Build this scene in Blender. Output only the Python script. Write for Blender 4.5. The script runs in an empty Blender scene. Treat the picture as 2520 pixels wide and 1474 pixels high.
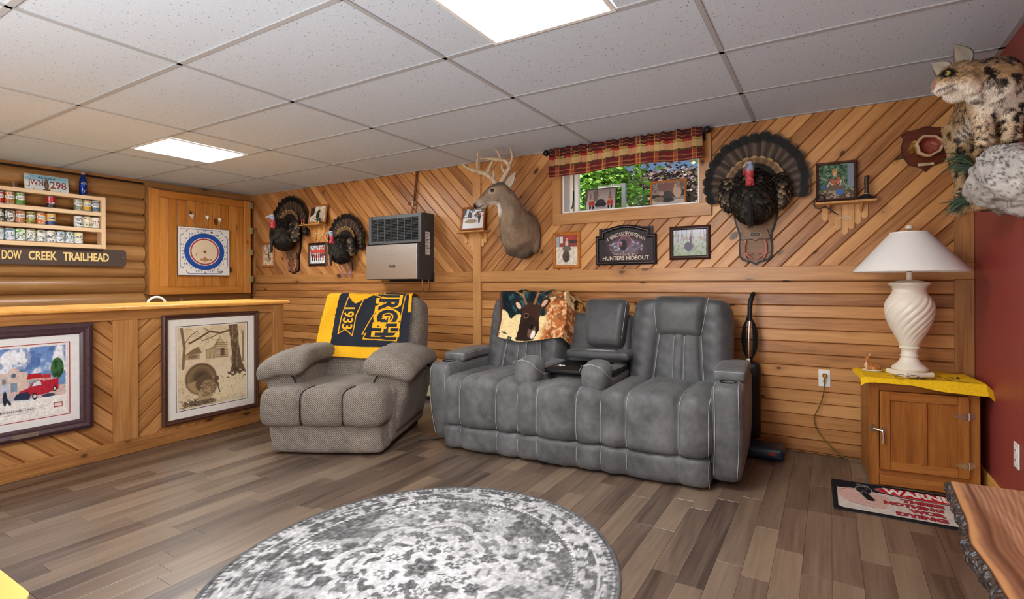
import bpy, bmesh, math, random
import numpy as np
from mathutils import Vector, Matrix, Euler
random.seed(7); np.random.seed(7)
SC = bpy.context.scene
COL = SC.collection
PI = math.pi
# ------------------------------------------------------------------ camera
cam_d = bpy.data.cameras.new('camera'); cam = bpy.data.objects.new('camera', cam_d); COL.objects.link(cam)
FPX = 1235.37
cam_d.sensor_fit = 'HORIZONTAL'; cam_d.sensor_width = 36.0; cam_d.lens = FPX*36/2520
cam_d.shift_x = (1260-1363.8)/2520; cam_d.shift_y = -(737-694.5)/2520
cam_d.clip_start = .02; cam_d.clip_end = 200
cam.matrix_world = (Matrix.Translation((0, 0, 1.1464)) @ Matrix.Rotation(.5017, 4, 'Z')
                    @ Matrix.Rotation(PI/2, 4, 'X') @ Matrix.Rotation(-.0042, 4, 'Z'))
SC.camera = cam
# ------------------------------------------------------------------ world, sun, exposure
PANEL = 26.0
W = bpy.data.worlds.new('world'); SC.world = W; W.use_nodes = True
wn = W.node_tree; wn.nodes.clear()
_o = wn.nodes.new('ShaderNodeOutputWorld'); _b = wn.nodes.new('ShaderNodeBackground')
_s = wn.nodes.new('ShaderNodeTexSky'); _s.sky_type = 'HOSEK_WILKIE'; _s.turbidity = 3.0
_s.sun_direction = Vector((-.5, -.45, .74)).normalized(); _s.ground_albedo = .4
wn.links.new(_s.outputs[0], _b.inputs[0]); _b.inputs[1].default_value = 1.3
wn.links.new(_b.outputs[0], _o.inputs[0])
sun_d = bpy.data.lights.new('sun', 'SUN'); sun_d.energy = 11.0; sun_d.angle = .02; sun_d.color = (1, .96, .9)
sun = bpy.data.objects.new('sun', sun_d); COL.objects.link(sun)
sun.rotation_euler = Vector((-.5, -.45, .74)).to_track_quat('Z', 'Y').to_euler()
# added unseen area light behind the camera, brightens the ceiling like bounced flash
fl_d = bpy.data.lights.new('bounce_light', 'AREA'); fl_d.shape = 'RECTANGLE'; fl_d.size = 2.6; fl_d.size_y = 1.2; fl_d.energy = 112; fl_d.color = (1, .99, .98)
fl = bpy.data.objects.new('bounce_light', fl_d); COL.objects.link(fl); fl.location = (-1.6, -1.3, .9); fl.rotation_euler = (PI-.35, 0, 0.3)
vs = SC.view_settings
vs.view_transform = 'Standard'; vs.look = 'None'; vs.gamma = 1.0; vs.exposure = 0.52; vs.use_curve_mapping = False
SC.cycles.max_bounces = 8; SC.cycles.diffuse_bounces = 5; SC.cycles.glossy_bounces = 3
SC.cycles.sample_clamp_indirect = 6.0

# room measurements (metres; floor z = 0, camera at x = y = 0)
XL, XR, YW, H = -6.493, .743, 3.7626, 2.264
YB = -2.6

# ------------------------------------------------------------------ colour helpers
def lin(c):
    c = np.asarray(c, float)
    return np.where(c <= .04045, c/12.92, ((c+.055)/1.055)**2.4)
def hx(s):
    s = s.lstrip('#')
    return np.array([int(s[i:i+2], 16)/255 for i in (0, 2, 4)])
def rgba(c):
    if isinstance(c, str): c = hx(c)
    l = lin(c); return (float(l[0]), float(l[1]), float(l[2]), 1)

# ------------------------------------------------------------------ materials
MATS = {}
class N:
    """tiny node-graph helper"""
    def __init__(s, name):
        s.m = bpy.data.materials.new(name); s.m.use_nodes = True; s.t = s.m.node_tree
        s.t.nodes.clear()
        s.out = s.t.nodes.new('ShaderNodeOutputMaterial'); s.p = s.t.nodes.new('ShaderNodeBsdfPrincipled')
        s.t.links.new(s.p.outputs[0], s.out.inputs[0]); MATS[name] = s.m
    def n(s, typ, **kw):
        nd = s.t.nodes.new('ShaderNode'+typ)
        for k, v in kw.items():
            if k.startswith('i_'):
                key = k[2:]; key = int(key) if key.isdigit() else key
                s.set(nd.inputs[key], v)
            else: setattr(nd, k, v)
        return nd
    def set(s, sock, v):
        if hasattr(v, 'outputs'): v = v.outputs[0]
        if isinstance(v, bpy.types.NodeSocket): s.t.links.new(v, sock)
        else: sock.default_value = v
    def math(s, op, a, b=0.0, c=None):
        nd = s.n('Math', operation=op); s.set(nd.inputs[0], a); s.set(nd.inputs[1], b)
        if c is not None: s.set(nd.inputs[2], c)
        return nd.outputs[0]
    def vmath(s, op, a, b=(0, 0, 0)):
        nd = s.n('VectorMath', operation=op); s.set(nd.inputs[0], a); s.set(nd.inputs[1], b)
        return nd.outputs[0]
    def mix(s, f, a, b, mode='MIX'):
        nd = s.n('Mix', data_type='RGBA', blend_type=mode)
        s.set(nd.inputs[0], f); s.set(nd.inputs[6], a); s.set(nd.inputs[7], b)
        return nd.outputs[2]
    def ramp(s, f, stops, interp='LINEAR'):
        nd = s.n('ValToRGB'); nd.color_ramp.interpolation = interp
        e = nd.color_ramp.elements
        while len(e) < len(stops): e.new(.5)
        for el, (p, c) in zip(e, stops):
            el.position = p; el.color = c if len(c) == 4 else (*c, 1)
        s.set(nd.inputs[0], f); return nd.outputs[0]
    def noise(s, vec, scale, detail=3, rough=.55, dist=0):
        nd = s.n('TexNoise'); s.set(nd.inputs['Vector'], vec)
        nd.inputs['Scale'].default_value = scale; nd.inputs['Detail'].default_value = detail
        nd.inputs['Roughness'].default_value = rough; nd.inputs['Distortion'].default_value = dist
        return nd.outputs[0]
    def obj(s): return s.n('TexCoord').outputs['Object']
    def rnd(s): return s.n('ObjectInfo').outputs['Random']
    def bump(s, h, strength=.3, dist=.002):
        nd = s.n('Bump'); nd.inputs['Strength'].default_value = strength; nd.inputs['Distance'].default_value = dist
        s.set(nd.inputs['Height'], h); s.set(s.p.inputs['Normal'], nd.outputs[0]); return nd
    def base(s, c): s.set(s.p.inputs['Base Color'], c)
    def rough(s, r): s.set(s.p.inputs['Roughness'], r)

def simple(name, c, rough=.5, metal=0, var=.06, scale=40, bump=0, bdist=.001, spec=.5, coat=0):
    g = N(name); o = g.obj(); nz = g.noise(o, scale)
    c = rgba(c)
    a = tuple(min(1, x*(1+var*1.6)) for x in c[:3])+(1,); b = tuple(x*(1-var*1.6) for x in c[:3])+(1,)
    g.base(g.ramp(nz, [(.3, b), (.7, a)])); g.rough(rough)
    g.p.inputs['Metallic'].default_value = metal; g.p.inputs['Specular IOR Level'].default_value = spec
    g.p.inputs['Coat Weight'].default_value = coat
    if bump: g.bump(nz, bump, bdist)
    return g.m

def wood(name, light, mid, dark, knot='#3a2010', rough=.35, knots=True, gs=1.0, axis=0, rv=.25, spec=.45, kscale=1.0, bump=.15):
    """plank wood, grain along the local axis; each object gets its own piece of the tree"""
    g = N(name); o = g.obj(); r = g.rnd()
    off = g.n('CombineXYZ'); 
    for i, k in enumerate((37.0, 91.0, 53.0)): g.set(off.inputs[i], g.math('MULTIPLY', r, k))
    P = g.vmath('ADD', o, off.outputs[0])
    st = [11.0, 11.0, 11.0]; st[axis] = .9
    warp = g.noise(P, 2.2*gs, 2)
    Pw = g.vmath('ADD', P, g.vmath('SCALE', warp, (0, 0, 0)))
    sc = g.vmath('MULTIPLY', P, tuple(x*gs for x in st))
    n1 = g.noise(sc, 1.6, 4, .6, .8)
    st2 = [70.0, 70.0, 70.0]; st2[axis] = 2.2
    n2 = g.noise(g.vmath('MULTIPLY', P, tuple(x*gs for x in st2)), 1.5, 2, .5, .2)
    n3 = g.noise(P, 1.3*gs, 2)
    f = g.math('ADD', g.math('MULTIPLY', n1, .62), g.math('MULTIPLY', n2, .36))
    f = g.math('ADD', f, g.math('MULTIPLY', n3, .14))
    f = g.math('ADD', f, g.math('MULTIPLY', g.math('SUBTRACT', r, .5), rv))
    col = g.ramp(f, [(.30, rgba(dark)), (.52, rgba(mid)), (.78, rgba(light))])
    if knots:
        ks = [7.5, 7.5, 7.5]; ks[axis] = 4.2
        kv = g.n('TexVoronoi', feature='F1'); kv.inputs['Scale'].default_value = kscale
        g.set(kv.inputs['Vector'], g.vmath('ADD', g.vmath('MULTIPLY', P, tuple(ks)), g.vmath('MULTIPLY', g.noise(P, 9, 2), (.25, .25, .25))))
        d = kv.outputs['Distance']; sel = g.n('SeparateColor'); g.set(sel.inputs[0], kv.outputs['Color'])
        on = g.math('GREATER_THAN', sel.outputs[0], .45)
        size = g.math('MULTIPLY_ADD', sel.outputs[1], .16, .05)
        k = g.math('SUBTRACT', 1.0, g.math('DIVIDE', d, size)); k = g.math('MULTIPLY', g.math('MULTIPLY', k, 3.0), on)
        kc = g.n('Clamp'); g.set(kc.inputs[0], k)
        halo = g.math('SUBTRACT', 1.0, g.math('DIVIDE', d, g.math('MULTIPLY', size, 2.6)))
        hc = g.n('Clamp'); g.set(hc.inputs[0], g.math('MULTIPLY', halo, on))
        col = g.mix(g.math('MULTIPLY', hc.outputs[0], .55), col, rgba(dark))
        col = g.mix(g.math('MULTIPLY', kc.outputs[0], .88), col, rgba(knot))
    g.base(col); g.rough(rough); g.p.inputs['Specular IOR Level'].default_value = spec
    if bump: g.bump(n2, bump, .0006)
    return g.m

wood('pine_wall', '#d39c60', '#b8804a', '#89562c', rough=.34, rv=.36)
wood('pine_trim', '#c9945c', '#ae7944', '#86562c', rough=.34)
wood('log_wood', '#bb8d5a', '#9f7343', '#7a522b', rough=.33, kscale=.6, gs=.6)
wood('bar_pine', '#cf9a60', '#b27c45', '#84552b', rough=.36)
wood('shutter_pine', '#d29045', '#b97630', '#95581d', rough=.3)
wood('shelf_maple', '#f3d9b4', '#e6c69c', '#d5b083', rough=.4, knots=False, rv=.1)
wood('oak', '#b5793c', '#9a5f28', '#764318', rough=.35, knots=False, gs=1.6, axis=2, rv=.15)
wood('oak_h', '#b5793c', '#9a5f28', '#764318', rough=.35, knots=False, gs=1.6, axis=0, rv=.15)
wood('small_oak', '#deae72', '#c99354', '#a06c34', rough=.4, knots=False, gs=2.4, axis=2, rv=.2)
wood('frame_oak', '#b7743a', '#9c5c2a', '#7a431b', rough=.35, knots=False, gs=2)
wood('frame_dark', '#4b2a1f', '#38201a', '#261511', rough=.3, knots=False, gs=2)
wood('frame_brown', '#5e3a2b', '#4b2d22', '#341e17', rough=.4, knots=False, gs=2)
wood('plaque_dark', '#6b3420', '#522515', '#3a190d', rough=.22, knots=False, gs=2)
wood('plaque_tan', '#8c6238', '#7a522c', '#644022', rough=.45, knots=False, gs=2)
wood('floor_plank', '#85725f', '#665447', '#3b2f27', rough=.33, gs=.9, axis=1, rv=.34, spec=.9, knots=False, bump=.3)
wood('pale_pine', '#f0b866', '#e5a552', '#cf8b3b', rough=.3, knots=False)
simple('black_plastic', '#121214', .5, spec=.35)
simple('black_iron', '#1c1c1f', .3)
simple('dark_gap', '#1d130c', .8)
simple('dark_grey_paint', '#3c3f42', .4)
simple('mid_grey_paint', '#565a5d', .4)
simple('white_paint', '#e9e9e6', .4, var=.02)
simple('white_plastic', '#f1efe6', .35, var=.02)
simple('cream_plastic', '#e6dfcb', .35, var=.02)
simple('cream_enamel', '#d6c9a3', .4, var=.03)
simple('ceramic_ivory', '#ece4d3', .35, var=.02, scale=8)
simple('brass', '#c9a24f', .28, 1.0)
simple('nickel', '#c9c2b3', .28, 1.0)
simple('chrome', '#cfd2d4', .15, 1.0)
simple('aged_brass', '#b7ad86', .4, .7)
simple('copper', '#9a5f3e', .35, 1.0)
simple('steel', '#dcdcdc', .34, 1.0, var=.03)
simple('red_paint', '#a8221c', .4)
simple('ceiling_grid', '#aeb1b4', .6, var=.02)
simple('red_wall', '#96403a', .45, var=.05, scale=120, bump=.15)
simple('rear_wall', '#d8cfc0', .7, var=.03)
simple('navy_cloth', '#23262f', .9, var=.15, scale=300)
simple('gold_cloth', '#f2b61c', .9, var=.06, scale=300, bump=.2)
simple('towel_yellow', '#f0c31e', .95, var=.08, scale=260, bump=.5, bdist=.002)
simple('ink_black', '#1a1d26', .8)
simple('mat_black', '#1b1c22', .9, var=.15, scale=300)
simple('mat_rubber', '#101012', .8)
simple('glass_dark', '#22252a', .1)
simple('pic_mat', '#efeae0', .8, var=.02)
simple('sign_brown', '#4a3b34', .6, var=.15, scale=120, bump=.2)
simple('sign_yellow', '#f1d58c', .6)
simple('turkey_leg', '#b0736a', .55, var=.15, scale=60, bump=.3)
simple('turkey_leg_pink', '#9c7a92', .55, var=.15, scale=60, bump=.3)
simple('beard_hair', '#121110', .7, var=.3, scale=90)
simple('horn', '#b9a184', .45, var=.2, scale=30, bump=.3)
simple('antler_tip', '#d8cdb8', .4, var=.1, scale=30)
simple('eye_black', '#0a0807', .08, spec=.8)
simple('eye_amber', '#8f8440', .1, spec=.8)
simple('rubber_grey', '#55585c', .6)
simple('thread', '#aeb1b3', .7)
simple('shell_red', '#7c2f33', .5)
simple('shell_green', '#1f3b30', .5)
simple('cord_brown', '#6a5a1e', .45)
simple('tan_card', '#cbb58e', .6, var=.03)
simple('gunmetal', '#26282c', .35, .6)
simple('leaf_green', '#6f9c36', .6, var=.3, scale=3)
simple('leaf_dark', '#57423f', .6, var=.3, scale=3)
simple('bark', '#4b3a2c', .9, var=.3, scale=10)
simple('lawn', '#8a9a60', .95, var=.2, scale=3)
simple('gravel', '#cfcac0', .95, var=.1, scale=20)

def attr_mat(name, rough=.5, spec=.4, bscale=0, bstr=.3, bdist=.001, sheen=0, stretch=None, coat=0):
    g = N(name); a = g.n('Attribute', attribute_name='Col'); g.base(a.outputs['Color']); g.rough(rough)
    g.p.inputs['Specular IOR Level'].default_value = spec; g.p.inputs['Sheen Weight'].default_value = sheen
    g.p.inputs['Coat Weight'].default_value = coat
    if bscale:
        v = g.obj()
        if stretch: v = g.vmath('MULTIPLY', v, stretch)
        g.bump(g.noise(v, bscale, 3, .6), bstr, bdist)
    return g.m
attr_mat('print', .55)
attr_mat('print_gloss', .25, .5)
attr_mat('print_metal', .3, .5, coat=.3)
attr_mat('fur', .85, .15, 160, .6, .004, sheen=.15, stretch=(1, 1, .45))
attr_mat('hair', .7, .2)
attr_mat('feather', .6, .22, 90, .3, .002)
attr_mat('skin_wet', .4, .4, 120, .3, .001)
attr_mat('cloth_print', .9, .2, 400, .25, .001)
attr_mat('rug_pile', .95, .1, 500, .5, .002)
attr_mat('slab_print', .35, .45, 120, .1, .0005, stretch=(1, .1, 1))
attr_mat('rock', .85, .3, 60, .8, .004)

# upholstery
def upholstery(name, base, light, dark, rough, weave=False):
    g = N(name); o = g.obj()
    n1 = g.noise(o, 5, 5, .62); n2 = g.noise(o, 28, 3)
    f = g.math('ADD', g.math('MULTIPLY', n1, .75), g.math('MULTIPLY', n2, .25))
    col = g.ramp(f, [(.33, rgba(dark)), (.5, rgba(base)), (.7, rgba(light))])
    if weave:
        w = g.n('TexWave', bands_direction='DIAGONAL'); w.inputs['Scale'].default_value = 42; w.inputs['Distortion'].default_value = 3
        w.inputs['Detail'].default_value = 2; w.inputs['Detail Scale'].default_value = 6; g.set(w.inputs['Vector'], o)
        n4 = g.noise(o, 210, 2)
        k = g.math('ADD', g.math('MULTIPLY', w.outputs['Fac'], .55), g.math('MULTIPLY', n4, .45))
        col = g.mix(1.0, col, g.ramp(k, [(.25, (.34, .33, .32, 1)), (.6, (1, 1, 1, 1)), (.8, (1.35, 1.33, 1.3, 1))]), 'MULTIPLY')
        g.bump(k, .7, .003)
    else:
        g.bump(g.math('ADD', n2, g.noise(o, 250, 2)), .18, .002)
    g.base(col); g.rough(rough); g.p.inputs['Specular IOR Level'].default_value = .35
    g.p.inputs['Sheen Weight'].default_value = .12
    return g.m
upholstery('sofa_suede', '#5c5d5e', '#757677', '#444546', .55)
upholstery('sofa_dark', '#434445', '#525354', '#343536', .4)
upholstery('chair_fabric', '#8c8379', '#9b9288', '#7b736a', .95, weave=True)

g = N('ceiling_tile_mat'); o = g.obj(); r = g.rnd()
P = g.vmath('ADD', o, g.vmath('SCALE', r, (0, 0, 0)))
v = g.n('TexVoronoi', feature='F1'); v.inputs['Scale'].default_value = 78
g.set(v.inputs['Vector'], g.vmath('ADD', g.vmath('MULTIPLY', o, (1, .75, 0)), g.n('CombineXYZ', i_2=g.math('MULTIPLY', r, 40.0)).outputs[0]))
sc_ = g.n('SeparateColor'); g.set(sc_.inputs[0], v.outputs['Color'])
spot = g.math('MULTIPLY', g.math('LESS_THAN', v.outputs['Distance'], g.math('MULTIPLY', sc_.outputs[0], .24)), g.math('GREATER_THAN', sc_.outputs[1], .2))
nz = g.noise(o, 130, 3)
col = g.mix(nz, rgba('#bcc7d4'), rgba('#d9e4f0'))
g.base(g.mix(g.math('MULTIPLY', spot, .7), col, rgba('#4a4a4a'))); g.rough(.9)
g.bump(g.math('SUBTRACT', g.math('MULTIPLY', nz, .5), spot), .5, .002)
g = N('lamp_panel'); g.p.inputs['Emission Color'].default_value = (1, .985, .96, 1); g.p.inputs['Emission Strength'].default_value = PANEL
g.base((.9, .9, .9, 1))
g = N('lampshade'); g.base(rgba('#ece9e4')); g.rough(.85)
g.p.inputs['Transmission Weight'].default_value = 0.0
g.bump(g.noise(g.vmath('MULTIPLY', g.obj(), (1, 1, 6)), 260, 2), .15, .001)
g = N('clear_glass'); g.base((1, 1, 1, 1)); g.rough(0.0); g.p.inputs['IOR'].default_value = 1.45; g.p.inputs['Transmission Weight'].default_value = 1.0
g = N('window_glass'); tr = g.n('BsdfTransparent'); gl = g.n('BsdfGlossy'); gl.inputs['Roughness'].default_value = .02
fr = g.n('Fresnel'); fr.inputs[0].default_value = 1.3; mx = g.n('MixShader'); g.set(mx.inputs[0], fr); g.set(mx.inputs[1], tr); g.set(mx.inputs[2], gl)
g.t.links.new(mx.outputs[0], g.out.inputs[0])
g = N('valance_cloth'); a = g.n('Attribute', attribute_name='Col'); g.base(a.outputs['Color']); g.rough(.9)
tl = g.n('BsdfTranslucent'); g.set(tl.inputs[0], a.outputs['Color']); mx = g.n('MixShader'); mx.inputs[0].default_value = .6
g.set(mx.inputs[1], g.p); g.set(mx.inputs[2], tl); g.t.links.new(mx.outputs[0], g.out.inputs[0])
g = N('pine_needles'); n_ = g.noise(g.obj(), 30); g.base(g.ramp(n_, [(.3, rgba('#13261a')), (.7, rgba('#33502f'))])); g.rough(.6)

def mt(m): return MATS[m] if isinstance(m, str) else m

# ------------------------------------------------------------------ object helpers
def empty(name, loc=(0, 0, 0), rot=(0, 0, 0)):
    o = bpy.data.objects.new(name, None); COL.objects.link(o); o.location = loc; o.rotation_euler = rot
    o.empty_display_size = .05; return o
def tag(o, label, cat, group=None, kind=None):
    if label: o['label'] = label
    if cat: o['category'] = cat
    if group: o['group'] = group
    if kind: o['kind'] = kind
    return o
def thing(name, label, cat, loc=(0, 0, 0), rotz=0, group=None, rot=None):
    return tag(empty(name, loc, rot or (0, 0, rotz)), label, cat, group)
def copy_tree(o, parent=None):
    c = o.copy(); COL.objects.link(c)
    if parent is not None: c.parent = parent
    for ch in list(o.children): copy_tree(ch, c)
    return c
def link_mesh(name, me, mat, parent=None):
    o = bpy.data.objects.new(name, me); COL.objects.link(o)
    if mat is not None and not me.materials: me.materials.append(mt(mat))
    if parent is not None: o.parent = parent
    return o
def finish(me, smooth, angle=40):
    if smooth:
        me.polygons.foreach_set('use_smooth', [True]*len(me.polygons))
        if smooth != 'all': me.set_sharp_from_angle(angle=math.radians(angle))
    me.update()
def mesh(name, verts, faces, mat, parent=None, smooth=True, cols=None, angle=40):
    me = bpy.data.meshes.new(name); me.from_pydata([tuple(map(float, v)) for v in verts], [], [tuple(f) for f in faces]); me.validate()
    if cols is not None:
        a = me.color_attributes.new('Col', 'FLOAT_COLOR', 'POINT')
        c = np.ones((len(verts), 4), np.float32); c[:, :3] = lin(np.clip(cols, 0, 1)); a.data.foreach_set('color', c.ravel())
    finish(me, smooth, angle)
    return link_mesh(name, me, mat, parent)

def frame_along(d):
    d = Vector(d).normalized(); up = Vector((0, 0, 1)) if abs(d.z) < .95 else Vector((1, 0, 0))
    a = d.cross(up).normalized(); return a, a.cross(d).normalized()

class MB:
    def __init__(s): s.v = []; s.f = []
    def add(s, vs, fs):
        k = len(s.v); s.v += [tuple(v) for v in vs]; s.f += [tuple(i+k for i in f) for f in fs]; return s
    def box(s, x0, x1, y0, y1, z0, z1, c=0.0):
        if c <= 0:
            vs = [(x, y, z) for z in (z0, z1) for y in (y0, y1) for x in (x0, x1)]
            return s.add(vs, [(0, 2, 3, 1), (4, 5, 7, 6), (0, 1, 5, 4), (2, 6, 7, 3), (0, 4, 6, 2), (1, 3, 7, 5)])
        c = min(c, abs(x1-x0)*.49, abs(y1-y0)*.49, abs(z1-z0)*.49)
        X, Y, Z = (x0, x1), (y0, y1), (z0, z1); S = (1, -1); vs = []; ix = {}
        for i in (0, 1):
            for j in (0, 1):
                for k in (0, 1):
                    b = (X[i], Y[j], Z[k]); ins = (b[0]+S[i]*c, b[1]+S[j]*c, b[2]+S[k]*c)
                    for a in range(3):
                        ix[i, j, k, a] = len(vs); vs.append(tuple(b[q] if q == a else ins[q] for q in range(3)))
        fs = []
        for a in range(3):
            b, d = (a+1) % 3, (a+2) % 3
            for sd in (0, 1):
                q = []
                for (u, w) in ((0, 0), (1, 0), (1, 1), (0, 1)):
                    key = [0, 0, 0]; key[a] = sd; key[b] = u; key[d] = w; q.append(ix[(*key, a)])
                fs.append(q if sd else q[::-1])
        for a in range(3):
            b, d = (a+1) % 3, (a+2) % 3
            for u in (0, 1):
                for w in (0, 1):
                    k0 = [0, 0, 0]; k0[b] = u; k0[d] = w; k1 = list(k0); k1[a] = 1
                    q = [ix[(*k0, b)], ix[(*k1, b)], ix[(*k1, d)], ix[(*k0, d)]]
                    fs.append(q if (u ^ w) else q[::-1])
        for i in (0, 1):
            for j in (0, 1):
                for k in (0, 1):
                    q = [ix[i, j, k, a] for a in range(3)]; fs.append(q if (i+j+k) % 2 == 1 else q[::-1])
        return s.add(vs, fs)
    def tube(s, path, r, n=8, cap=True, sq=None):
        path = [Vector(p) for p in path]; m = len(path)
        rs = r if hasattr(r, '__len__') else [r]*m
        vs = []; ref = None
        for i, p in enumerate(path):
            d = (path[min(i+1, m-1)]-path[max(i-1, 0)])
            if d.length < 1e-9: d = Vector((0, 0, 1))
            d.normalize()
            if ref is None: a, b = frame_along(d)
            else:
                a = ref-d*ref.dot(d)
                a = a.normalized() if a.length > 1e-6 else frame_along(d)[0]
                b = a.cross(d).normalized()
            ref = a
            k = sq if sq else 1
            for j in range(n):
                t = 2*PI*j/n; vs.append(p+a*(math.cos(t)*rs[i])+b*(math.sin(t)*rs[i]*k))
        fs = [(i*n+j, i*n+(j+1) % n, (i+1)*n+(j+1) % n, (i+1)*n+j) for i in range(m-1) for j in range(n)]
        if cap: fs += [tuple(range(n))[::-1], tuple((m-1)*n+j for j in range(n))]
        return s.add(vs, fs)
    def lathe(s, prof, n=32, c=(0, 0, 0), fn=None, cap=True):
        vs = []; fs = []
        for (r, z) in prof:
            for j in range(n):
                t = 2*PI*j/n; rr = fn(r, z, t) if fn else r
                vs.append((c[0]+rr*math.cos(t), c[1]+rr*math.sin(t), c[2]+z))
        m = len(prof)
        for i in range(m-1):
            for j in range(n): fs.append((i*n+j, i*n+(j+1) % n, (i+1)*n+(j+1) % n, (i+1)*n+j))
        if cap and prof[0][0] > 1e-6: fs.append(tuple(range(n))[::-1])
        if cap and prof[-1][0] > 1e-6: fs.append(tuple((m-1)*n+j for j in range(n)))
        return s.add(vs, fs)
    def prism(s, poly, d0, d1, plane='xz', inset=0.0, back=False):
        """poly 2-D -> solid; plane xz: depth along y (d0 front, d1 rear)"""
        def P(a, b, d): return (a, d, b) if plane == 'xz' else ((d, a, b) if plane == 'yz' else (a, b, d))
        n = len(poly); vs = [P(a, b, d0) for a, b in poly]+[P(a, b, d1) for a, b in poly]
        fs = [tuple(range(n)), tuple(range(2*n-1, n-1, -1))]+[(i, i+n, (i+1) % n+n, (i+1) % n) for i in range(n)]
        return s.add(vs, fs)
    def sphere(s, c, r, nu=16, nv=10, sc=(1, 1, 1)):
        prof = [(max(1e-4, math.sin(PI*i/nv))*r, -math.cos(PI*i/nv)*r) for i in range(nv+1)]
        k = MB().lathe(prof, nu); return s.add([(c[0]+v[0]*sc[0], c[1]+v[1]*sc[1], c[2]+v[2]*sc[2]) for v in k.v], k.f)
    def xf(s, M):
        s.v = [tuple(M @ Vector(v)) for v in s.v]; return s
    def build(s, name, mat, parent=None, smooth=True, angle=40, recalc=True, loc=None, cols=None, clean=True):
        o = mesh(name, s.v, s.f, mat, parent, False, cols)
        bm = bmesh.new(); bm.from_mesh(o.data)
        if clean and cols is None: bmesh.ops.remove_doubles(bm, verts=bm.verts, dist=1e-6)
        if recalc: bmesh.ops.recalc_face_normals(bm, faces=bm.faces)
        bm.to_mesh(o.data); bm.free(); finish(o.data, smooth, angle)
        if loc: o.location = loc
        return o

def rbox(hx_, hy, hz, r, n=10, fn=None):
    """rounded box centred at 0; fn(p)->p deforms"""
    vs = []; fs = []; ix = {}
    def key(p): return tuple(round(c, 6) for c in p)
    def vert(p):
        k = key(p)
        if k not in ix:
            q = Vector((p[0]*hx_, p[1]*hy, p[2]*hz))
            rr = min(r, hx_, hy, hz)
            c = Vector((max(-hx_+rr, min(hx_-rr, q.x)), max(-hy+rr, min(hy-rr, q.y)), max(-hz+rr, min(hz-rr, q.z))))
            d = q-c
            if d.length > 1e-9: d = d.normalized()*rr
            q = c+d
            ix[k] = len(vs); vs.append(tuple(fn(q) if fn else q))
        return ix[k]
    ns = n if hasattr(n, '__len__') else (n, n, n)
    def grid(m, h):
        rr = min(r, hx_, hy, hz)/h; k = max(2, int(3)) 
        e = [-1+rr*(1-math.cos(PI/2*i/k)) for i in range(k)]
        inner = [-1+rr+(2-2*rr)*i/m for i in range(m+1)] if rr < .999 else [0.0]
        return e+inner+[-x for x in e[::-1]]
    G = (grid(ns[0], hx_), grid(ns[1], hy), grid(ns[2], hz))
    for a in range(3):
        b, d = (a+1) % 3, (a+2) % 3
        for sd in (-1, 1):
            for i in range(len(G[b])-1):
                for j in range(len(G[d])-1):
                    q = []
                    for (u, w) in ((i, j), (i+1, j), (i+1, j+1), (i, j+1)):
                        p = [0, 0, 0]; p[a] = sd; p[b] = G[b][u]; p[d] = G[d][w]; q.append(vert(p))
                    if len(set(q)) > 2: fs.append(tuple(q if sd > 0 else q[::-1]))
    return vs, fs
def cushion(name, c, h, r, mat, parent, n=10, fn=None, rot=None):
    vs, fs = rbox(*h, r, n, fn)
    if rot is not None:
        R = Euler(rot).to_matrix(); vs = [tuple(R @ Vector(v)) for v in vs]
    return mesh(name, [(v[0]+c[0], v[1]+c[1], v[2]+c[2]) for v in vs], fs, mat, parent, 'all')

def loft(rings, n=20, cap=True):
    """rings: (centre, right-vector radius a, up-vector radius b)"""
    vs = []; fs = []
    for c, a, b in rings:
        c, a, b = Vector(c), Vector(a), Vector(b)
        for j in range(n):
            t = 2*PI*j/n; vs.append(tuple(c+a*math.cos(t)+b*math.sin(t)))
    m = len(rings)
    for i in range(m-1):
        for j in range(n): fs.append((i*n+j, i*n+(j+1) % n, (i+1)*n+(j+1) % n, (i+1)*n+j))
    if cap: fs += [tuple(range(n))[::-1], tuple((m-1)*n+j for j in range(n))]
    return vs, fs
def spine_loft(pts, n=20):
    """pts: (centre, width, height) along a path, sections normal to it; the up hint is z"""
    R = []
    P = [Vector(p[0]) for p in pts]
    for i, (c, w, h) in enumerate(pts):
        d = P[min(i+1, len(P)-1)]-P[max(i-1, 0)]; a, b = frame_along(d)
        R.append((c, a*w, b*h))
    return loft(R, n)
def merged(name, lumps, vox, mat, parent, colfn=None, smooth=2, fac=.5):
    """join closed lumps into one continuous surface"""
    mb = MB()
    for v, f in lumps: mb.add(v, f)
    o = mb.build(name+'_src', None, None, False, clean=False)
    m = o.modifiers.new('r', 'REMESH'); m.mode = 'VOXEL'; m.voxel_size = vox
    if smooth:
        s = o.modifiers.new('s', 'SMOOTH'); s.iterations = smooth; s.factor = fac
    dg = bpy.context.evaluated_depsgraph_get(); dg.update()
    me = bpy.data.meshes.new_from_object(o.evaluated_get(dg)); me.name = name
    bpy.data.objects.remove(o)
    if colfn:
        co = np.empty(len(me.vertices)*3, np.float32); me.vertices.foreach_get('co', co); co = co.reshape(-1, 3)
        no = np.empty(len(me.vertices)*3, np.float32); me.vertices.foreach_get('normal', no); no = no.reshape(-1, 3)
        c = np.ones((len(co), 4), np.float32); c[:, :3] = lin(np.clip(colfn(co, no), 0, 1))
        a = me.color_attributes.new('Col', 'FLOAT_COLOR', 'POINT'); a.data.foreach_set('color', c.ravel())
    finish(me, 'all'); me.materials.clear()
    return link_mesh(name, me, mat, parent)

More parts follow.
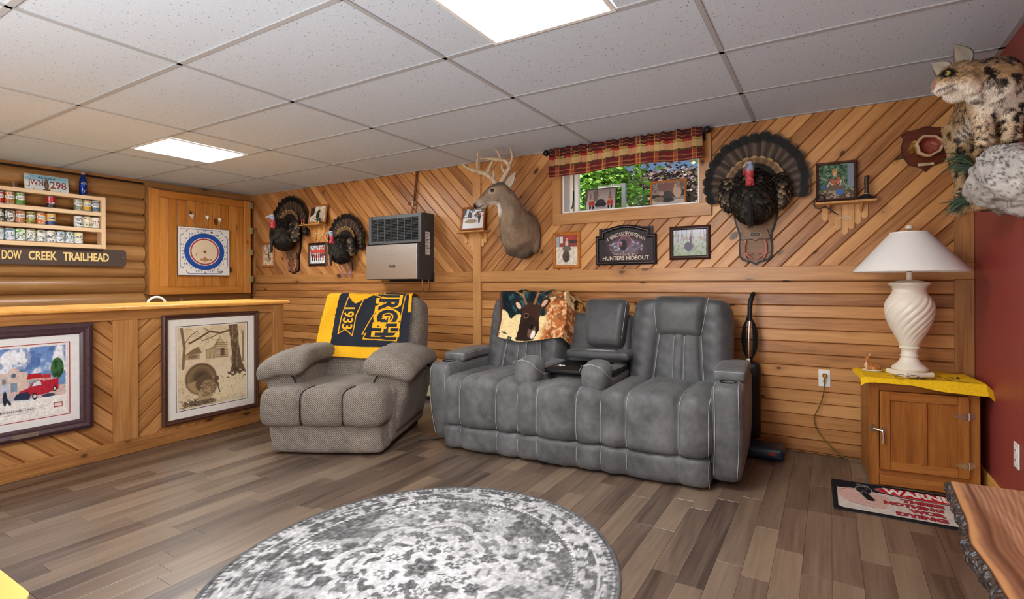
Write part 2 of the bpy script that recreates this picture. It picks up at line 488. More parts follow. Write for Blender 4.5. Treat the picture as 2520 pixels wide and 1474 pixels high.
def fur_coat(o, n, L, w, comb, seed, name='fur', lift=.35, skip=None):
    """short hairs over a body mesh, coloured like the skin under them"""
    me = o.data; me.calc_loop_triangles(); nt = len(me.loop_triangles)
    tv = np.empty(nt*3, np.int32); me.loop_triangles.foreach_get('vertices', tv); tv = tv.reshape(-1, 3)
    co = np.empty(len(me.vertices)*3, np.float32); me.vertices.foreach_get('co', co); co = co.reshape(-1, 3)
    no = np.empty(len(me.vertices)*3, np.float32); me.vertices.foreach_get('normal', no); no = no.reshape(-1, 3)
    cl = np.empty(len(me.vertices)*4, np.float32); me.color_attributes['Col'].data.foreach_get('color', cl); cl = cl.reshape(-1, 4)
    rs = np.random.RandomState(seed); A, B, C_ = co[tv[:, 0]], co[tv[:, 1]], co[tv[:, 2]]
    ar = np.linalg.norm(np.cross(B-A, C_-A), axis=1); k = rs.choice(nt, n, p=ar/ar.sum()); r1, r2 = rs.rand(n, 1)**.5, rs.rand(n, 1)
    p = A[k]*(1-r1)+B[k]*r1*(1-r2)+C_[k]*r1*r2; nn = no[tv[k, 0]]; c = cl[tv[k, 0]]*(1-r1)+cl[tv[k, 1]]*r1*(1-r2)+cl[tv[k, 2]]*r1*r2
    d = comb(p, nn) if callable(comb) else np.tile(np.array(comb, float), (n, 1))
    d = d+rs.normal(0, .28, (n, 3)); d = d-nn*(d*nn).sum(1)[:, None]; d /= np.linalg.norm(d, axis=1)[:, None]+1e-6
    s = np.cross(nn, d); ln = L*(.6+.8*rs.rand(n, 1)); t = p+d*ln+nn*ln*lift
    m = p+d*ln*.5+nn*ln*lift*.75; p0 = p-nn*.001
    vs = np.stack([p0-s*w, p0+s*w, m+s*w*.7, t, m-s*w*.7], 1).reshape(-1, 3)
    cc = np.repeat(c*(.85+.3*rs.rand(n, 1)), 5, 0); cc[:, 3] = 1
    m2 = bpy.data.meshes.new(name); m2.from_pydata([tuple(map(float, v)) for v in vs], [], [(5*i, 5*i+1, 5*i+2, 5*i+3, 5*i+4) for i in range(n)])
    a = m2.color_attributes.new('Col', 'FLOAT_COLOR', 'POINT'); a.data.foreach_set('color', cc.astype(np.float32).ravel())
    h = link_mesh(name, m2, 'hair', o); h['kind'] = 'stuff'; return h

# smooth value noise on arrays (for painted patterns)
def vnoise(x, y, z=None, seed=0):
    z = np.zeros_like(x) if z is None else z
    def h(i, j, k):
        n = (i.astype(np.int64)*374761393+j.astype(np.int64)*668265263+k.astype(np.int64)*2147483647+seed*144665) & 0xffffffff
        n = ((n ^ (n >> 13))*1274126177) & 0xffffffff
        return ((n ^ (n >> 16)) & 0xffff)/65535.0
    xi, yi, zi = np.floor(x), np.floor(y), np.floor(z)
    fx, fy, fz = x-xi, y-yi, z-zi
    fx, fy, fz = [t*t*(3-2*t) for t in (fx, fy, fz)]
    r = 0
    for a in (0, 1):
        for b in (0, 1):
            for c in (0, 1):
                w = (fx if a else 1-fx)*(fy if b else 1-fy)*(fz if c else 1-fz)
                r = r+w*h(xi+a, yi+b, zi+c)
    return r
def fbm(x, y, z=None, seed=0, o=4):
    r = 0; a = .5; t = 0
    for i in range(o):
        r = r+a*vnoise(x*2**i, y*2**i, None if z is None else z*2**i, seed+i*17); t += a; a *= .5
    return r/t
def ss(a, b, x):
    t = np.clip((x-a)/(b-a), 0, 1); return t*t*(3-2*t)
def lerp(a, b, t):
    t = np.asarray(t)[..., None]; return np.asarray(a)*(1-t)+np.asarray(b)*t

class Cv:
    """flat print: colours painted on a fine mesh (u right, v up, both 0..1; asp = width/height)"""
    def __init__(s, nx, asp, bg='#ffffff'):
        s.nx = nx; s.ny = max(3, int(nx/asp)); s.asp = asp
        s.u, s.v = np.meshgrid(np.linspace(0, 1, s.nx), np.linspace(0, 1, s.ny))
        s.c = np.zeros((s.ny, s.nx, 3)); s.c[:] = hx(bg)
    def put(s, m, col, a=1.0):
        col = hx(col) if isinstance(col, str) else col
        m = np.clip(m, 0, 1)*a; s.c = s.c*(1-m[..., None])+np.asarray(col)*m[..., None]; return s
    def rect(s, u0, v0, u1, v1, col, a=1): return s.put(((s.u >= u0)&(s.u <= u1)&(s.v >= v0)&(s.v <= v1)).astype(float), col, a)
    def ell(s, cu, cv, ru, rv, col, a=1, rot=0, soft=.08):
        du = (s.u-cu)*s.asp; dv = s.v-cv; c, q = math.cos(rot), math.sin(rot)
        x = (du*c+dv*q)/(ru*s.asp); y = (-du*q+dv*c)/rv
        return s.put(1-ss(1-soft, 1+soft, np.hypot(x, y)), col, a)
    def ring(s, cu, cv, r0, r1, col, a=1):
        d = np.hypot((s.u-cu)*s.asp, s.v-cv); return s.put(((d >= r0)&(d <= r1)).astype(float), col, a)
    def poly(s, pts, col, a=1):
        x, y = s.u, s.v; ins = np.zeros_like(x, bool); n = len(pts)
        for i in range(n):
            x0, y0 = pts[i]; x1, y1 = pts[(i+1) % n]
            if y0 == y1: continue
            k = ((y0 > y) != (y1 > y)) & (x < (x1-x0)*(y-y0)/(y1-y0)+x0); ins ^= k
        return s.put(ins.astype(float), col, a)
    def line(s, pts, w, col, a=1):
        m = np.zeros_like(s.u)
        for (x0, y0), (x1, y1) in zip(pts[:-1], pts[1:]):
            px, py = (s.u-x0)*s.asp, s.v-y0; dx, dy = (x1-x0)*s.asp, y1-y0
            t = np.clip((px*dx+py*dy)/max(1e-9, dx*dx+dy*dy), 0, 1)
            m = np.maximum(m, 1-ss(w*.35, w*.65, np.hypot(px-t*dx, py-t*dy)))
        return s.put(m, col, a)
    def noise(s, sc, amp, seed=0, col=None, lo=.5, hi=.6, mask=None, o=3, asp=1.0):
        n = fbm(s.u*s.asp*sc, s.v*sc*asp, None, seed, o)
        if col is None:
            k = (1+(n-.5)*2*amp); k = k if mask is None else 1+(k-1)*mask
            s.c = np.clip(s.c*k[..., None], 0, 1)
        else:
            m = ss(lo, hi, n); m = m if mask is None else m*mask
            s.put(m, col, amp)
        return s
    def grad(s, v0, v1, c0, c1):
        t = np.clip((s.v-v0)/(v1-v0), 0, 1); m = ((s.v >= v0)&(s.v <= v1)); k = lerp(hx(c0), hx(c1), t); s.c[m] = k[m]; return s
    def person(s, u, v, h, coat, face='#c79a7d', legs='#2c2a2a'):
        s.ell(u, v+h*.18, h*.10/s.asp, h*.2, legs); s.ell(u, v+h*.52, h*.15/s.asp, h*.26, coat); s.ell(u, v+h*.86, h*.08/s.asp, h*.1, face)
        s.ell(u, v+h*.95, h*.085/s.asp, h*.05, coat); return s
    def turkey(s, u, v, h, fan='#4a3324', body='#241b18', rim='#8d7355'):
        s.ell(u, v+h*.5, h*.5/s.asp, h*.5, rim); s.ell(u, v+h*.5, h*.46/s.asp, h*.46, fan); s.ell(u, v+h*.48, h*.28/s.asp, h*.3, body)
        s.ell(u, v+h*.2, h*.22/s.asp, h*.25, body); s.ell(u-h*.05/s.asp, v+h*.55, h*.05/s.asp, h*.1, '#b0433c'); return s
    def build(s, name, fn, mat='print', parent=None, thick=None):
        U, V = s.u.ravel(), s.v.ravel()
        vs = [fn(a, b) for a, b in zip(U, V)]
        nx, ny = s.nx, s.ny
        fs = [(j*nx+i, j*nx+i+1, (j+1)*nx+i+1, (j+1)*nx+i) for j in range(ny-1) for i in range(nx-1)]
        return mesh(name, vs, fs, mat, parent, 'all', s.c.reshape(-1, 3))

# lettering
_TX = {}
def text2d(body, bold=0.0, res=2):
    """-> (verts 2-D, faces) of one line of text; unit cap height about .7, origin at the left end of the baseline"""
    k = (body, bold, res)
    if k in _TX: return _TX[k]
    cu = bpy.data.curves.new('t', 'FONT'); cu.body = body; cu.size = 1.0; cu.resolution_u = res; cu.offset = bold; cu.fill_mode = 'FRONT'
    o = bpy.data.objects.new('t', cu); COL.objects.link(o)
    dg = bpy.context.evaluated_depsgraph_get(); dg.update()
    me = bpy.data.meshes.new_from_object(o.evaluated_get(dg))
    v = np.array([x.co[:2] for x in me.vertices]); f = [tuple(p.vertices) for p in me.polygons]
    bpy.data.objects.remove(o); bpy.data.meshes.remove(me); bpy.data.curves.remove(cu)
    _TX[k] = (v, f); return v, f
def text(name, body, box, fn, mat, parent, bold=0.0, res=2, warp=None):
    """fit the text into box (u0,v0,u1,v1) and map by fn(u,v)"""
    v, f = text2d(body, bold, res); lo, hi = v.min(0), v.max(0)
    w = (v-lo)/np.maximum(hi-lo, 1e-6); u0, v0, u1, v1 = box
    w = np.c_[u0+w[:, 0]*(u1-u0), v0+w[:, 1]*(v1-v0)]
    if warp: w = np.array([warp(a, b) for a, b in w])
    return mesh(name, [fn(a, b) for a, b in w], f, mat, parent, False)
# ================================================================== SETTING
def struct(o): o['kind'] = 'structure'; return o

def clip_half(poly, a, b, c):          # keep a*x+b*y <= c
    out = []
    for i in range(len(poly)):
        p, q = poly[i], poly[(i+1) % len(poly)]
        dp, dq = a*p[0]+b*p[1]-c, a*q[0]+b*q[1]-c
        if dp <= 0: out.append(p)
        if (dp < 0 < dq) or (dq < 0 < dp):
            t = dp/(dp-dq); out.append((p[0]+(q[0]-p[0])*t, p[1]+(q[1]-p[1])*t))
    return out
def clip_rect(poly, r):
    for h in ((-1, 0, -r[0]), (1, 0, r[1]), (0, -1, -r[2]), (0, 1, r[3])):
        if len(poly) < 3: return []
        poly = clip_half(poly, *h)
    return poly if len(poly) > 2 else []
def sub_rect(poly, r):
    out = []; rest = poly
    for (a, b, c) in ((1, 0, r[0]), (-1, 0, -r[1]), (0, 1, r[2]), (0, -1, -r[3])):
        if len(rest) < 3: break
        o = clip_half(rest, a, b, c)
        if len(o) > 2: out.append(o)
        rest = clip_half(rest, -a, -b, -c)
    return out

def boards(parent, kind, pos, reg, ang, w, mat, hole=None, ch=.006, th=.012, phase=0.0, name='board'):
    """tongue-and-groove boards filling a rectangle of a wall. kind 'Y': wall faces -y at y=pos; kind 'X': faces +x at x=pos"""
    s0, s1, z0, z1 = reg; ca, sa = math.cos(ang), math.sin(ang)
    ux = (ca, sa); uz = (-sa, ca)
    cs = [(s-s0)*uz[0]+(z-z0)*uz[1] for s in (s0, s1) for z in (z0, z1)]
    k0 = math.floor((min(cs)-phase)/w)-1; k1 = math.ceil((max(cs)-phase)/w)+1
    for k in range(k0, k1):
        c0 = k*w+phase; mb = MB(); ctr = None; bits = []
        for (a, b, da, db) in ((c0+.0008, c0+ch, -th*.75, 0), (c0+ch, c0+w-ch, 0, 0), (c0+w-ch, c0+w-.0008, 0, -th*.75)):
            L = 20; poly = []
            for (t, c) in ((-L, a), (L, a), (L, b), (-L, b)): poly.append((s0+ux[0]*t+uz[0]*c, z0+ux[1]*t+uz[1]*c))
            p = clip_rect(poly, reg)
            if not p: continue
            for q in (sub_rect(p, hole) if hole else [p]):
                loc = []
                for (s, z) in q:
                    t = (s-s0)*ux[0]+(z-z0)*ux[1]; c = (s-s0)*uz[0]+(z-z0)*uz[1]
                    d = da+(db-da)*(c-a)/(b-a); loc.append((t, -d, c))
                bits.append(loc)
        if not bits: continue
        allp = [p for bt in bits for p in bt]
        t_lo, t_hi = min(p[0] for p in allp), max(p[0] for p in allp)
        if t_hi-t_lo < .012: continue
        tc = (t_lo+t_hi)/2; cc = c0+w/2
        for bt in bits:
            n = len(bt); top = [(p[0]-tc, p[1], p[2]-cc) for p in bt]; bot = [(p[0]-tc, th, p[2]-cc) for p in bt]
            mb.add(top+bot, [tuple(range(n)), tuple(range(2*n-1, n-1, -1))]+[(i, i+n, (i+1) % n+n, (i+1) % n) for i in range(n)])
        o = mb.build(name, mat, parent, False)
        S = s0+ux[0]*tc+uz[0]*cc; Z = z0+ux[1]*tc+uz[1]*cc
        if kind == 'Y': M = Matrix.Translation((S, pos, Z)) @ Matrix.Rotation(-ang, 4, 'Y')
        else: M = Matrix.Translation((pos, S, Z)) @ Matrix.Rotation(PI/2, 4, 'Z') @ Matrix.Rotation(-ang, 4, 'Y')
        o.matrix_basis = M
def plank(parent, name, mat, p0, p1, axis, c=.002):
    """trim piece between two corners; grain along 'x','y' or 'z' (local x of the object follows it)"""
    ctr = [(a+b)/2 for a, b in zip(p0, p1)]; h = [abs(b-a)/2 for a, b in zip(p0, p1)]
    if axis == 'x': hh = h; R = Matrix()
    elif axis == 'y': hh = [h[1], h[0], h[2]]; R = Matrix.Rotation(PI/2, 4, 'Z')
    else: hh = [h[2], h[1], h[0]]; R = Matrix.Rotation(-PI/2, 4, 'Y')
    o = MB().box(-hh[0], hh[0], -hh[1], hh[1], -hh[2], hh[2], c).build(name, mat, parent, False)
    o.matrix_basis = Matrix.Translation(ctr) @ R
    return o

# ---- floor
floor = struct(MB().box(XL-.2, XR+.2, YB-.2, YW+.2, -.12, -.004).build('floor', 'floor_plank', None, False))
rng = random.Random(3)
PW = .105; x = -4.30; npl = 0
while x < XR:
    y = .55-rng.random()*.5
    while y < YW:
        L = rng.choice((.36, .45, .55, .62, .7, .84)); y1 = min(y+L, YW+.004); x1 = min(x+PW, XR)
        if y1 > .62 and y1-y > .03:
            hx2, hy2 = (x1-x)/2-.0004, (y1-y)/2-.0004
            o = MB().box(-hx2, hx2, -hy2, hy2, -.004, 0, .0006).build('plank', 'floor_plank', floor, False)
            o.location = ((x+x1)/2, (y+y1)/2, 0); npl += 1
        y = y1 if y1 < YW else YW+1
    x += PW
# ---- ceiling
ceil = struct(MB().box(XL-.2, XR+.2, YB-.2, YW+.2, H+.035, H+.15).build('ceiling', 'white_paint', None, False))
GX = [-.457+1.2192*i for i in range(-5, 2)]; GY = [3.156-.6096*j for j in range(0, 10)]
XS = sorted([XL]+[g for g in GX if XL+.05 < g < XR-.05]+[XR]); YS = sorted([YB]+[g for g in GY if g > YB+.05]+[YW])
LIGHTS = {(-4.114, 1.937): 1, (-.457, 1.327): 1, (-4.114, -.501): 1, (-.457, -1.111): 1, (-1.676, -1.72): 0}  # the panels behind the camera are added, out of view, for fill light
def tile(x0, x1, y0, y1):
    hx2, hy2 = (x1-x0)/2-.004, (y1-y0)/2-.004
    o = MB().box(-hx2, hx2, -hy2, hy2, 0, .014, .002).build('ceiling_tile', 'ceiling_tile_mat', ceil, False)
    o.location = ((x0+x1)/2, (y0+y1)/2, H+.003+rng.random()*.002); o.rotation_euler = ((rng.random()-.5)*.004, (rng.random()-.5)*.003, 0)
panels = []
for i in range(len(XS)-1):
    for j in range(len(YS)-1):
        x0, x1, y0, y1 = XS[i], XS[i+1], YS[j], YS[j+1]
        lit = any(abs(x1-a) < .02 and abs(y0-b) < .02 and q for (a, b), q in LIGHTS.items())
        if lit:
            xm = (x0+x1)/2; a, b = xm-.3048, xm+.3048
            tile(x0, a, y0, y1); tile(b, x1, y0, y1); panels.append((a, b, y0, y1))
        else: tile(x0, x1, y0, y1)
def runner(x0, x1, y0, y1, name='grid_runner'):
    o = MB().box(x0, x1, y0, y1, H-.001, H+.006, 0).build(name, 'ceiling_grid', ceil, False); return o
for g_ in XS[1:-1]: runner(g_-.012, g_+.012, YB, YW)
for g_ in YS[1:-1]: runner(XL, XR, g_-.012, g_+.012)
runner(XL, XR, YW-.02, YW, 'wall_angle'); runner(XR-.024, XR, YB, YW, 'wall_angle'); runner(XL, XL+.02, YB, YW, 'wall_angle')
plabel = ['far square ceiling light panel above the bar', 'near square ceiling light panel above the rug', 'added unseen ceiling fill panel behind the camera near the bar', 'added unseen ceiling fill panel behind the camera near the red wall']
panels.sort(key=lambda p: -p[2]); 
for k, (a, b, y0, y1) in enumerate(panels):
    cx_, cy_ = (a+b)/2, (y0+y1)/2
    t = thing('ceiling_light', plabel[k], 'light', (cx_, cy_, H), 0, 'ceiling light panels')
    w = (b-a)/2; h = (y1-y0)/2
    fr = MB()
    for (p, q, r, s) in ((-w, w, -h, -h+.022), (-w, w, h-.022, h), (-w, -w+.022, -h+.022, h-.022), (w-.022, w, -h+.022, h-.022)): fr.box(p, q, r, s, -.006, .01, .002)
    fr.build('frame', 'white_paint', t, False)
    MB().box(-w+.022, w-.022, -h+.022, h-.022, -.001, .006).build('diffuser', 'lamp_panel', t, False)

# ---- walls
WX0, WX1, WZ0, WZ1 = -1.981, -.837, 1.725, 2.20           # window opening
wb = MB()
for (a, b, c, d) in ((XL-.2, WX0, -.12, H+.15), (WX1, XR+.2, -.12, H+.15), (WX0, WX1, -.12, WZ0), (WX0, WX1, WZ1, H+.15)): wb.box(a, b, YW+.0125, YW+.2, c, d)
wall_back = struct(wb.build('wall_back', 'dark_gap', None, False))
wall_left = struct(MB().box(XL-.2, XL, YB-.2, YW+.2, -.12, H+.15).build('wall_left', 'dark_gap', None, False))
wall_right = struct(MB().box(XR, XR+.2, YB-.2, YW+.0, -.12, H+.15).build('wall_right', 'red_wall', None, False))
wall_rear = struct(MB().box(XL-.2, XR+.2, YB-.2, YB, -.12, H+.15).build('wall_rear', 'rear_wall', None, False))
BW = .0815
# lower horizontal boards, two bays either side of the post
boards(wall_back, 'Y', YW, (-6.49, -2.917, 0, 1.155), 0, BW, 'pine_wall')
boards(wall_back, 'Y', YW, (-2.829, .648, 0, 1.155), 0, BW, 'pine_wall', phase=.004)
HOLE = (WX0-.03, WX1+.03, WZ0-.03, 3)
boards(wall_back, 'Y', YW, (-6.378, -2.917, 1.249, H), -PI/4, BW, 'pine_wall')
boards(wall_back, 'Y', YW, (-2.829, .65, 1.249, H), PI/4, BW, 'pine_wall', hole=HOLE)
post = struct(plank(None, 'trim_1', 'pine_trim', (-2.92, YW-.019, 0), (-2.829, YW+.01, H), 'z'))
rail_a = struct(plank(None, 'trim_2', 'pine_trim', (-6.378, YW-.02, 1.155), (-4.02, YW+.01, 1.249), 'x'))
rail_b = struct(plank(None, 'trim_3', 'pine_trim', (-3.39, YW-.02, 1.155), (-2.921, YW+.01, 1.249), 'x'))
rail_c = struct(plank(None, 'trim_4', 'pine_trim', (-2.828, YW-.02, 1.155), (.742, YW+.01, 1.249), 'x'))
struct(plank(None, 'trim_5', 'pine_trim', (.65, YW-.018, 1.25), (.742, YW+.01, H), 'z'))
struct(plank(None, 'trim_6', 'pine_trim', (.648, YW-.018, 0), (.742, YW+.01, 1.154), 'z'))
struct(plank(None, 'trim_7', 'pine_trim', (XL+.002, YW-.018, 1.02), (-6.379, YW+.01, H), 'z'))
struct(plank(None, 'baseboard_right', 'pale_pine', (XR-.016, YB, 0), (XR, YW-.02, .12), 'y', .004))
# ---- half-log siding on the left wall
zs = [i*.168+.04 for i in range(-1, 14)]
for i in range(len(zs)-1):
    z0, z1 = zs[i], min(zs[i+1], H-.03)
    if z1-z0 < .03 or z1 < 0: continue
    n = 9; L = (2.615-YB)/2; vs = []
    pr = [(-.052*math.sin(PI*(k+.02)/(n+.04))**.55, -(z1-z0)/2+(z1-z0)*k/n) for k in range(n+1)]
    pr = [(0, pr[0][1])]+pr+[(0, pr[-1][1])]
    o = MB().add([(-L, a, b) for a, b in pr]+[(L, a, b) for a, b in pr],
                 [(k, k+1, k+1+len(pr), k+len(pr)) for k in range(len(pr)-1)]+[tuple(range(len(pr))), tuple(range(2*len(pr)-1, len(pr)-1, -1))]).build('log', 'log_wood', wall_left, True, 50)
    o.matrix_basis = Matrix.Translation((XL, (2.615+YB)/2, (z0+z1)/2)) @ Matrix.Rotation(PI/2, 4, 'Z')
struct(plank(None, 'trim_8', 'log_wood', (XL, YB, H-.028), (XL+.03, 2.62, H-.003), 'y'))
struct(plank(None, 'trim_9', 'log_wood', (XL, 2.62, 2.10), (XL+.04, YW-.02, H-.003), 'y'))
struct(plank(None, 'trim_10', 'log_wood', (XL, 2.62, .86), (XL+.035, YW-.02, 1.03), 'y'))
struct(plank(None, 'trim_11', 'log_wood', (XL, 2.62, 0), (XL+.03, YW-.02, .858), 'y'))

# ---- window
win = struct(empty('window_1', (0, YW, 0)))
jm = MB()
jm.box(WX0+.0005, WX0+.013, .0, .199, WZ0+.013, WZ1-.013).box(WX1-.013, WX1-.0005, .0, .199, WZ0+.013, WZ1-.013).box(WX0+.0005, WX1-.0005, .0, .199, WZ0+.0005, WZ0+.013).box(WX0+.0005, WX1-.0005, .0, .199, WZ1-.013, WZ1-.0005)
jm.build('jamb', 'white_paint', win, False)
fy0, fy1 = .115, .165
fm = MB()
fm.box(WX0, WX0+.045, fy0, fy1, WZ0, WZ1, .003).box(WX1-.03, WX1, fy0, fy1, WZ0, WZ1, .003).box(WX0+.045, WX1-.03, fy0, fy1, WZ0, WZ0+.022, .003).box(WX0+.045, WX1-.03, fy0, fy1, WZ1-.03, WZ1, .003)
fm.build('frame', 'white_plastic', win, False)
MB().box(WX0+.047, WX0+.06, fy0+.01, fy1-.01, WZ0+.022, WZ1-.03).build('weather_strip', 'cord_brown', win, False)
MB().box(WX0+.061, WX0+.10, fy0-.012, fy0+.02, WZ0+.022, WZ1-.03, .003).build('sash', 'white_plastic', win, False)
MB().tube([(WX0+.05, fy0-.004, 1.93), (WX0+.052, fy0-.012, 1.86), (WX0+.05, fy0-.022, 1.80), (WX0+.042, fy0-.03, 1.775)], .005, 6).build('crank_handle', 'black_iron', win)
MB().box(WX0+.10, WX1-.03, fy0+.02, fy0+.024, WZ0+.022, WZ1-.03).build('pane', 'window_glass', win, False)
def wtrim(a, b, axis):
    o = plank(win, 'casing', 'pine_trim', a, b, axis, .003); o.location.y -= YW
wtrim((WX0-.084, YW-.022, WZ0-.095), (WX1+.089, YW, WZ0), 'x')
wtrim((WX0-.084, YW-.021, WZ0+.0005), (WX0, YW, H-.004), 'z')
wtrim((WX1, YW-.021, WZ0+.0005), (WX1+.089, YW, H-.004), 'z')
wtrim((WX0+.0005, YW-.021, WZ1), (WX1-.0005, YW, H-.004), 'x')

# ---- outdoors
grd = struct(MB().box(-40, 30, YW+.21, 60, 1.2, 1.55).build('ground', 'lawn', None, False))
struct(MB().box(-4, 1.5, YW+.21, YW+1.9, 1.55, 1.58).build('gravel_bed', 'gravel', None, False))
def tree(name, label, c, R, nleaf, leafmat, size, trunk, seed):
    t = thing(name, label, 'tree', (c[0], c[1], 1.55)); q = random.Random(seed)
    mb = MB(); cl = [(q.gauss(0, .5), q.gauss(0, .5), q.gauss(0, .45)) for _ in range(26)]
    for k in range(nleaf):
        b = q.choice(cl); p = Vector([b[i]*R[i]*.95+q.gauss(0, .22)*R[i] for i in range(3)])+Vector((0, 0, c[2]-1.55))
        d = Vector((q.gauss(0, 1), q.gauss(0, 1), q.gauss(0, 1))).normalized(); a, e = frame_along(d); s = size*(.6+q.random()*.8)
        mb.add([p-a*s*.5, p+e*s*.28, p+a*s*.6, p-e*s*.28], [(0, 1, 2, 3)])
    o = mb.build('crown', leafmat, t, False, recalc=False, clean=False); o['kind'] = 'stuff'
    tb = MB().tube([(0, 0, 0), (.05, 0, (c[2]-1.55)*.6), (-.05, .05, c[2]-1.4)], [trunk, trunk*.8, trunk*.4], 8)
    for k in range(5):
        an = k*1.26; tb.tube([(0, 0, (c[2]-1.55)*.5), (math.cos(an)*R[0]*.3, math.sin(an)*R[1]*.3, c[2]-1.55), (math.cos(an)*R[0]*.6, math.sin(an)*R[1]*.6, c[2]-1.3)], [trunk*.5, trunk*.3, trunk*.12], 6)
    tb.build('trunk', 'bark', t)
    return t
tree('leafy_tree', 'bright green leafy tree seen through the left of the window', (-4.35, 8.6, 2.9), (1.25, 1.2, 1.2), 15000, 'leaf_green', .11, .1, 1)
tree('purple_tree', 'dark purple-leaved tree seen through the right of the window', (-4.25, 14.2, 3.45), (1.75, 1.4, 1.2), 26000, 'leaf_dark', .14, .12, 2)
tree('leafy_tree', 'distant green tree at the far right of the window', (-4.1, 21, 4.4), (1.7, 1.5, 1.5), 6000, 'leaf_green', .2, .15, 3)
t = thing('garden_post', 'thin pale metal post with a bar, seen through the window between the photos', 'post', (-2.05, 5.4, 1.55))
MB().box(-.025, .025, -.02, .02, 0, .72, .004).build('upright', 'nickel', t, False)
MB().box(-.32, -.025, -.015, .015, .69, .715, .003).build('crossbar', 'nickel', t, False)

# ================================================================== BAR
XB = -4.155
bar = thing('bar_counter', 'long pine home bar with diagonal board front and golden top', 'bar', (0, 0, 0))
MB().box(XB-.55, XB-.027, .25, 2.67, .0, .965).build('carcass', 'dark_gap', bar, False)
boards(bar, 'X', XB-.013, (.25, 1.507, .096, .905), -PI/4, .085, 'bar_pine')
boards(bar, 'X', XB-.013, (1.642, 2.597, .096, .905), PI/4, .085, 'bar_pine')
plank(bar, 'post', 'bar_pine', (XB-.02, 1.507, .096), (XB+.004, 1.642, .905), 'z')
plank(bar, 'end_post', 'bar_pine', (XB-.07, 2.597, .0), (XB+.006, 2.688, .965), 'z')
plank(bar, 'base_trim', 'bar_pine', (XB-.02, .25, 0), (XB+.008, 2.597, .096), 'y', .004)
plank(bar, 'top_trim', 'bar_pine', (XB-.02, .25, .905), (XB+.006, 2.597, .968), 'y', .003)
MB().box(XB-.55, XB-.07, 2.67, 2.686, 0, .965).build('end_panel', 'bar_pine', bar, False)
pr = [(-.60, .968), (.03, .968), (.042, .974), (.045, .984), (.04, .993), (.028, .998), (.015, 1.0), (.0, .996), (-.01, 1.0), (-.60, 1.0)]
o = MB().prism([(b, a) for a, b in [(p[1], p[0]) for p in pr]], -1.25, 1.25, 'xz').build('countertop', 'pale_pine', bar, True, 30)
o.matrix_basis = Matrix.Translation((XB, 1.47, 0))
# prism lies in x-z with depth along y: exactly the counter
o = None
f = thing('faucet', 'curved white sink faucet rising behind the bar top', 'faucet', (-5.75, 2.50, .905))
back_counter = thing('sink_counter', 'plain back counter behind the bar carrying the faucet', 'counter', (-5.85, 1.9, 0))
MB().box(-.3, .3, -1.6, .85, 0, .87, .005).build('cabinet', 'bar_pine', back_counter, False)
MB().box(-.31, .32, -1.62, .87, .87, .904, .006).build('worktop', 'cream_enamel', back_counter, False)
MB().lathe([(.03, 0), (.03, .012), (.018, .02), (.016, .05)], 16).build('base', 'chrome', f)
MB().tube([(0, 0, .02)]+[(0, -.075+.075*math.cos(a), .04+.075*math.sin(a)) for a in [PI*k/12 for k in range(13)]], .011, 10).build('spout', 'white_plastic', f)
lv = MB().tube([(0, .15, 0), (0, .15, .06), (0, .135, .095)], [.014, .012, .008], 8).build('lever', 'chrome', f)
# ================================================================== LEFT WALL THINGS (local x = world +y, local -y faces the room)
R90 = PI/2
# ---- pine shutter
sh = thing('pine_shutter', 'golden pine shutter of vertical boards with the square dartboard hung on it', 'shutter', (XL+.15, 3.146, 1.6), R90)
W2, H2 = .534, .57
plank(sh, 'stile', 'shutter_pine', (-W2, 0, -H2), (-W2+.09, .035, H2), 'z', .003)
plank(sh, 'stile', 'shutter_pine', (W2-.075, 0, -H2), (W2, .035, H2), 'z', .003)
plank(sh, 'cross_rail', 'shutter_pine', (-W2+.09, .001, H2-.085), (W2-.075, .034, H2-.005), 'x', .003)
plank(sh, 'cross_rail', 'shutter_pine', (-W2+.09, .001, -H2), (W2-.075, .034, -H2+.085), 'x', .003)
NS = 10; a0, a1 = -W2+.09, W2-.075; sw = (a1-a0)/NS
for k in range(NS): plank(sh, 'slat', 'shutter_pine', (a0+k*sw+.0035, .012, -H2+.086), (a0+(k+1)*sw-.0035, .026, H2-.086), 'z', .002)
MB().box(a0, a1, .027, .033, -H2+.086, H2-.086).build('backing', 'white_paint', sh, False)
MB().box(-W2+.01, W2-.01, .036, .14, -H2+.005, H2-.02).build('box', 'log_wood', sh, False)
for z in (2.12, 1.805, 1.536, 1.2):
    hz = z-1.6; mb = MB(); mb.box(W2-.028, W2-.002, -.004, -.0005, hz-.036, hz+.036, .001).box(W2+.006, W2+.03, -.004, -.0005, hz-.036, hz+.036, .001)
    hg = mb.build('hinge', 'aged_brass', sh, False)
    MB().tube([(W2+.002, -.006, hz-.037), (W2+.002, -.006, hz+.037)], .006, 10).build('pin', 'aged_brass', hg)
# ---- dartboard
DB = .274
db = thing('dartboard', 'square white dartboard with blue and red rings on the pine shutter', 'dartboard', (XL+.15, 3.143, 1.515), R90)
MB().box(-DB, DB, -.019, -.0005, -DB, DB, .002).build('panel', 'rubber_grey', db, False)
cv = Cv(240, 1, '#e9e6de'); cv.noise(12, .03, 5)
P_ = lambda r: r/(2*(DB-.004))
R_out, R_b = .212, .16
cv.ring(.5, .5, 0, P_(R_out), '#1d4fa0'); cv.ring(.5, .5, 0, P_(R_b), '#e9e2d3'); cv.ring(.5, .5, P_(.137), P_(.152), '#a83846')
cv.ring(.5, .5, 0, P_(.137), '#e6d3b4')
for k in range(20):
    a = PI*2*k/20+PI/20; cv.line([(.5, .5), (.5+P_(.135)*math.cos(a), .5+P_(.135)*math.sin(a))], .003, '#b8a68a', .7)
cv.ring(.5, .5, 0, P_(.013), '#7c3a2a')
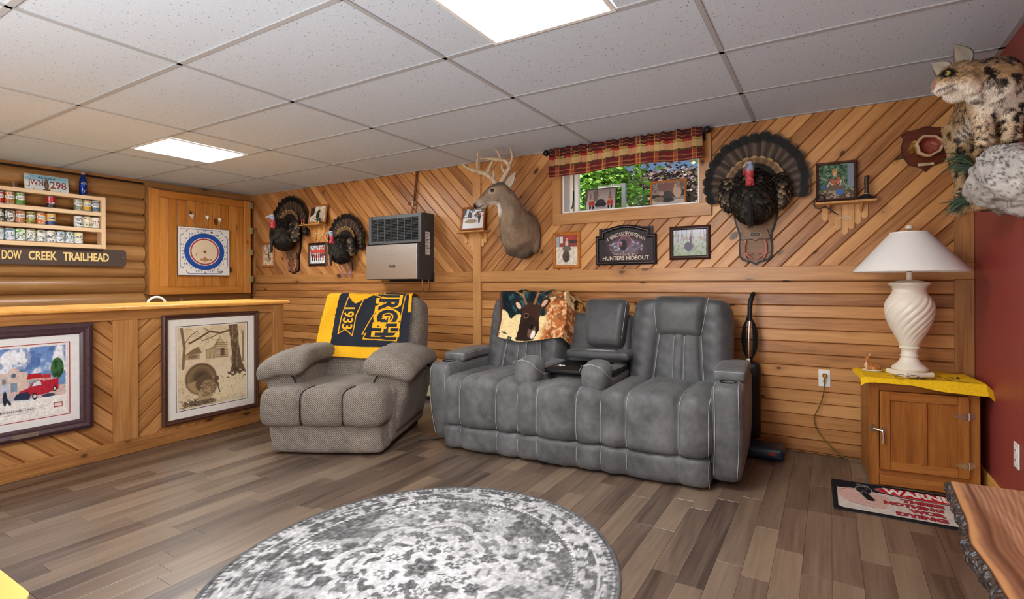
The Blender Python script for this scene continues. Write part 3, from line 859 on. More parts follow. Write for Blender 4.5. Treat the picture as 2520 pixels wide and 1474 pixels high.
for q in range(4):      # brackets of blue line around the edge
    def rt(u, v, q=q):
        u, v = u-.5, v-.5
        for _ in range(q): u, v = -v, u
        return (u+.5, v+.5)
    cv.line([rt(.15, .905), rt(.16, .94), rt(.19, .965), rt(.81, .965), rt(.84, .94), rt(.85, .905)], .011, '#22509e')
for k in range(20):
    a = PI/2-2*PI*(k+.5)/20; c, s_ = math.cos(a), math.sin(a); r0 = P_(R_out)+.012; r1 = r0+.03
    cv.poly([(.5+c*r0-s_*.011, .5+s_*r0+c*.011), (.5+c*r0+s_*.011, .5+s_*r0-c*.011), (.5+c*r1, .5+s_*r1)], '#22509e')
cv.noise(6, .8, 3, '#a2713f', .66, .72, (np.hypot(cv.u-.5, cv.v-.42) < .17)*1.0)
cv.build('face', lambda u, v: ((u-.5)*2*(DB-.004), -.0195, (v-.5)*2*(DB-.004)), 'print', db)
for k, nn in enumerate([20, 1, 18, 4, 13, 6, 10, 15, 2, 17, 3, 19, 7, 16, 8, 11, 14, 9, 12, 5]):
    a = PI/2-2*PI*k/20; cx_, cz_ = math.cos(a)*.239, math.sin(a)*.239; w_ = .0105 if nn < 10 else .017
    text('number', str(nn), (cx_-w_, cz_-.011, cx_+w_, cz_+.011), lambda u, v: (u, -.0202, v), 'ink_blue' if 'ink_blue' in MATS else simple('ink_blue', '#1f3f86', .6).name, db, .01)
text('maker_mark', 'WIDDY', (.135, -.245, .195, -.218), lambda u, v: (u, -.0202, v), 'ink_black', db, .02)
text('fine_print', 'MADE IN U.S.A.', (.14, -.256, .19, -.25), lambda u, v: (u, -.0202, v), 'ink_black', db)
text('fine_print', 'DART BOARD', (-.255, .245, -.2, .255), lambda u, v: (u, -.0202, v), 'ink_black', db)
# ---- darts
for (y, z, tx, lab) in ((3.034, 1.815, -.04, 'leftmost white-flighted dart tilted above the dartboard'), (3.174, 1.82, -.012, 'middle white-flighted dart above the dartboard'), (3.306, 1.805, -.008, 'rightmost white-flighted dart above the dartboard')):
    d = thing('dart', lab, 'dart', (XL+.163, y, z), R90, 'darts above the dartboard')
    e = Vector((tx, -.035, .1)); n_ = e.normalized()
    MB().tube([(0, 0, 0), e*.25], [.001, .0015], 6).build('point', 'steel', d)
    MB().tube([e*.2, e*.3, e*.62], [.002, .0042, .0038], 8).build('barrel', 'aged_brass', d)
    MB().tube([e*.62, e*.95], .0026, 6).build('shaft', 'white_plastic', d)
    for k in range(3):
        a, b = frame_along(n_); dr = a*math.cos(k*2.094+.3)+b*math.sin(k*2.094+.3); s_ = n_.cross(dr)*.0006
        p = [e*.72, e*.72+dr*.004, e*.92+dr*.022, e*1.12+dr*.021, e*1.1]
        vs = [q+s_ for q in p]+[q-s_ for q in p]; nn = 5
        mesh('flight', vs, [tuple(range(nn)), tuple(range(2*nn-1, nn-1, -1))]+[(i, i+nn, (i+1) % nn+nn, (i+1) % nn) for i in range(nn)], 'white_paint', d, False)
# ---- can shelf
SX = XL+.16; Y0s, Y1s = .95, 2.243
shf = thing('can_shelf', 'pale wooden wall shelf of four boards holding rows of cans', 'shelf', (SX, 0, 0), R90)
ZS = [(1.976, 2.010), (1.82, 1.857), (1.66, 1.696), (1.497, 1.536)]
for (a, b) in ZS: plank(shf, 'shelf_board', 'shelf_maple', (Y0s+.03, 0, a), (Y1s-.034, .105, b), 'x', .002)
plank(shf, 'side_board', 'shelf_maple', (Y1s-.034, -.001, 1.497), (Y1s, .105, 2.01), 'z', .002)
plank(shf, 'side_board', 'shelf_maple', (Y0s, -.001, 1.497), (Y0s+.03, .105, 2.01), 'z', .002)
# ---- cans
CR, CHT = .033, .113
def can(y, zrow, base, deco, word, label, group, wcol='ink_black', seed=0, dx=0):
    t = thing('drink_can', label, 'can', (SX-.048+dx, y, ZS[zrow][1]+.0005), R90, group)
    cv = Cv(120, 2*PI*CR/.098, base); q = np.random.RandomState(seed)
    deco(cv, seed)
    def fn(u, v):
        a = -PI/2+(u-.5)*2*PI; r = CR
        return (r*math.cos(a), r*math.sin(a), .007+v*.098)
    cv.build('label_wrap', fn, 'print_metal', t)
    MB().lathe([(.0245, .003), (.026, 0), (.029, .001), (CR-.0003, .007)], 28).build('base_rim', 'steel', t)
    MB().lathe([(CR-.0002, .105), (.0285, .111), (.0275, CHT), (.0262, CHT), (.0255, .109), (.0001, .109)], 28).build('lid', 'steel', t)
    if word:
        w_ = .052
        def tf(u, v):
            a = -PI/2+u/CR; return ((CR+.0004)*math.cos(a), (CR+.0004)*math.sin(a), v)
        text('lettering', word, (-w_/2, .056, w_/2, .074), tf, wcol, t, .02)
    return t
def d_plain(*cols):
    def f(cv, s):
        cv.noise(5, .6, s, cols[0], .45, .6)
        if len(cols) > 1: cv.noise(6, .9, s+5, cols[1], .55, .62)
        cv.ell(.5, .6, .2, .2, '#eeeef0'); cv.line([(.3, .62), (.42, .75), (.5, .68), (.6, .8), (.7, .62)], .05, '#d8dde4')
        cv.rect(0, 0, 1, .03, '#b9bcc0'); cv.rect(0, .96, 1, 1, '#b9bcc0')
    return f
def d_camo(*cols):
    def f(cv, s):
        for k, c in enumerate(cols): cv.noise(8, 1, s+k*9, c, .52, .56)
        cv.ell(.5, .6, .19, .17, '#e9e9ea'); cv.rect(0, .96, 1, 1, cols[-1])
    return f
def d_scene(top, hill, snow='#e9eff4'):
    def f(cv, s):
        cv.grad(0, 1, '#e6ecf2', top); cv.noise(4, .9, s, hill, .5, .58, ss(.25, .5, cv.v)); cv.noise(7, .9, s+3, snow, .48, .6); cv.noise(9, .8, s+8, '#33465c', .62, .66, 1-ss(.3, .6, cv.v))
        cv.ell(.5, .62, .18, .13, '#f1f3f5', .8)
    return f
def d_red(cv, s): cv.rect(0, 0, 1, .35, '#26262a'); cv.noise(6, 1, s, '#d6d6d8', .5, .56, (np.abs(cv.v-.38) < .1)*1.); cv.rect(0, .9, 1, 1, '#9c1a22')
def d_gold(cv, s): cv.rect(0, 0, 1, .3, '#223f7d'); cv.ring(.5, .6, 0, .27, '#e9d79a'); cv.ring(.5, .6, .22, .25, '#22356b'); cv.ell(.5, .6, .1, .08, '#1f2f66')
def d_yeti(cv, s): cv.ring(.5, .55, .18, .32, '#1f2f4a'); cv.ring(.5, .55, .23, .26, '#eef0f2'); cv.rect(.1, .45, .9, .66, '#eef0f2'); cv.noise(9, .9, s, '#1f2f4a', .6, .63, (cv.v < .25)*1.)
def d_cream(cv, s): cv.noise(14, 1, s, '#3d3524', .56, .6, ((np.abs(cv.v-.3) < .16))*1.); cv.ell(.55, .8, .06, .06, '#caa02c'); cv.ell(.4, .82, .05, .05, '#2e2a22')
def d_white(cv, s): cv.noise(9, 1, s, '#b0312e', .56, .6, ((np.abs(cv.v-.62) < .12))*1.); cv.noise(10, 1, s+4, '#5a7a5a', .56, .6, ((np.abs(cv.v-.3) < .1))*1.)
row1 = 'cans on the top row of the wall shelf'; row2 = 'cans on the middle row of the wall shelf'; row3 = 'cans on the bottom row of the wall shelf'
Yc = [1.515, 1.583, 1.649, 1.717, 1.784, 1.852, 1.916, 1.982, 2.048, 2.113, 2.180]
can(Yc[0], 1, '#b5232b', d_plain('#8e1a20'), 'BUSCH', 'red can cut by the photo edge on the top shelf row', row1, seed=1)
can(Yc[1], 1, '#e0792a', d_plain('#c25f1c', '#6a5a44'), 'BUSCH', 'orange can with pale badge on the top shelf row', row1, seed=2)
can(Yc[2], 1, '#5b9a37', d_plain('#3f7626'), 'BUSCH', 'bright green can on the top shelf row', row1, seed=3)
can(Yc[5], 1, '#b5202a', d_red, None, 'red and black can standing alone on the top shelf row', row1, seed=4)
can(Yc[8], 1, '#9aa39a', d_plain('#5f6b52', '#c8c27a'), 'BUSCH', 'grey-green can left of the yellow one on the top shelf row', row1, seed=5)
can(Yc[9], 1, '#d9b03a', d_plain('#c09020'), 'BUSCH', 'yellow can on the top shelf row', row1, seed=6)
can(Yc[10]-.004, 1, '#6f8796', d_plain('#55707f', '#3c5568'), 'BUSCH', 'blue-grey can at the right end of the top shelf row', row1, seed=7)
can(Yc[0], 2, '#b9bcae', d_camo('#5a5c48', '#2f3026'), 'BUSCH', 'camouflage can cut by the photo edge on the middle shelf row', row2, seed=8)
can(Yc[1], 2, '#d8d6c8', d_camo('#6c6a52', '#22231e'), 'BUSCH', 'black and white camouflage can on the middle shelf row', row2, seed=9)
can(Yc[2], 2, '#b9a58a', d_camo('#6c4a30', '#d46a2a'), 'BUSCH', 'brown and orange camouflage can on the middle shelf row', row2, seed=10)
can(Yc[3], 2, '#6e7a3a', d_camo('#39461f', '#b9a94a'), 'BUSCH', 'olive green camouflage can on the middle shelf row', row2, seed=11)
can(Yc[4], 2, '#e0d5c2', d_camo('#d97a2a', '#c8641c'), 'BUSCH', 'white and orange can on the middle shelf row', row2, seed=12)
can(Yc[5], 2, '#d9b454', d_gold, None, 'gold and navy can on the middle shelf row', row2, seed=13)
can(Yc[8], 2, '#dfe3e6', d_yeti, 'YETI', 'white can with dark blue round emblem on the middle shelf row', row2, seed=14)
can(Yc[9], 2, '#e6dfc4', d_cream, None, 'cream can with small dark print on the middle shelf row', row2, seed=15)
can(Yc[10]-.004, 2, '#e4e2da', d_white, 'FLY', 'white can with red lettering at the right end of the middle shelf row', row2, wcol='red_paint', seed=16)
sc3 = [('#7f9fb0', '#6a7a3a', 'pale can cut by the photo edge on the bottom shelf row'), ('#5f86a8', '#3f5f7a', 'blue mountain-print can, second on the bottom shelf row'), ('#8fc255', '#4f9a3a', 'bright green and white can on the bottom shelf row'),
       ('#b8c27a', '#7a6a4a', 'pale can with yellow-green hills, fourth on the bottom shelf row'), ('#a8b88a', '#5f6a4a', 'pale can with grey-green hills, fifth on the bottom shelf row'), ('#c8b88a', '#4a4a52', 'pale can with dark brown print, sixth on the bottom shelf row'),
       ('#88b0cc', '#2f4a66', 'white and blue can, third from the right of the bottom shelf row'), ('#9ac0c8', '#3f7a6a', 'white and teal can, second from the right of the bottom shelf row'), ('#e6cc4a', '#6a9ac0', 'yellow-topped blue can at the right end of the bottom shelf row')]
for k, (a, b, lb) in enumerate(sc3): can(Yc[k], 3, '#dfe6ec', d_scene(a, b), ('BUSCH', 'CH', 'SCH', 'CH', None, 'CH', 'USCH', 'CH', 'BUS')[k], lb, row3, seed=30+k)
# ---- plate, bottle and glass on top of the shelf
zt = 2.0105
pl = thing('license_plate', 'pale blue and white licence plate leaning on the wall atop the can shelf', 'licence plate', (SX-.055, 1.832, zt), R90, rot=(-.16, 0, R90))
cv = Cv(300, .302/.150, '#bfe0ea'); cv.grad(0, 1, '#eef2ee', '#7fbfdc'); cv.noise(4, .7, 2, '#e9d9a8', .5, .62, ss(.6, .3, cv.v)*1.0 if False else (cv.v < .45)*1.); cv.noise(5, .8, 7, '#f2f6f8', .5, .6, ((cv.v > .3)&(cv.v < .62))*1.)
cv.rect(.02, .84, .1, .94, '#f1efe6')
for (u, v) in ((.2, .9), (.8, .9), (.2, .1), (.8, .1)): cv.ell(u, v, .012, .02, '#26404a')
cv.ell(.49, .38, .055, .28, '#6a5642'); cv.ell(.49, .68, .035, .12, '#7a6650'); cv.ell(.49, .36, .035, .2, '#8a765e', .8); cv.noise(40, .9, 3, '#352820', .52, .6, (((cv.u-.49)/.055)**2+((cv.v-.42)/.33)**2 < 1)*1.); cv.ell(.49, .1, .09, .05, '#574636')
edge = (np.minimum(np.minimum(cv.u*2.01, (1-cv.u)*2.01), np.minimum(cv.v, 1-cv.v)) < .018)*1.; cv.put(edge, '#e8ece8')
cv.build('face', lambda u, v: ((u-.5)*.302, -.0012, .001+v*.15), 'print_metal', pl)
MB().box(-.151, .151, -.001, .001, .001, .151, .0005).build('plate', 'steel', pl, False)
simple('plate_red', '#8c2f2f', .5); simple('plate_navy', '#1f3f66', .5)
pf = lambda u, v: (u, -.0018, v)
text('lettering', 'JWN', (-.128, .032, -.024, .104), pf, 'plate_red', pl, .015)
text('lettering', '298', (.022, .032, .136, .104), pf, 'plate_red', pl, .015)
text('lettering', 'ALASKA', (-.062, .117, .066, .136), pf, 'plate_navy', pl, .03)
text('lettering', 'JAN', (-.142, .129, -.124, .14), pf, 'plate_red', pl, .02)
bt = thing('aluminium_bottle', 'dark blue metal bottle standing upright on the can shelf', 'bottle', (SX-.05, 2.086, zt), R90)
simple('bottle_blue', '#1d3fa0', .18, .7, spec=.7)
MB().lathe([(.027, 0), (.03, .004), (.03, .125), (.029, .14), (.022, .165), (.0155, .185), (.0145, .205)], 32).build('body', 'bottle_blue', bt)
MB().lathe([(.0152, .186), (.0146, .206), (.0001, .206)], 24).build('neck_band', 'plate_red', bt)
MB().lathe([(.0001, .206), (.0165, .206), (.0168, .222), (.0155, .224), (.0001, .224)], 24).build('cap', 'steel', bt)
bf = lambda u, v: (.0304*math.cos(-PI/2+u/.03), .0304*math.sin(-PI/2+u/.03), v)
text('lettering', 'ULTRA', (-.024, .108, .024, .119), bf, 'white_plastic', bt, .01)
text('lettering', 'MICHELOB', (-.02, .121, .02, .127), bf, 'white_plastic', bt, .0)
mesh('emblem', [bf(u, v) for u, v in ((0, .028), (.02, .05), (.012, .058), (0, .048), (-.012, .058), (-.02, .05))], [(0, 1, 2, 3), (0, 3, 4, 5)], 'tan_card', bt, False)
gl_ = thing('shot_glass', 'small clear shot glass on the left of the can shelf top', 'glass', (SX-.05, 1.615, zt), R90)
MB().lathe([(.0001, 0), (.018, 0), (.0185, .002), (.024, .055), (.0225, .055), (.0175, .01), (.0001, .009)], 28).build('cup', 'clear_glass', gl_)
# ---- trailhead sign
sg = thing('trail_sign', 'brown routed wooden trail sign with yellow capitals under the can shelf', 'sign', (XL+.10, 0, 1.412), R90)
def rrect(x0, x1, z0, z1, r, n=6):
    P = []
    for (cx_, cz_, a0) in ((x1-r, z1-r, 0), (x0+r, z1-r, PI/2), (x0+r, z0+r, PI), (x1-r, z0+r, 1.5*PI)):
        for k in range(n+1): a = a0+PI/2*k/n; P.append((cx_+r*math.cos(a), cz_+r*math.sin(a)))
    return P
MB().prism(rrect(.95, 2.43, -.083, .083, .03), 0, .035).build('board', 'sign_brown', sg, True)
for w_, a, b in (('DOW', 1.537, 1.661), ('CREEK', 1.706, 1.897), ('TRAILHEAD', 1.94, 2.288)):
    text('lettering', w_, (a, -.04, b, .042), lambda u, v: (u, -.0012, v), 'sign_yellow', sg, .028, 3)
MB().sphere((2.405, -.001, .005), .005, 8, 6).build('screw', 'steel', sg)

# ================================================================== PICTURES
def frame_ring(mb, w, h, prof):
    """mitred moulding; prof: (inset from the outer edge, y)"""
    L = []
    for (i, y) in prof: L.append([(-w/2+i, y, -h/2+i), (w/2-i, y, -h/2+i), (w/2-i, y, h/2-i), (-w/2+i, y, h/2-i)])
    vs = [p for r in L for p in r]; fs = []
    for k in range(len(L)-1):
        for j in range(4): fs.append((k*4+j, k*4+(j+1) % 4, (k+1)*4+(j+1) % 4, (k+1)*4+j))
    return mb.add(vs, fs)
def picture(name, label, loc, rotz, w, h, fw, fd, fmat, paint, nx=90, mat_w=0, mat_c='pic_mat', tilt=0, group=None, liner=None, inner=None, cat='picture', stand=False, gloss='print_gloss'):
    t = tag(empty(name, loc, (tilt, 0, rotz)), label, cat, group)
    mb = MB(); frame_ring(mb, w, h, [(0, 0), (0, -fd*.55), (fw*.12, -fd*.8), (fw*.35, -fd), (fw*.62, -fd*.8), (fw*.8, -fd*.85), (fw, -fd*.5), (fw, -fd*.3)])
    mb.build('frame', fmat, t, True, 25)
    if liner:
        k = MB(); frame_ring(k, w-2*fw*.72, h-2*fw*.72, [(0, -fd*.87), (.0015, -fd*.93), (.004, -fd*.93), (.005, -fd*.4)]); k.build('liner', liner, t, False)
    MB().box(-w/2+fw*.6, w/2-fw*.6, -fd*.32, -.001, -h/2+fw*.6, h/2-fw*.6).build('backing', 'tan_card', t, False)
    iw, ih = w-2*fw-2*mat_w, h-2*fw-2*mat_w
    if mat_w:
        k = MB(); frame_ring(k, w-2*fw+.002, h-2*fw+.002, [(0, -fd*.36), (mat_w, -fd*.36), (mat_w, -fd*.33)]); k.build('mount', mat_c, t, False)
        if inner:
            k = MB(); frame_ring(k, iw+.012+.012, ih+.024, [(0, -fd*.365), (.0045, -fd*.365)]); k.build('mount_line', inner, t, False)
    cv = Cv(nx, iw/ih, '#888888'); paint(cv)
    cv.build('print', lambda u, v: ((u-.5)*iw, -fd*.335, (v-.5)*ih), gloss, t)
    if stand:
        MB().add([(-.02, 0, h*.3), (.02, 0, h*.3), (.03, .07, -h/2), (-.03, .07, -h/2)], [(0, 1, 2, 3)]).build('easel_back', 'tan_card', t, False)
    return t
# bar pictures
def p_truck(c):
    c.rect(0, 0, 1, 1, '#efece6'); u_keep = c.u.copy(); c.u = (c.u-.40)/.60
    x0, x1, y0, y1 = -2, .97, .27, .99
    c.put(((c.u > x0)&(c.u < x1)&(c.v > y0)&(c.v < y1))*1., '#6f93c8')
    m = ((c.u > x0)&(c.u < x1)&(c.v > .62)&(c.v < y1))*1.
    c.noise(5, .95, 4, '#f1f3f6', .45, .6, m); c.noise(8, .5, 9, '#3c5a96', .55, .7, m)
    c.rect(x0, y0, x1, .42, '#d3b9b4'); c.rect(x0, y0, .55, .34, '#b9b6c0'); 
    c.rect(-2, .4, 0, .6, '#cdb7aa'); c.poly([(0, .4), (0, .66), (.12, .66), (.14, .70), (.2, .73), (.26, .70), (.28, .66), (.4, .66), (.4, .4)], '#d9c3b6'); c.rect(.03, .5, .12, .6, '#a9b4bd'); c.ell(.2, .62, .035, .03, '#5f6f7f'); c.rect(.16, .40, .25, .52, '#7f93a8')
    c.poly([(.38, .55), (.41, .62), (.6, .61), (.62, .54)], '#b5262e'); c.rect(.4, .42, .75, .55, '#cfae9c'); c.rect(.42, .42, .56, .53, '#8ea6b4'); c.poly([(.6, .54), (.62, .59), (.74, .59), (.74, .53)], '#b9343a'); c.rect(.62, .44, .7, .52, '#a9c0c8')
    c.ell(.84, .66, .1, .15, '#3c6a3c'); c.noise(16, .8, 6, '#1f3f24', .5, .6, (((c.u-.84)/.1)**2+((c.v-.66)/.15)**2 < 1)*1.); c.rect(.83, .42, .85, .52, '#4a3a2a')
    c.poly([(.26, .32), (.28, .39), (.42, .43), (.46, .49), (.58, .52), (.82, .53), (.86, .5), (.86, .36), (.62, .31)], '#b8243a'); c.poly([(.46, .44), (.49, .49), (.58, .51), (.6, .45)], '#cfdbe4'); c.poly([(.2, .30), (.24, .36), (.4, .38), (.44, .32), (.42, .26), (.22, .26)], '#23304a')
    for (u, v, r) in ((.5, .30, .05), (.8, .37, .04)): c.ell(u, v, r*.75, r, '#1c1d22'); c.ell(u, v, r*.42, r*.56, '#d6d0c6')
    c.line([(.2, .27), (.46, .25)], .02, '#d9dde2'); c.ell(.7, .29, .1, .025, '#3c4656')
    c.ell(.08, .44, .05, .09, '#b9c6dc'); c.ell(.07, .55, .025, .035, '#8a7466'); c.ell(.08, .32, .03, .1, '#1f2836'); c.line([(.09, .32), (.15, .24)], .04, '#1f2836')
    c.rect(.78, .1, .92, .17, '#b0392e'); c.rect(.795, .115, .905, .155, '#e7dfd6')
    for k in range(4): c.line([(-.5, .15-k*.022), (.7-.1*k, .15-k*.022)], .006, '#b9b4ac')
    c.noise(40, .12, 7); c.u = u_keep
pc = picture('framed_print', 'wide purple-brown framed print of a red van outside a pale building, on the bar front', (XB+.009, 1.03, .568), R90, .735, .67, .068, .03, simple('frame_plum', '#4a3238', .35, var=.15), p_truck, 240, .055, 'white_paint', inner='red_paint')
text('van_lettering', 'Budweiser', (.135, -.003, .195, .008), lambda u, v: (u, -.0104, v+.1*(u-.1)), 'white_plastic', pc)
text('caption', 'GRATITUDE, 1941', (-.06, -.165, .09, -.152), lambda u, v: (u, -.0108, v), 'ink_black', pc)
MB().prism(rrect(.0, .11, -.317, -.292, .006, 3), -.0308, -.0285).build('name_plate', 'nickel', pc, False)
def p_turkey(c):
    c.rect(0, 0, 1, 1, '#e8d5b0'); ink = '#6a523c'; dk = '#463528'
    c.noise(9, .35, 3, '#cdb48a', .5, .65); c.noise(5, .5, 5, '#f1e3c2', .5, .62)
    q = random.Random(5)
    # path and grass strokes
    c.poly([(.35, .0), (1, .12), (1, .42), (.62, .3)], '#efdcb4', .8)
    for _ in range(260):
        u, v = q.random(), q.random()*.42; c.line([(u, v), (u+q.gauss(0, .01), v+.012+q.random()*.012)], .004, ink, .5)
    for _ in range(150):
        u = .05+q.random()*.45; v = q.random()*.09; c.line([(u, v), (u+q.gauss(0, .03), v+.02)], .006, dk, .7)
    # cabin and barn
    c.poly([(.38, .58), (.38, .7), (.5, .72), (.6, .86), (.72, .68), (.72, .58)], '#cdb48c'); c.poly([(.36, .69), (.49, .73), (.6, .87), (.52, .7)], '#a58c66'); c.poly([(.1, .6), (.1, .66), (.3, .68), (.3, .59)], '#b9a078'); c.poly([(.08, .65), (.2, .72), (.28, .75), (.33, .67)], '#8a7250')
    for k in range(9): c.line([(.53, .6+k*.022), (.71, .585+k*.022)], .006, dk, .8)
    for k in range(7): c.line([(.39+k*.02, .58), (.4+k*.02, .69)], .005, ink, .7)
    c.rect(.6, .6, .66, .7, dk, .7); c.rect(.14, .61, .27, .65, ink, .6)
    # trees
    c.poly([(.74, .36), (.79, .5), (.76, .75), (.72, 1), (.86, 1), (.88, .75), (.93, .5), (1, .34), (.9, .4), (.84, .38)], '#6e5842')
    for _ in range(120):
        u = .75+q.random()*.13; v = .4+q.random()*.6; c.line([(u, v), (u+q.gauss(0, .006), v+.05)], .005, dk if q.random() < .6 else '#b9a078', .8)
    c.line([(.76, .93), (.6, .9), (.44, .93), (.3, .86), (.16, .8)], .022, ink); c.line([(.6, .9), (.46, .85), (.34, .82)], .01, ink); c.line([(.44, .93), (.36, .98)], .009, ink)
    c.line([(.07, .5), (.09, .75), (.05, 1)], .03, ink, .8); c.line([(.09, .8), (.18, .9), (.28, .95)], .01, ink, .8); c.line([(.95, .5), (.95, .9)], .02, ink, .7)
    for _ in range(60):
        u, v = q.random(), .78+q.random()*.2; c.line([(u, v), (u+q.gauss(0, .05), v+q.gauss(0, .03))], .004, ink, .6)
    c.noise(30, .8, 8, dk, .56, .62, ((c.u > .7)&(c.v > .3)&(c.v < .42))*1.)
    # turkey
    cu, cv_ = .32, .34
    c.ell(cu, cv_, .22, .2, ink, 1, .25); c.ell(cu, cv_-.005, .2, .18, '#b09468', 1, .25)
    for k in range(40):
        a = .1+k*PI*1.05/40; c.line([(cu, cv_), (cu+.205*math.cos(a), cv_+.185*math.sin(a))], .007, dk, .75)
    c.ell(cu+.05, cv_-.06, .13, .11, '#6a5440'); c.ell(cu+.1, cv_-.12, .12, .1, '#a58a62', 1, .3); c.ell(cu+.06, cv_-.2, .11, .09, '#bda27a', 1, .2)
    for _ in range(160):
        a, r = q.random()*2*PI, q.random()**.5; u, v = cu+.09+.13*r*math.cos(a), cv_-.13+.1*r*math.sin(a); c.ell(u, v, .008, .004, dk, .7)
    c.ell(cu+.22, cv_-.02, .035, .035, ink); c.line([(cu+.2, cv_-.05), (cu+.24, cv_-.1)], .03, ink); c.line([(cu+.24, cv_-.12), (cu+.27, cv_-.2)], .012, dk)
    c.ell(cu+.02, .045, .2, .03, dk, .5)
picture('framed_print', 'tall brown framed sepia drawing of a strutting turkey and barn, on the bar front', (XB+.009, 2.116, .527), R90, .68, .79, .035, .026, 'frame_brown', p_turkey, 230, .062, 'pic_mat', inner='ink_black', gloss='print')
# ================================================================== BACK WALL THINGS (local -y faces the room)
def on_wall(x, z, d=0): return (x, YW-d-.0005, z)
def p_desert(c):
    c.grad(0, 1, '#d9c4a2', '#b9a892'); c.noise(7, .5, 1, '#8a7a62', .5, .6, (c.v > .6)*1.); c.line([(.25, .55), (.45, .5), (.6, .62)], .04, '#5f4a38'); c.person(.55, .38, .4, '#6a6a62'); c.ell(.6, .3, .2, .1, '#8d7a5e'); c.noise(14, .4, 3)
def p_group(c):
    c.rect(0, 0, 1, 1, '#c9d3de'); c.noise(10, .8, 2, '#5a5450', .55, .6, (c.v > .7)*1.); c.rect(0, 0, 1, .3, '#e3e6ea')
    for k in range(8): c.person(.08+k*.12, .4, .5, '#d6402a')
    for k in range(6): c.person(.15+k*.14, .12, .5, '#c8352a' if k % 2 else '#3a2f2c')
    c.noise(20, .25, 5)
def p_dog(c):
    c.rect(0, 0, 1, 1, '#b9ad98'); c.noise(6, .9, 2, '#e3d9c4', .45, .6); c.poly([(0, .35), (0, 1), (.3, 1), (.25, .5)], '#2a2622'); c.ell(.5, .4, .12, .25, '#241f1d'); c.ell(.56, .68, .08, .1, '#241f1d'); c.ell(.55, .15, .2, .06, '#3a332c'); c.line([(.45, .6), (.55, .9)], .03, '#1f1b18')
def p_snowdeer(c):
    c.rect(0, 0, 1, 1, '#e1e4e8'); c.noise(8, .95, 2, '#4a4d55', .45, .55, (c.v > .55)*1.); c.ell(.4, .36, .3, .1, '#9a8a70'); c.line([(.6, .4), (.62, .75)], .03, '#7a664c'); c.person(.8, .25, .6, '#3a3230', legs='#26242a'); c.ell(.82, .68, .05, .05, '#b0362c')
def p_redtruck(c):
    c.rect(0, 0, 1, 1, '#d9cfbd'); c.noise(20, .2, 2); c.rect(0, .62, 1, 1, '#8e3a30'); c.rect(.18, .75, .32, .97, '#d9d6cc'); c.rect(.55, .86, .85, 1, '#b5382e'); c.rect(.6, .74, 1, .84, '#3a2f30'); c.rect(0, .62, .15, .97, '#9aa4a8')
    c.person(.5, .52, .4, '#c9c0b0'); c.ell(.5, .56, .2, .1, '#6a5f50'); c.ell(.47, .3, .17, .2, '#55493e'); c.noise(30, .6, 6, '#26201b', .5, .6, ((((c.u-.47)/.17)**2+((c.v-.3)/.2)**2) < 1)*1.)
def p_woods(c):
    c.grad(0, 1, '#93a184', '#cfd3e0'); c.noise(20, .5, 2, '#5f6f52', .5, .6, (c.v < .5)*1.); c.noise(9, .6, 4, '#a58a66', .5, .62, ((c.v > .5)&(c.v < .85))*1.)
    q = random.Random(2)
    for _ in range(16): u = q.random(); c.line([(u, .55), (u+q.gauss(0, .03), 1)], .02, '#7f8494', .8)
    c.person(.53, .45, .4, '#6b4a5f'); c.turkey(.47, .18, .36, '#5b4a58', '#4a4460', '#7a6a7a')
def p_hunter(c):
    c.rect(0, 0, 1, 1, '#4a6a52'); c.noise(14, .9, 2, '#2a4030', .48, .56); c.noise(16, .7, 5, '#8fa98a', .58, .64); c.rect(.82, .3, 1, 1, '#7f8a96'); c.rect(0, 0, 1, .22, '#5a4a3c'); c.noise(25, .9, 6, '#b09a82', .52, .6, (c.v < .26)*1.)
    c.ell(.46, .42, .24, .2, '#8d7c6b'); c.noise(22, .8, 8, '#4a4034', .5, .58, ((((c.u-.46)/.24)**2+((c.v-.42)/.2)**2) < 1)*1.); c.line([(.38, .55), (.44, .42)], .05, '#cf5a2c'); c.line([(.58, .6), (.54, .45)], .06, '#cf5a2c'); c.ell(.46, .74, .07, .08, '#cf9d80'); c.ell(.46, .82, .08, .04, '#b88a3a'); c.rect(.12, .24, .75, .36, '#6a5a4a'); c.ell(.6, .18, .12, .08, '#3f6fa8'); c.ell(.16, .34, .1, .05, '#3f6090')
    c.line([(.25, .35), (.3, .5), (.4, .4)], .02, '#d9cbb0'); c.line([(.55, .45), (.66, .52), (.6, .36)], .02, '#d9cbb0')
def p_jeep(c):
    c.grad(0, 1, '#c7bcb5', '#8d7f7a'); c.noise(10, .8, 2, '#5f5450', .5, .6, (c.v > .45)*1., asp=.15); c.ell(.5, .3, .2, .14, '#26242a'); c.ell(.5, .44, .14, .1, '#33323a'); c.rect(.3, .12, .7, .2, '#8f8b90')
    for u in (.14, .24, .78, .88): c.person(u, .1, .5, '#a83a2e', legs='#201e20')
def p_porch(c):
    c.rect(0, 0, 1, 1, '#8a8078'); c.rect(0, 0, 1, .2, '#b3a8a0'); c.noise(7, .7, 3, '#5d4a45', .5, .6, (c.v > .55)*1.); c.rect(.2, .62, .75, .95, '#7c5a55'); c.rect(0, .3, .25, .45, '#2c2a2c'); c.rect(.8, .35, 1, .6, '#2c2a2c')
    c.person(.72, .3, .6, '#b7a088'); c.ell(.8, .5, .12, .22, '#b59d88'); c.ell(.46, .38, .22, .22, '#46403e'); c.ell(.5, .2, .2, .1, '#2b2826'); c.ell(.22, .25, .16, .12, '#7a6a5a'); c.ell(.3, .5, .08, .09, '#a98f7a')
picture('photo_frame', 'small oak-framed photo left of the left turkey mount, near the shutter', on_wall(-6.106, 1.5), 0, .26, .31, .028, .018, 'frame_oak', p_desert, 70)
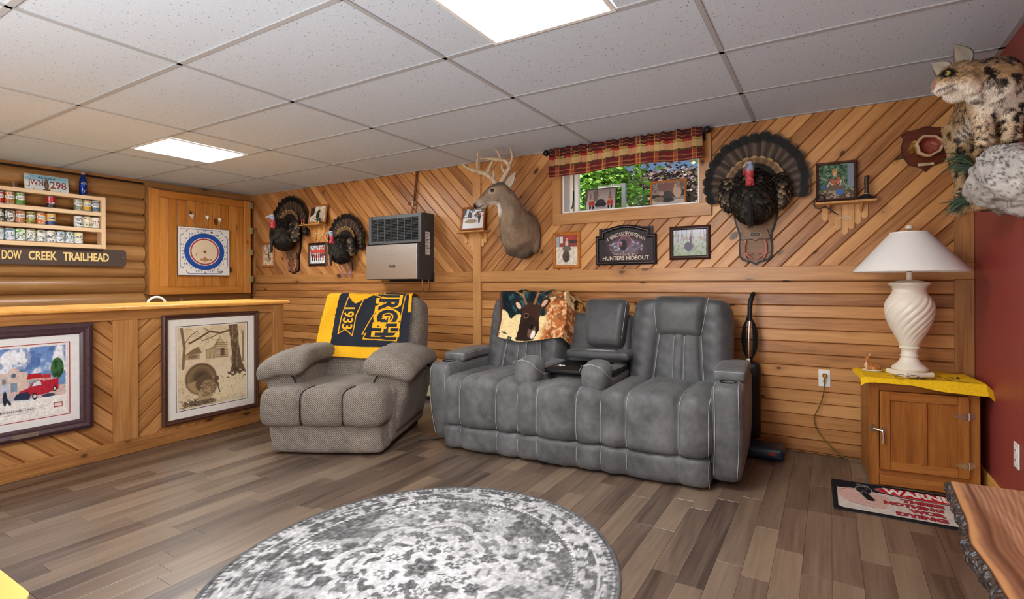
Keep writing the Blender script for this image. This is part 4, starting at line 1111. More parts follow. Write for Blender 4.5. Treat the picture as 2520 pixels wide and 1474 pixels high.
picture('photo_frame', 'dark framed group photo of people in orange between two turkeys', on_wall(-5.162, 1.479), 0, .322, .268, .03, .018, 'frame_dark', p_group, 90)
picture('photo_frame', 'honey oak framed photo of a boy with a turkey below the window', on_wall(-1.938, 1.414), 0, .26, .308, .03, .02, simple('frame_honey', '#b8702c', .3, var=.15).name, p_redtruck, 110)
picture('photo_frame', 'mahogany framed woodland photo with beaded liner right of the black sign', on_wall(-.91, 1.436), 0, .302, .252, .03, .02, 'frame_dark', p_woods, 120, liner='ink_black')

def oak_shelf(x, z, label, plate=True):
    t = thing('bracket_shelf', label, 'shelf', (x, YW-.0005, z), 0, 'oak bracket shelves')
    MB().box(-.1725, .1725, -.124, -.011, -.014, 0, .003).build('shelf_board', 'small_oak', t, False)
    w = .037
    for k in range(-3, 4):
        lo = -.205+abs(k)*.032; hi = .10-abs(k)*.03; x0 = k*w-w/2+.001; x1 = k*w+w/2-.001; c = .012
        poly = [(x0, lo+c), (x0+c, lo), (x1-c, lo), (x1, lo+c), (x1, hi-c), (x1-c, hi), (x0+c, hi), (x0, hi-c)]
        if k == 0: poly[1] = (0, lo-.004); poly[2] = (0.0001, lo-.004)
        MB().prism(poly, -.008-.005*(k % 2), 0).build('strip', 'small_oak', t, False)
    for s_ in (-.09, .09):
        MB().prism([(-.011, -.014), (-.095, -.014), (-.011, -.07)], s_-.006, s_+.006, 'yz').build('bracket', 'small_oak', t, False)
    if plate: MB().box(-.035, .035, -.0145, -.0125, -.105, -.09).build('name_plate', 'tan_card', t, False)
    return t
Z1, Z2, Z3 = 1.818, 1.62, 1.652
oak_shelf(-5.158, Z1, 'light oak bracket shelf between the two left turkeys, holding shotgun shells')
oak_shelf(-2.892, Z2, 'light oak bracket shelf beside the deer head', False)
s3 = oak_shelf(.087, Z3, 'light oak bracket shelf right of the big turkey, above the lamp')
text('name_text', 'RED OAK', (-.022, -.1005, .022, -.0945), lambda u, v: (u, -.0147, v), 'ink_black', s3)
def shelf_photo(x, z, d, w, h, label, fm, p, tilt=-.14, fw=.02, nx=90, rz=0):
    return picture('photo_frame', label, (x, YW-d, z+h/2*math.cos(tilt)+.006), rz, w, h, fw, .016, fm, p, nx, tilt=tilt)
shelf_photo(-5.095, Z1, .045, .30, .215, 'oak framed dog photo standing on the shelf with shotgun shells', 'frame_oak', p_dog)
shelf_photo(-2.885, Z2, .05, .275, .225, 'oak framed snowy deer photo standing on the shelf at the deer head\'s nose', 'frame_oak', p_snowdeer)
shelf_photo(.04, Z3, .05, .232, .262, 'walnut framed portrait of a seated hunter on the right bracket shelf', 'frame_brown', p_hunter, fw=.018, nx=120)
for (x, m, lab) in ((-5.30, 'shell_red', 'maroon shotgun shell, left of the red pair on the shelf'), (-5.265, 'shell_red', 'maroon shotgun shell, right of the red pair on the shelf'), (-5.03, 'shell_green', 'dark green shotgun shell, left of the green pair on the shelf'), (-5.005, 'shell_green', 'dark green shotgun shell, right of the green pair on the shelf')):
    t = thing('shotgun_shell', lab, 'shell', (x, YW-.105, Z1+.0003), 0, 'shotgun shells on the shelf')
    MB().lathe([(.0115, 0), (.0118, .001), (.0105, .003), (.0105, .016)], 16).build('brass_head', 'brass', t)
    MB().lathe([(.0104, .016), (.0104, .064), (.008, .066), (.0001, .063)], 16).build('hull', m, t)
# hand bell with horn handle and bent hook on the right shelf
t = thing('horn_bell', 'dark domed bell with a rough horn handle standing on the right bracket shelf', 'bell', (.205, YW-.07, Z3+.0003))
MB().lathe([(.052, 0), (.053, .004), (.045, .018), (.028, .03), (.014, .038), (.0001, .04)], 32).build('dome', 'black_iron', t)
MB().tube([(0, 0, .036), (.001, 0, .07), (-.002, 0, .11), (.002, 0, .145), (.001, .0, .152)], [.0135, .0125, .0115, .0145, .013], 10).build('handle', simple('horn_dark', '#3a2820', .5, var=.3, scale=60, bump=.6, bdist=.003).name, t)
MB().lathe([(.015, .034), (.016, .038), (.0145, .042)], 20).build('collar', 'aged_brass', t)
t = thing('bent_hook', 'bent dark iron hook looped over the left end of the right bracket shelf', 'hook', (-.055, YW-.128, Z3))
pts = [(.03, -.002, .0), (.03, -.006, .03), (.012, -.01, .045), (-.012, -.01, .035), (-.028, -.01, .012), (-.033, -.012, -.015), (-.02, -.014, -.038), (.005, -.014, -.044), (.03, -.013, -.034), (.05, -.012, -.045), (.075, -.011, -.068), (.105, -.01, -.09)]
MB().tube(pts, [.005]*10+[.0055, .003], 8).build('rod', 'gunmetal', t)
# ---- AMERICAN SPORTSMAN sign
sg = thing('arched_sign', 'black arched wooden sign with strutting turkey, lettered in cream, below the window', 'sign', on_wall(-1.414, 1.443))
def arch_poly(k=0.0):
    hw, st = .253-k, .205-k; zb, z1, z2, zp = -.16+k, .073-k, .117-k, .156-k
    P = [(-hw, zb), (hw, zb), (hw, z1), (st, z1), (st, z2)]
    for i in range(1, 16):
        a = i/16; x = st+(-2*st)*a; P.append((x, z2+(zp-z2)*math.sin(PI*a)**1.15))
    return P+[(-st, z2), (-st, z1), (-hw, z1)]
MB().prism(arch_poly(0), -.012, 0).build('backboard', 'black_plastic', sg, False)
def ring2(mb, k0, k1, y0, y1):
    A, B = arch_poly(k0), arch_poly(k1); n = len(A)
    vs = [(a, y0, b) for a, b in A]+[(a, y1, b) for a, b in B]
    return mb.add(vs, [(i, (i+1) % n, (i+1) % n+n, i+n) for i in range(n)])
mb = MB(); ring2(mb, 0, 0, 0, -.02); ring2(mb, 0, .010, -.02, -.026); ring2(mb, .010, .014, -.026, -.024); ring2(mb, .018, .022, -.026, -.022); ring2(mb, .022, .028, -.022, -.012); mb.build('frame', 'black_iron', sg, True, 25)
mb = MB(); ring2(mb, .014, .018, -.024, -.026); mb.build('copper_line', simple('copper_line', '#8a6a60', .5).name, sg, False)
cv = Cv(230, .45/.27, '#221a1e')
d = np.hypot((cv.u-.5)*1.1, (cv.v-.4)*1.15); cv.put(1-ss(.2, .55, d), '#4a2a34'); cv.put(1-ss(.05, .36, np.hypot((cv.u-.5)*.9, (cv.v-.45)*1.2)), '#8890a8', .85); cv.noise(26, .4, 3, None, mask=(d < .45)*1.); cv.noise(18, .6, 4, '#c9cddb', .56, .64, (np.hypot((cv.u-.5)*.9, (cv.v-.4)*1.3) < .3)*1.)
cv.ell(.5, .57, .125, .2, '#a9606a'); cv.ell(.5, .565, .11, .175, '#6a4a56'); 
for k in range(16): a = .15+k*2.85/16; cv.line([(.5, .55), (.5+.11*math.cos(a), .55+.17*math.sin(a))], .006, '#3a2a34')
cv.ell(.46, .48, .07, .16, '#1f1a22'); cv.ell(.42, .5, .018, .05, '#c03a40'); cv.ell(.42, .56, .018, .03, '#8a9ac0')
cv.ell(.36, .25, .08, .07, '#5a5360'); cv.ell(.6, .32, .07, .07, '#666072'); cv.line([(.57, .36), (.55, .5)], .02, '#666072'); cv.ell(.66, .42, .05, .04, '#55505f'); cv.line([(.63, .43), (.61, .5)], .015, '#55505f')
for (u, v) in ((.1, .3), (.17, .22), (.83, .27), (.9, .33)):
    for k in (-1, 0, 1): cv.line([(u, v), (u+k*.02, v+.09)], .01, '#20151a', .8)
inner = arch_poly(.027)
cv.build('panel', lambda u, v: ((u-.5)*.45, -.0128, -.135+v*.27), 'print', sg)
fnS = lambda u, v: (u, -.0136, v)
def arch_w(u, v): return (u, v+.052*math.cos(u/.17*PI/2)**1.0 if abs(u) < .17 else v)
simple('sign_cream', '#d9c9b6', .6); simple('sign_tan', '#cbb089', .6)
text('lettering', 'AMERICAN SPORTSMAN', (-.162, .018, .162, .05), fnS, 'sign_cream', sg, .0, 3, arch_w)
text('lettering', 'HUNTERS HIDEOUT', (-.192, -.123, .192, -.091), fnS, 'sign_cream', sg, .015, 3)
text('lettering', 'A GREAT PLACE TO TALK TURKEY', (-.1, -.083, .092, -.072), fnS, 'sign_tan', sg, .0)
for x in (-.185, .185): MB().sphere((x, -.012, .128), .004, 8, 6).build('nail', 'steel', sg)

# ---- gas wall heater
HX0, HX1, HZ0, HZ1, HD = -4.13, -3.41, 1.18, 1.82, .19
ht = thing('gas_wall_heater', 'grey gas wall heater with slotted grille above a brushed steel panel', 'heater', ((HX0+HX1)/2, YW-.0005, HZ0))
hw = (HX1-HX0)/2; hh = HZ1-HZ0; zs_ = .345
# cabinet: sloped upper front
side = [(0, 0), (-HD, 0), (-HD, zs_), (-HD+.015, zs_+.02), (-HD+.03, hh-.015), (-HD+.045, hh), (0, hh)]
MB().prism(side, hw-.004, hw, 'yz').build('side_panel', 'dark_grey_paint', ht, False)
MB().prism(side, -hw, -hw+.004, 'yz').build('side_panel', 'dark_grey_paint', ht, False)
MB().box(-hw+.004, hw-.004, -HD+.05, 0, 0, hh-.02).build('firebox', 'black_iron', ht, False)
MB().box(-hw+.004, hw-.004, -HD+.045, 0, hh-.02, hh).build('top_panel', 'mid_grey_paint', ht, False)
gr = empty('grille'); gr.parent = ht
mb = MB(); 
def front_y(z): return -HD+.018+(z-zs_-.02)/(hh-zs_-.035)*.014
gz0, gz1 = zs_+.035, hh-.035
mb.box(-hw+.004, -hw+.04, -HD+.016, -HD+.045, zs_+.012, hh-.001).box(hw-.04, hw-.004, -HD+.016, -HD+.045, zs_+.012, hh-.001).box(-hw+.04, hw-.04, -HD+.016, -HD+.045, zs_+.012, gz0).box(-hw+.04, hw-.04, -HD+.03, -HD+.05, gz1, hh-.001)
bpy.data.objects.remove(gr)
grf = mb.build('grille_frame', 'mid_grey_paint', ht, False)
NSL = 15
for k in range(NSL):
    z = gz0+(gz1-gz0)*(k+.5)/NSL; y = -HD+.022
    MB().add([(-hw+.04, y, z-.003), (hw-.04, y, z-.003), (hw-.04, y+.012, z+.005), (-hw+.04, y+.012, z+.005), (-hw+.04, y, z-.0045), (hw-.04, y, z-.0045), (hw-.04, y+.012, z+.0035), (-hw+.04, y+.012, z+.0035)],
             [(0, 1, 2, 3), (7, 6, 5, 4), (0, 4, 5, 1), (2, 6, 7, 3), (0, 3, 7, 4), (1, 5, 6, 2)]).build('slat', 'mid_grey_paint', ht, False)
for k in range(1, 7): x = -hw+.04+(2*hw-.08)*k/7; MB().box(x-.004, x+.004, -HD+.018, -HD+.034, gz0, gz1).build('grille_bar', 'mid_grey_paint', ht, False)
sp = MB().box(-hw-.004, hw-.03, -HD-.014, -HD+.01, .004, zs_, .003).build('steel_front', 'steel', ht, False)
MB().box(hw-.03, hw-.002, -HD-.002, -HD+.01, .004, zs_).build('trim_strip', 'black_iron', ht, False)
MB().box(-.035, .045, -HD-.0148, -HD-.0135, .118, .142).build('control_slot', 'black_iron', sp, False)
for k in range(9): MB().box(-.031+k*.0083, -.028+k*.0083, -HD-.0152, -HD-.0145, .12, .14).build('slot_bar', 'steel', sp, False)
text('maker_mark', 'WILLIAMS', (-.018, .24, .026, .247), lambda u, v: (u, -HD-.0143, v), 'ink_black', sp)
mesh('maker_logo', [(0, -HD-.0143, .252), (.006, -HD-.0143, .258), (.003, -HD-.0143, .268), (-.002, -HD-.0143, .259)], [(0, 1, 2, 3)], 'ink_black', sp, False)
MB().box(hw+.0002, hw+.001, -.12, -.06, .24, .46).build('rating_label', 'white_paint', ht, False)
for k in range(14): MB().box(hw+.001, hw+.0013, -.116, -.066-.01*(k % 3), .252+k*.0145, .258+k*.0145).build('label_line', 'rubber_grey', ht, False)
MB().tube([(hw-.07, -.09, 0), (hw-.07, -.09, -.07), (hw-.062, -.085, -.12), (hw-.045, -.075, -.145), (hw-.025, -.06, -.13), (hw-.02, -.05, -.08), (hw-.02, -.05, 0)], .006, 8).build('gas_loop', 'copper', ht)
pp = thing('gas_pipe', 'thin brown gas pipe with red valve running from heater to ceiling', 'pipe', (-3.62, YW-.035, HZ1))
MB().tube([(-.045, 0, 0), (-.04, .004, .08), (-.038, .01, .13)], .006, 8).build('lower_pipe', 'copper', pp)
MB().tube([(-.062, 0, 0), (-.045, .004, .09)], .005, 8).build('lower_pipe', 'copper', pp)
MB().tube([(-.038, .01, .13), (-.03, .012, .2), (-.005, .014, .36), (0, .014, H-HZ1-.002)], .008, 8).build('riser', 'copper', pp)
MB().tube([(-.022, .016, .16), (.006, .018, .38), (.014, .018, H-HZ1-.002)], .006, 8).build('riser', simple('pipe_brown', '#5a3c2a', .6).name, pp)
vb = MB().tube([(-.045, .006, .10), (-.037, .006, .15)], .013, 8).build('valve_body', 'aged_brass', pp)
MB().tube([(-.075, -.004, .12), (-.045, .004, .122)], .009, 8).sphere((-.08, -.006, .12), .014, 10, 6).build('valve_handle', 'red_paint', pp)
# ---- baseboard heater
bh = thing('baseboard_heater', 'cream metal baseboard heater along the wall between recliner and sofa', 'heater', (-2.6, YW-.0005, 0))
MB().prism([(-.001, .03), (-.05, .03), (-.062, .045), (-.062, .15), (-.03, .188), (-.001, .188)], -1.15, 1.15, 'yz').build('cover', 'cream_enamel', bh, False)
MB().box(-1.15, 1.15, -.055, -.002, .155, .17).build('damper', 'black_iron', bh, False); bh.children[-1].location.y = -.008
MB().box(-1.15, 1.15, -.05, -.002, .0, .03).build('fin_gap', 'dark_gap', bh, False)
# ---- wall outlet with plug
ot = thing('outlet_plate', 'ivory wall outlet plate with a plug on the pine boards by the cabinet', 'outlet', on_wall(-.032, .506))
MB().box(-.035, .035, -.006, 0, -.057, .057, .003).build('cover_plate', 'white_plastic', ot, False)
for z in (.02, -.02):
    s_ = MB().lathe([(.0165, 0), (.0165, .002), (.0001, .002)], 20).xf(Matrix.Translation((0, -.006, z)) @ Matrix.Rotation(PI/2, 4, 'X')).build('socket', 'cream_plastic', ot)
    MB().box(-.008, -.005, -.0085, -.0075, z-.004, z+.006).box(.005, .008, -.0085, -.0075, z-.004, z+.006).build('slot', 'ink_black', s_, False)
cd = thing('power_cord', 'olive-brown power cord hanging from the outlet to the floor', 'cord', on_wall(-.03, .526, .008))
MB().box(-.013, .013, -.028, -.001, -.012, .012, .004).build('plug', 'brass', cd, False)
cpt = [(0, -.024, -.008), (-.005, -.03, -.1), (-.02, -.02, -.17), (-.045, -.016, -.235), (-.062, -.015, -.275), (-.06, -.016, -.32), (-.03, -.02, -.385), (.02, -.025, -.44), (.07, -.03, -.487), (.12, -.04, -.517), (.17, -.06, -.5205), (.22, -.09, -.521)]
def smoothpath(P, k=4):
    P = [Vector(p) for p in P]; out = []
    for i in range(len(P)-1):
        p0, p1, p2, p3 = P[max(i-1, 0)], P[i], P[i+1], P[min(i+2, len(P)-1)]
        for j in range(k):
            t = j/k; out.append(.5*((2*p1)+(p2-p0)*t+(2*p0-5*p1+4*p2-p3)*t*t+(3*p1-p0-3*p2+p3)*t**3))
    return out+[P[-1]]
MB().tube(smoothpath(cpt), .0032, 8).build('cable', 'cord_brown', cd)
sw = thing('wall_plate', 'white double outlet plate low on the red wall', 'outlet', (XR-.0005, 2.995, .353), -PI/2)
MB().box(-.036, .036, -.006, 0, -.058, .058, .003).build('cover_plate', 'white_plastic', sw, False)
for z in (.022, -.022):
    s_ = MB().box(-.016, .016, -.008, -.005, z-.014, z+.014, .003).build('socket', 'white_paint', sw, False)
    MB().box(-.008, -.005, -.0088, -.0078, z-.004, z+.006).box(.005, .008, -.0088, -.0078, z-.004, z+.006).build('slot', 'ink_black', s_, False)
# ---- window sill photos
picture('photo_frame', 'thin grey framed snowy photo of people by a vehicle on the window sill', (-1.665, YW+.085, 1.729+.098), 0, .275, .198, .008, .012, 'rubber_grey', p_jeep, 100, tilt=-.12)
picture('photo_frame', 'wood framed photo of two people and a turkey on the window sill', (-1.098, YW+.085, 1.729+.104), 0, .285, .21, .016, .016, 'frame_honey', p_porch, 110, tilt=-.12)
t = thing('sill_bottle', 'tiny brown and white bottle neck just above the window sill', 'bottle', (-1.375, YW+.06, 1.7255))
MB().lathe([(.018, 0), (.019, .004), (.017, .03), (.009, .04)], 16).build('body', 'cord_brown', t); MB().lathe([(.009, .04), (.010, .05), (.0001, .052)], 14).build('cap', 'white_plastic', t)
# ---- valance and rod
rd = thing('curtain_rod', 'black curtain rod with round ball ends above the window', 'curtain rod', (-1.424, YW-.09, 2.232))
MB().tube([(-.64, 0, 0), (.64, 0, 0)], .009, 12).build('rod', 'black_plastic', rd)
for s_ in (-1, 1):
    MB().sphere((s_*.662, 0, 0), .026, 20, 12).build('finial', 'black_plastic', rd)
    MB().box(s_*.628-.006, s_*.628+.006, -.004, .066, -.012, .008).box(s_*.628-.01, s_*.628+.01, .062, .0675, -.06, .012).build('bracket', 'black_iron', rd, False)
va = thing('plaid_valance', 'red, brown and cream plaid valance gathered along the window top', 'curtain', (-1.424, YW-.09, 2.232))
cv = Cv(420, 1.252/.24, '#7a2b33'); U, V = cv.u, cv.v
def band(m, c, a=1): cv.put(m*1., c, a)
xs = (U*9) % 1.0
band((xs < .5), '#74262f'); band((xs >= .5)&(xs < .72), '#b5563c'); band((xs >= .72), '#5e2a2a')
def hb(a, b, c, al): band(((V > a)&(V < b)), c, al)
hb(.70, 1, '#5a1f2a', .55); hb(.40, .62, '#e9cf93', .8); hb(.34, .40, '#5c4a2c', .85); hb(.62, .67, '#a79a52', .8); hb(.67, .70, '#e2bd5f', .8); hb(.0, .34, '#8a2f38', .25)
for k in np.arange(0, 1, 1/9): band(np.abs(U-k-.055) < .0022, '#e6b95c', .75); band(np.abs(U-k-.02) < .0015, '#3f2a1c', .6); band(np.abs(U-k-.078) < .0014, '#e0c27a', .6)
for k in (.06, .2, .8, .92): band(np.abs(V-k) < .012, '#d9ae5a', .6)
band((xs < .5)&(V > .62)&(V < .7), '#b5262c', .8); band((xs < .5)&(V > .4)&(V < .62), '#d98a70', .45)
cv.noise(60, .1, 4)
def vf(u, v):
    x = (u-.5)*1.252; low = 1-v
    y = .012*math.sin(u*70+1.2*math.sin(u*9))*(1-.55*low)+.010*math.sin(u*23+1)*low
    ztop = .024+.004*math.sin(u*140); zbot = -.206-.012*math.sin(u*PI*2.3+.4)+.03*max(0, u-.8)*5*.35
    y2 = -.014-.018*low
    return (x*(1+.02*low*(1 if u > .5 else 0)), y+y2, zbot+(ztop-zbot)*v)
cv.build('cloth', vf, 'valance_cloth', va)
MB().add([vf(k/60, 1) for k in range(61)]+[(vf(k/60, 1)[0], .013, .018) for k in range(61)], [(k, k+1, k+62, k+61) for k in range(60)]).build('rod_pocket', 'valance_plain' if 'valance_plain' in MATS else simple('valance_plain', '#7c4a36', .9, var=.3).name, va)
# ================================================================== RUG
rug = thing('round_rug', 'round grey and white distressed medallion rug on the plank floor', 'rug', (-1.435, 1.499, .0005), .35)
RR = .79; NR, NA = 150, 420
rr = np.r_[np.linspace(.0005, 1, NR)]; aa = np.linspace(0, 2*PI, NA, endpoint=False)
Rg, Ag = np.meshgrid(rr, aa, indexing='ij'); X_, Y_ = Rg*np.cos(Ag), Rg*np.sin(Ag)
n1 = fbm(X_*7+9, Y_*7+3, None, 1, 4); n2 = fbm(X_*26+5, Y_*26+8, None, 2, 3); n3 = fbm(X_*60, Y_*60, None, 3, 2); n4 = fbm(X_*3+2, Y_*3+7, None, 9, 3)
g_ = .42+.16*(n1-.5)*2
field = ss(.44, .56, n1+.35*(n2-.5)); val = .38+.30*field
fl = np.zeros_like(val)
qr = random.Random(8)
def flower(cx_, cy_, s, inv=False):
    global val
    d = np.hypot(X_-cx_, Y_-cy_); a = np.arctan2(Y_-cy_, X_-cx_); k = d/(s*(1+.22*np.cos(6*a)))
    m = ((k < 1)*1.-(k < .62)*1.+(k < .3)*1.); val = np.where(m > .5, (.3 if inv else .86), np.where(k < .62, .5, val))
for ring_r, cnt, s in ((.935, 56, .02), (.83, 40, .026), (.70, 15, .05), (.58, 11, .04)):
    for k in range(cnt): a = 2*PI*(k+.15*qr.random())/cnt; flower(ring_r*math.cos(a), ring_r*math.sin(a), s*(.8+.5*qr.random()), ring_r == .70 and k % 2 == 0)
bord = (Rg > .775); val = np.where(bord & (n2 > .52), .74, val); val = np.where(bord & (n2 < .42), .36, val)
for r0, w_, c_ in ((.985, .013, .33), (.895, .008, .8), (.78, .012, .82), (.755, .006, .45), (.97, .004, .75)): val = np.where(np.abs(Rg-r0) < w_, c_+.16*(n3-.5), val)
for r0 in (.96, .765): val = np.where((np.abs(Rg-r0) < .014)&(np.sin(Ag*180) > .1), .32, val)
# medallion
def lobed(r0, k, amp, sh=0): return Rg < r0*(1+amp*np.abs(np.cos(k*(Ag+sh)/2))**.7)
med = lobed(.40, 8, .22)
val = np.where(med, .84, val); val = np.where(lobed(.365, 8, .20), .5+.3*(n2 > .5), val); val = np.where(lobed(.30, 8, .16), .82, val); val = np.where(lobed(.27, 8, .14)&(n2 < .46), .42, val)
for k in range(8): a = k*PI/4+.39; flower(.33*math.cos(a), .33*math.sin(a), .035, True); flower(.2*math.cos(a), .2*math.sin(a), .045)
for k in range(4): a = k*PI/2+.2; flower(.55*math.cos(a), .55*math.sin(a), .11); flower(.55*math.cos(a), .55*math.sin(a), .055, True)
flower(0, 0, .13); flower(0, 0, .06, True)
wear = ss(.35, .7, n4); val = val*(.72+.28*(1-wear))+.17*wear
n5 = fbm(X_*130, Y_*130, None, 21, 2); val = np.clip(.10+.82*val+.26*(n3-.5)+.16*(n2-.5)+.16*(n5-.5), .2, .97)
cols = np.stack([val, val*1.003, val*1.008], -1).reshape(-1, 3)
vs = [(x*RR, y*RR, .0085) for x, y in zip(X_.ravel(), Y_.ravel())]
fs = [(i*NA+j, (i+1)*NA+j, (i+1)*NA+(j+1) % NA, i*NA+(j+1) % NA) for i in range(NR-1) for j in range(NA)]
mesh('pile', vs, fs, 'rug_pile', rug, 'all', cols)
MB().lathe([(RR-.002, .0), (RR+.003, .002), (RR+.003, .007), (RR-.001, .0095), (RR-.006, .0086)], 160, cap=False).build('bound_edge', 'rubber_grey', rug)

# ================================================================== SOFA
SA = .0655
so = thing('reclining_sofa', 'grey suede-look reclining sofa with fold-down centre console', 'sofa', (-2.455, 2.699, 0), SA)
def gs_(x, s, w): return math.exp(-((x-s)/w)**2)
mods = [(.115, .689, (.244, .529)), (.691, 1.253, (.827, 1.096)), (1.255, 1.872, (1.411, 1.713))]
def stitch(name, pts, parent, r=.0016): return MB().tube(pts, r, 5).build(name, 'thread', parent)
for mi, (xa, xb, seams) in enumerate(mods):
    xc, hw_ = (xa+xb)/2, (xb-xa)/2
    def fn(p, xc=xc, seams=seams, hw_=hw_):
        x = p.x+xc; g1 = sum(gs_(x, s, .012) for s in seams); g2 = sum(gs_(x, s, .05) for s in seams)+gs_(x, xc-hw_, .05)+gs_(x, xc+hw_, .05)
        wf = max(0, min(1, (-.08-p.y)/.16)); wt = max(0, min(1, (p.z-.02)/.12))
        puff = .02*(1-min(1, g2))-.018*g1
        wr = .002*math.sin(x*61+p.z*37)+.0015*math.sin(x*143-p.z*90)
        p = Vector(p); p.y -= (puff+wr)*wf; p.z += (puff+wr)*wt*.9-.03*max(0, p.y)
        if p.z < 0: p.y += .02*(p.z/.16)**2*wf*-1
        return p
    st_ = cushion('seat_cushion', (xc, .27, .335), (hw_+.03, .31, .165), .07, 'sofa_suede', so, (46, 8, 8), fn)
    def fn2(p, xc=xc, seams=seams, hw_=hw_):
        x = p.x+xc; g1 = sum(gs_(x, s, .009) for s in seams); g2 = sum(gs_(x, s, .05) for s in seams)+gs_(x, xc-hw_, .04)+gs_(x, xc+hw_, .04)
        wf = max(0, min(1, (-.01-p.y)/.05)); p = Vector(p); p.y -= (.018*(1-min(1, g2))-.008*g1+.002*math.sin(x*61+p.z*50))*wf; p.y += .012*max(0, -p.z/.08)**2*wf
        return p
    fp = cushion('footrest_panel', (xc, .05, .092), (hw_+.012, .085, .08), .03, 'sofa_suede', so, (40, 5, 6), fn2)
    for s in list(seams)+[xb]:
        o_ = .007
        stitch('stitching', [(s+o_, .30, .492), (s+o_, .12, .500), (s+o_, .03, .492), (s+o_, -.012, .468), (s+o_, -.036, .42), (s+o_, -.043, .34), (s+o_, -.043, .24), (s+o_, -.03, .185)], st_)
        stitch('stitching', [(s+o_, -.02, .168), (s+o_, -.037, .13), (s+o_, -.036, .07), (s+o_, -.012, .018)], fp)
MB().box(.1, 1.9, .09, .88, .035, .2).build('base', 'black_plastic', so, False)
for x in (.12, 1.88):
    for y in (.12, .8): MB().lathe([(.02, 0), (.022, .004), (.018, .05)], 12, (x, y, 0)).build('foot', 'black_plastic', so)
# arms
for sd, x0 in ((-1, -.03), (1, 1.878)):
    cx_ = x0+.087
    def fa(p, sd=sd):
        p = Vector(p); t = (p.z+.285)/.57
        p.y += .05*(1-t)**2*max(0, min(1, -p.y/.2)) - .012*math.sin(PI*t)*max(0, min(1, -p.y/.3))
        p.x += sd*(.012*math.sin(PI*t)-.012*(1-t)); return p
    ar = cushion('arm', (cx_, .355, .312), (.085, .375, .272), .05, 'sofa_suede', so, (8, 14, 16), fa)
    for q in (-.062, .062):
        bp = [(q, -.26, .272), (q, -.325, .272), (q, -.36, .257), (q, -.374, .222)]+[(q, -.374, z) for z in (.15, .08, 0, -.08, -.16, -.23)]
        stitch('stitching', [(lambda w: (w.x+cx_, w.y+.355-.0012, w.z+.312+.001))(fa(Vector(b))) for b in bp], ar)
    MB().lathe([(.044, .583), (.047, .588), (.043, .5895), (.040, .586), (.039, .53), (.0001, .53)], 28, (cx_, .10, 0)).build('cup_holder', 'black_plastic', ar)
    ld = cushion('storage_lid', (cx_, .40, .615), (.088, .24, .032), .022, 'sofa_suede', so, (6, 12, 3), lambda p: Vector((p.x, p.y, p.z+.012*(p.y/.24)**2*-1)))
    stitch('stitching', [(cx_-.082, .165, .628), (cx_+.082, .165, .628)], ld); stitch('stitching', [(cx_-sd*.088, .17, .632), (cx_-sd*.088, .62, .632)], ld)
# backs
LEAN = .24
def lean(c, p):
    q = Matrix.Rotation(-LEAN, 3, 'X') @ Vector(p); return (c[0]+q.x, c[1]+q.y, c[2]+q.z)
for sd, (xa, xb) in ((0, (.095, .755)), (1, (1.265, 1.945))):
    xc, hw_ = (xa+xb)/2, (xb-xa)/2; c = (xc, .655, .71)
    k_ = [-.135, -.04, .04, .135]
    def fb(p, hw_=hw_):
        p = Vector(p); f_ = max(0, min(1, (-.02-p.y)/.07)); t = (p.z+.31)/.62
        sp_ = .17-.055*t; ins = [-sp_, sp_]
        g1 = gs_(p.x, -sp_, .011)+gs_(p.x, sp_, .011)
        wing = 1 if abs(p.x) > sp_ else 0
        puff = .02*math.sin(PI*min(1, max(0, (abs(p.x)-sp_)/(hw_-sp_))))*wing + .012*(1-(p.x/sp_)**2)*(1-wing)
        if t < .62: g1 += .6*(gs_(p.x, -.035, .008)+gs_(p.x, .035, .008))
        p.y -= (puff-.012*g1+.0018*math.sin(p.z*70+p.x*31))*f_
        if t > .72: p.x *= 1-.09*((t-.72)/.28)**2
        return p
    vs, fs = rbox(hw_, .105, .31, .06, (44, 5, 30), fb)
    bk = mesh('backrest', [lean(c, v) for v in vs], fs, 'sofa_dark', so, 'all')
    for s_ in (-1, 1):
        stitch('stitching', [lean(c, (s_*(.17-.055*t)+.008, -.108, -.31+.62*t)) for t in (.02, .1, .2, .3, .4, .5, .6)], bk)
        stitch('stitching', [lean(c, (s_*.035+.006, -.118, -.31+.62*t)) for t in (.02, .15, .3, .45, .57)], bk)
    # wrapped headrest
    def fh(p):
        p = Vector(p); t = max(0, (p.z+.135)/.27); p.x *= .78+.22*t**.7; p.y -= .02*math.sin(PI*t)*(1-(p.x/.2)**2); return p
    vs, fs = rbox(.19, .07, .15, .055, (14, 5, 12), fh)
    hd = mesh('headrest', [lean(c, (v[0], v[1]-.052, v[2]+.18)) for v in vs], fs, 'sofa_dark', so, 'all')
    for s_ in (-1, 1): stitch('stitching', [lean(c, (s_*.185*(.78+.22*t**.7), -.12+.02*(t > .9), .06+.27*t)) for t in (.05, .25, .5, .75, .95)], hd)
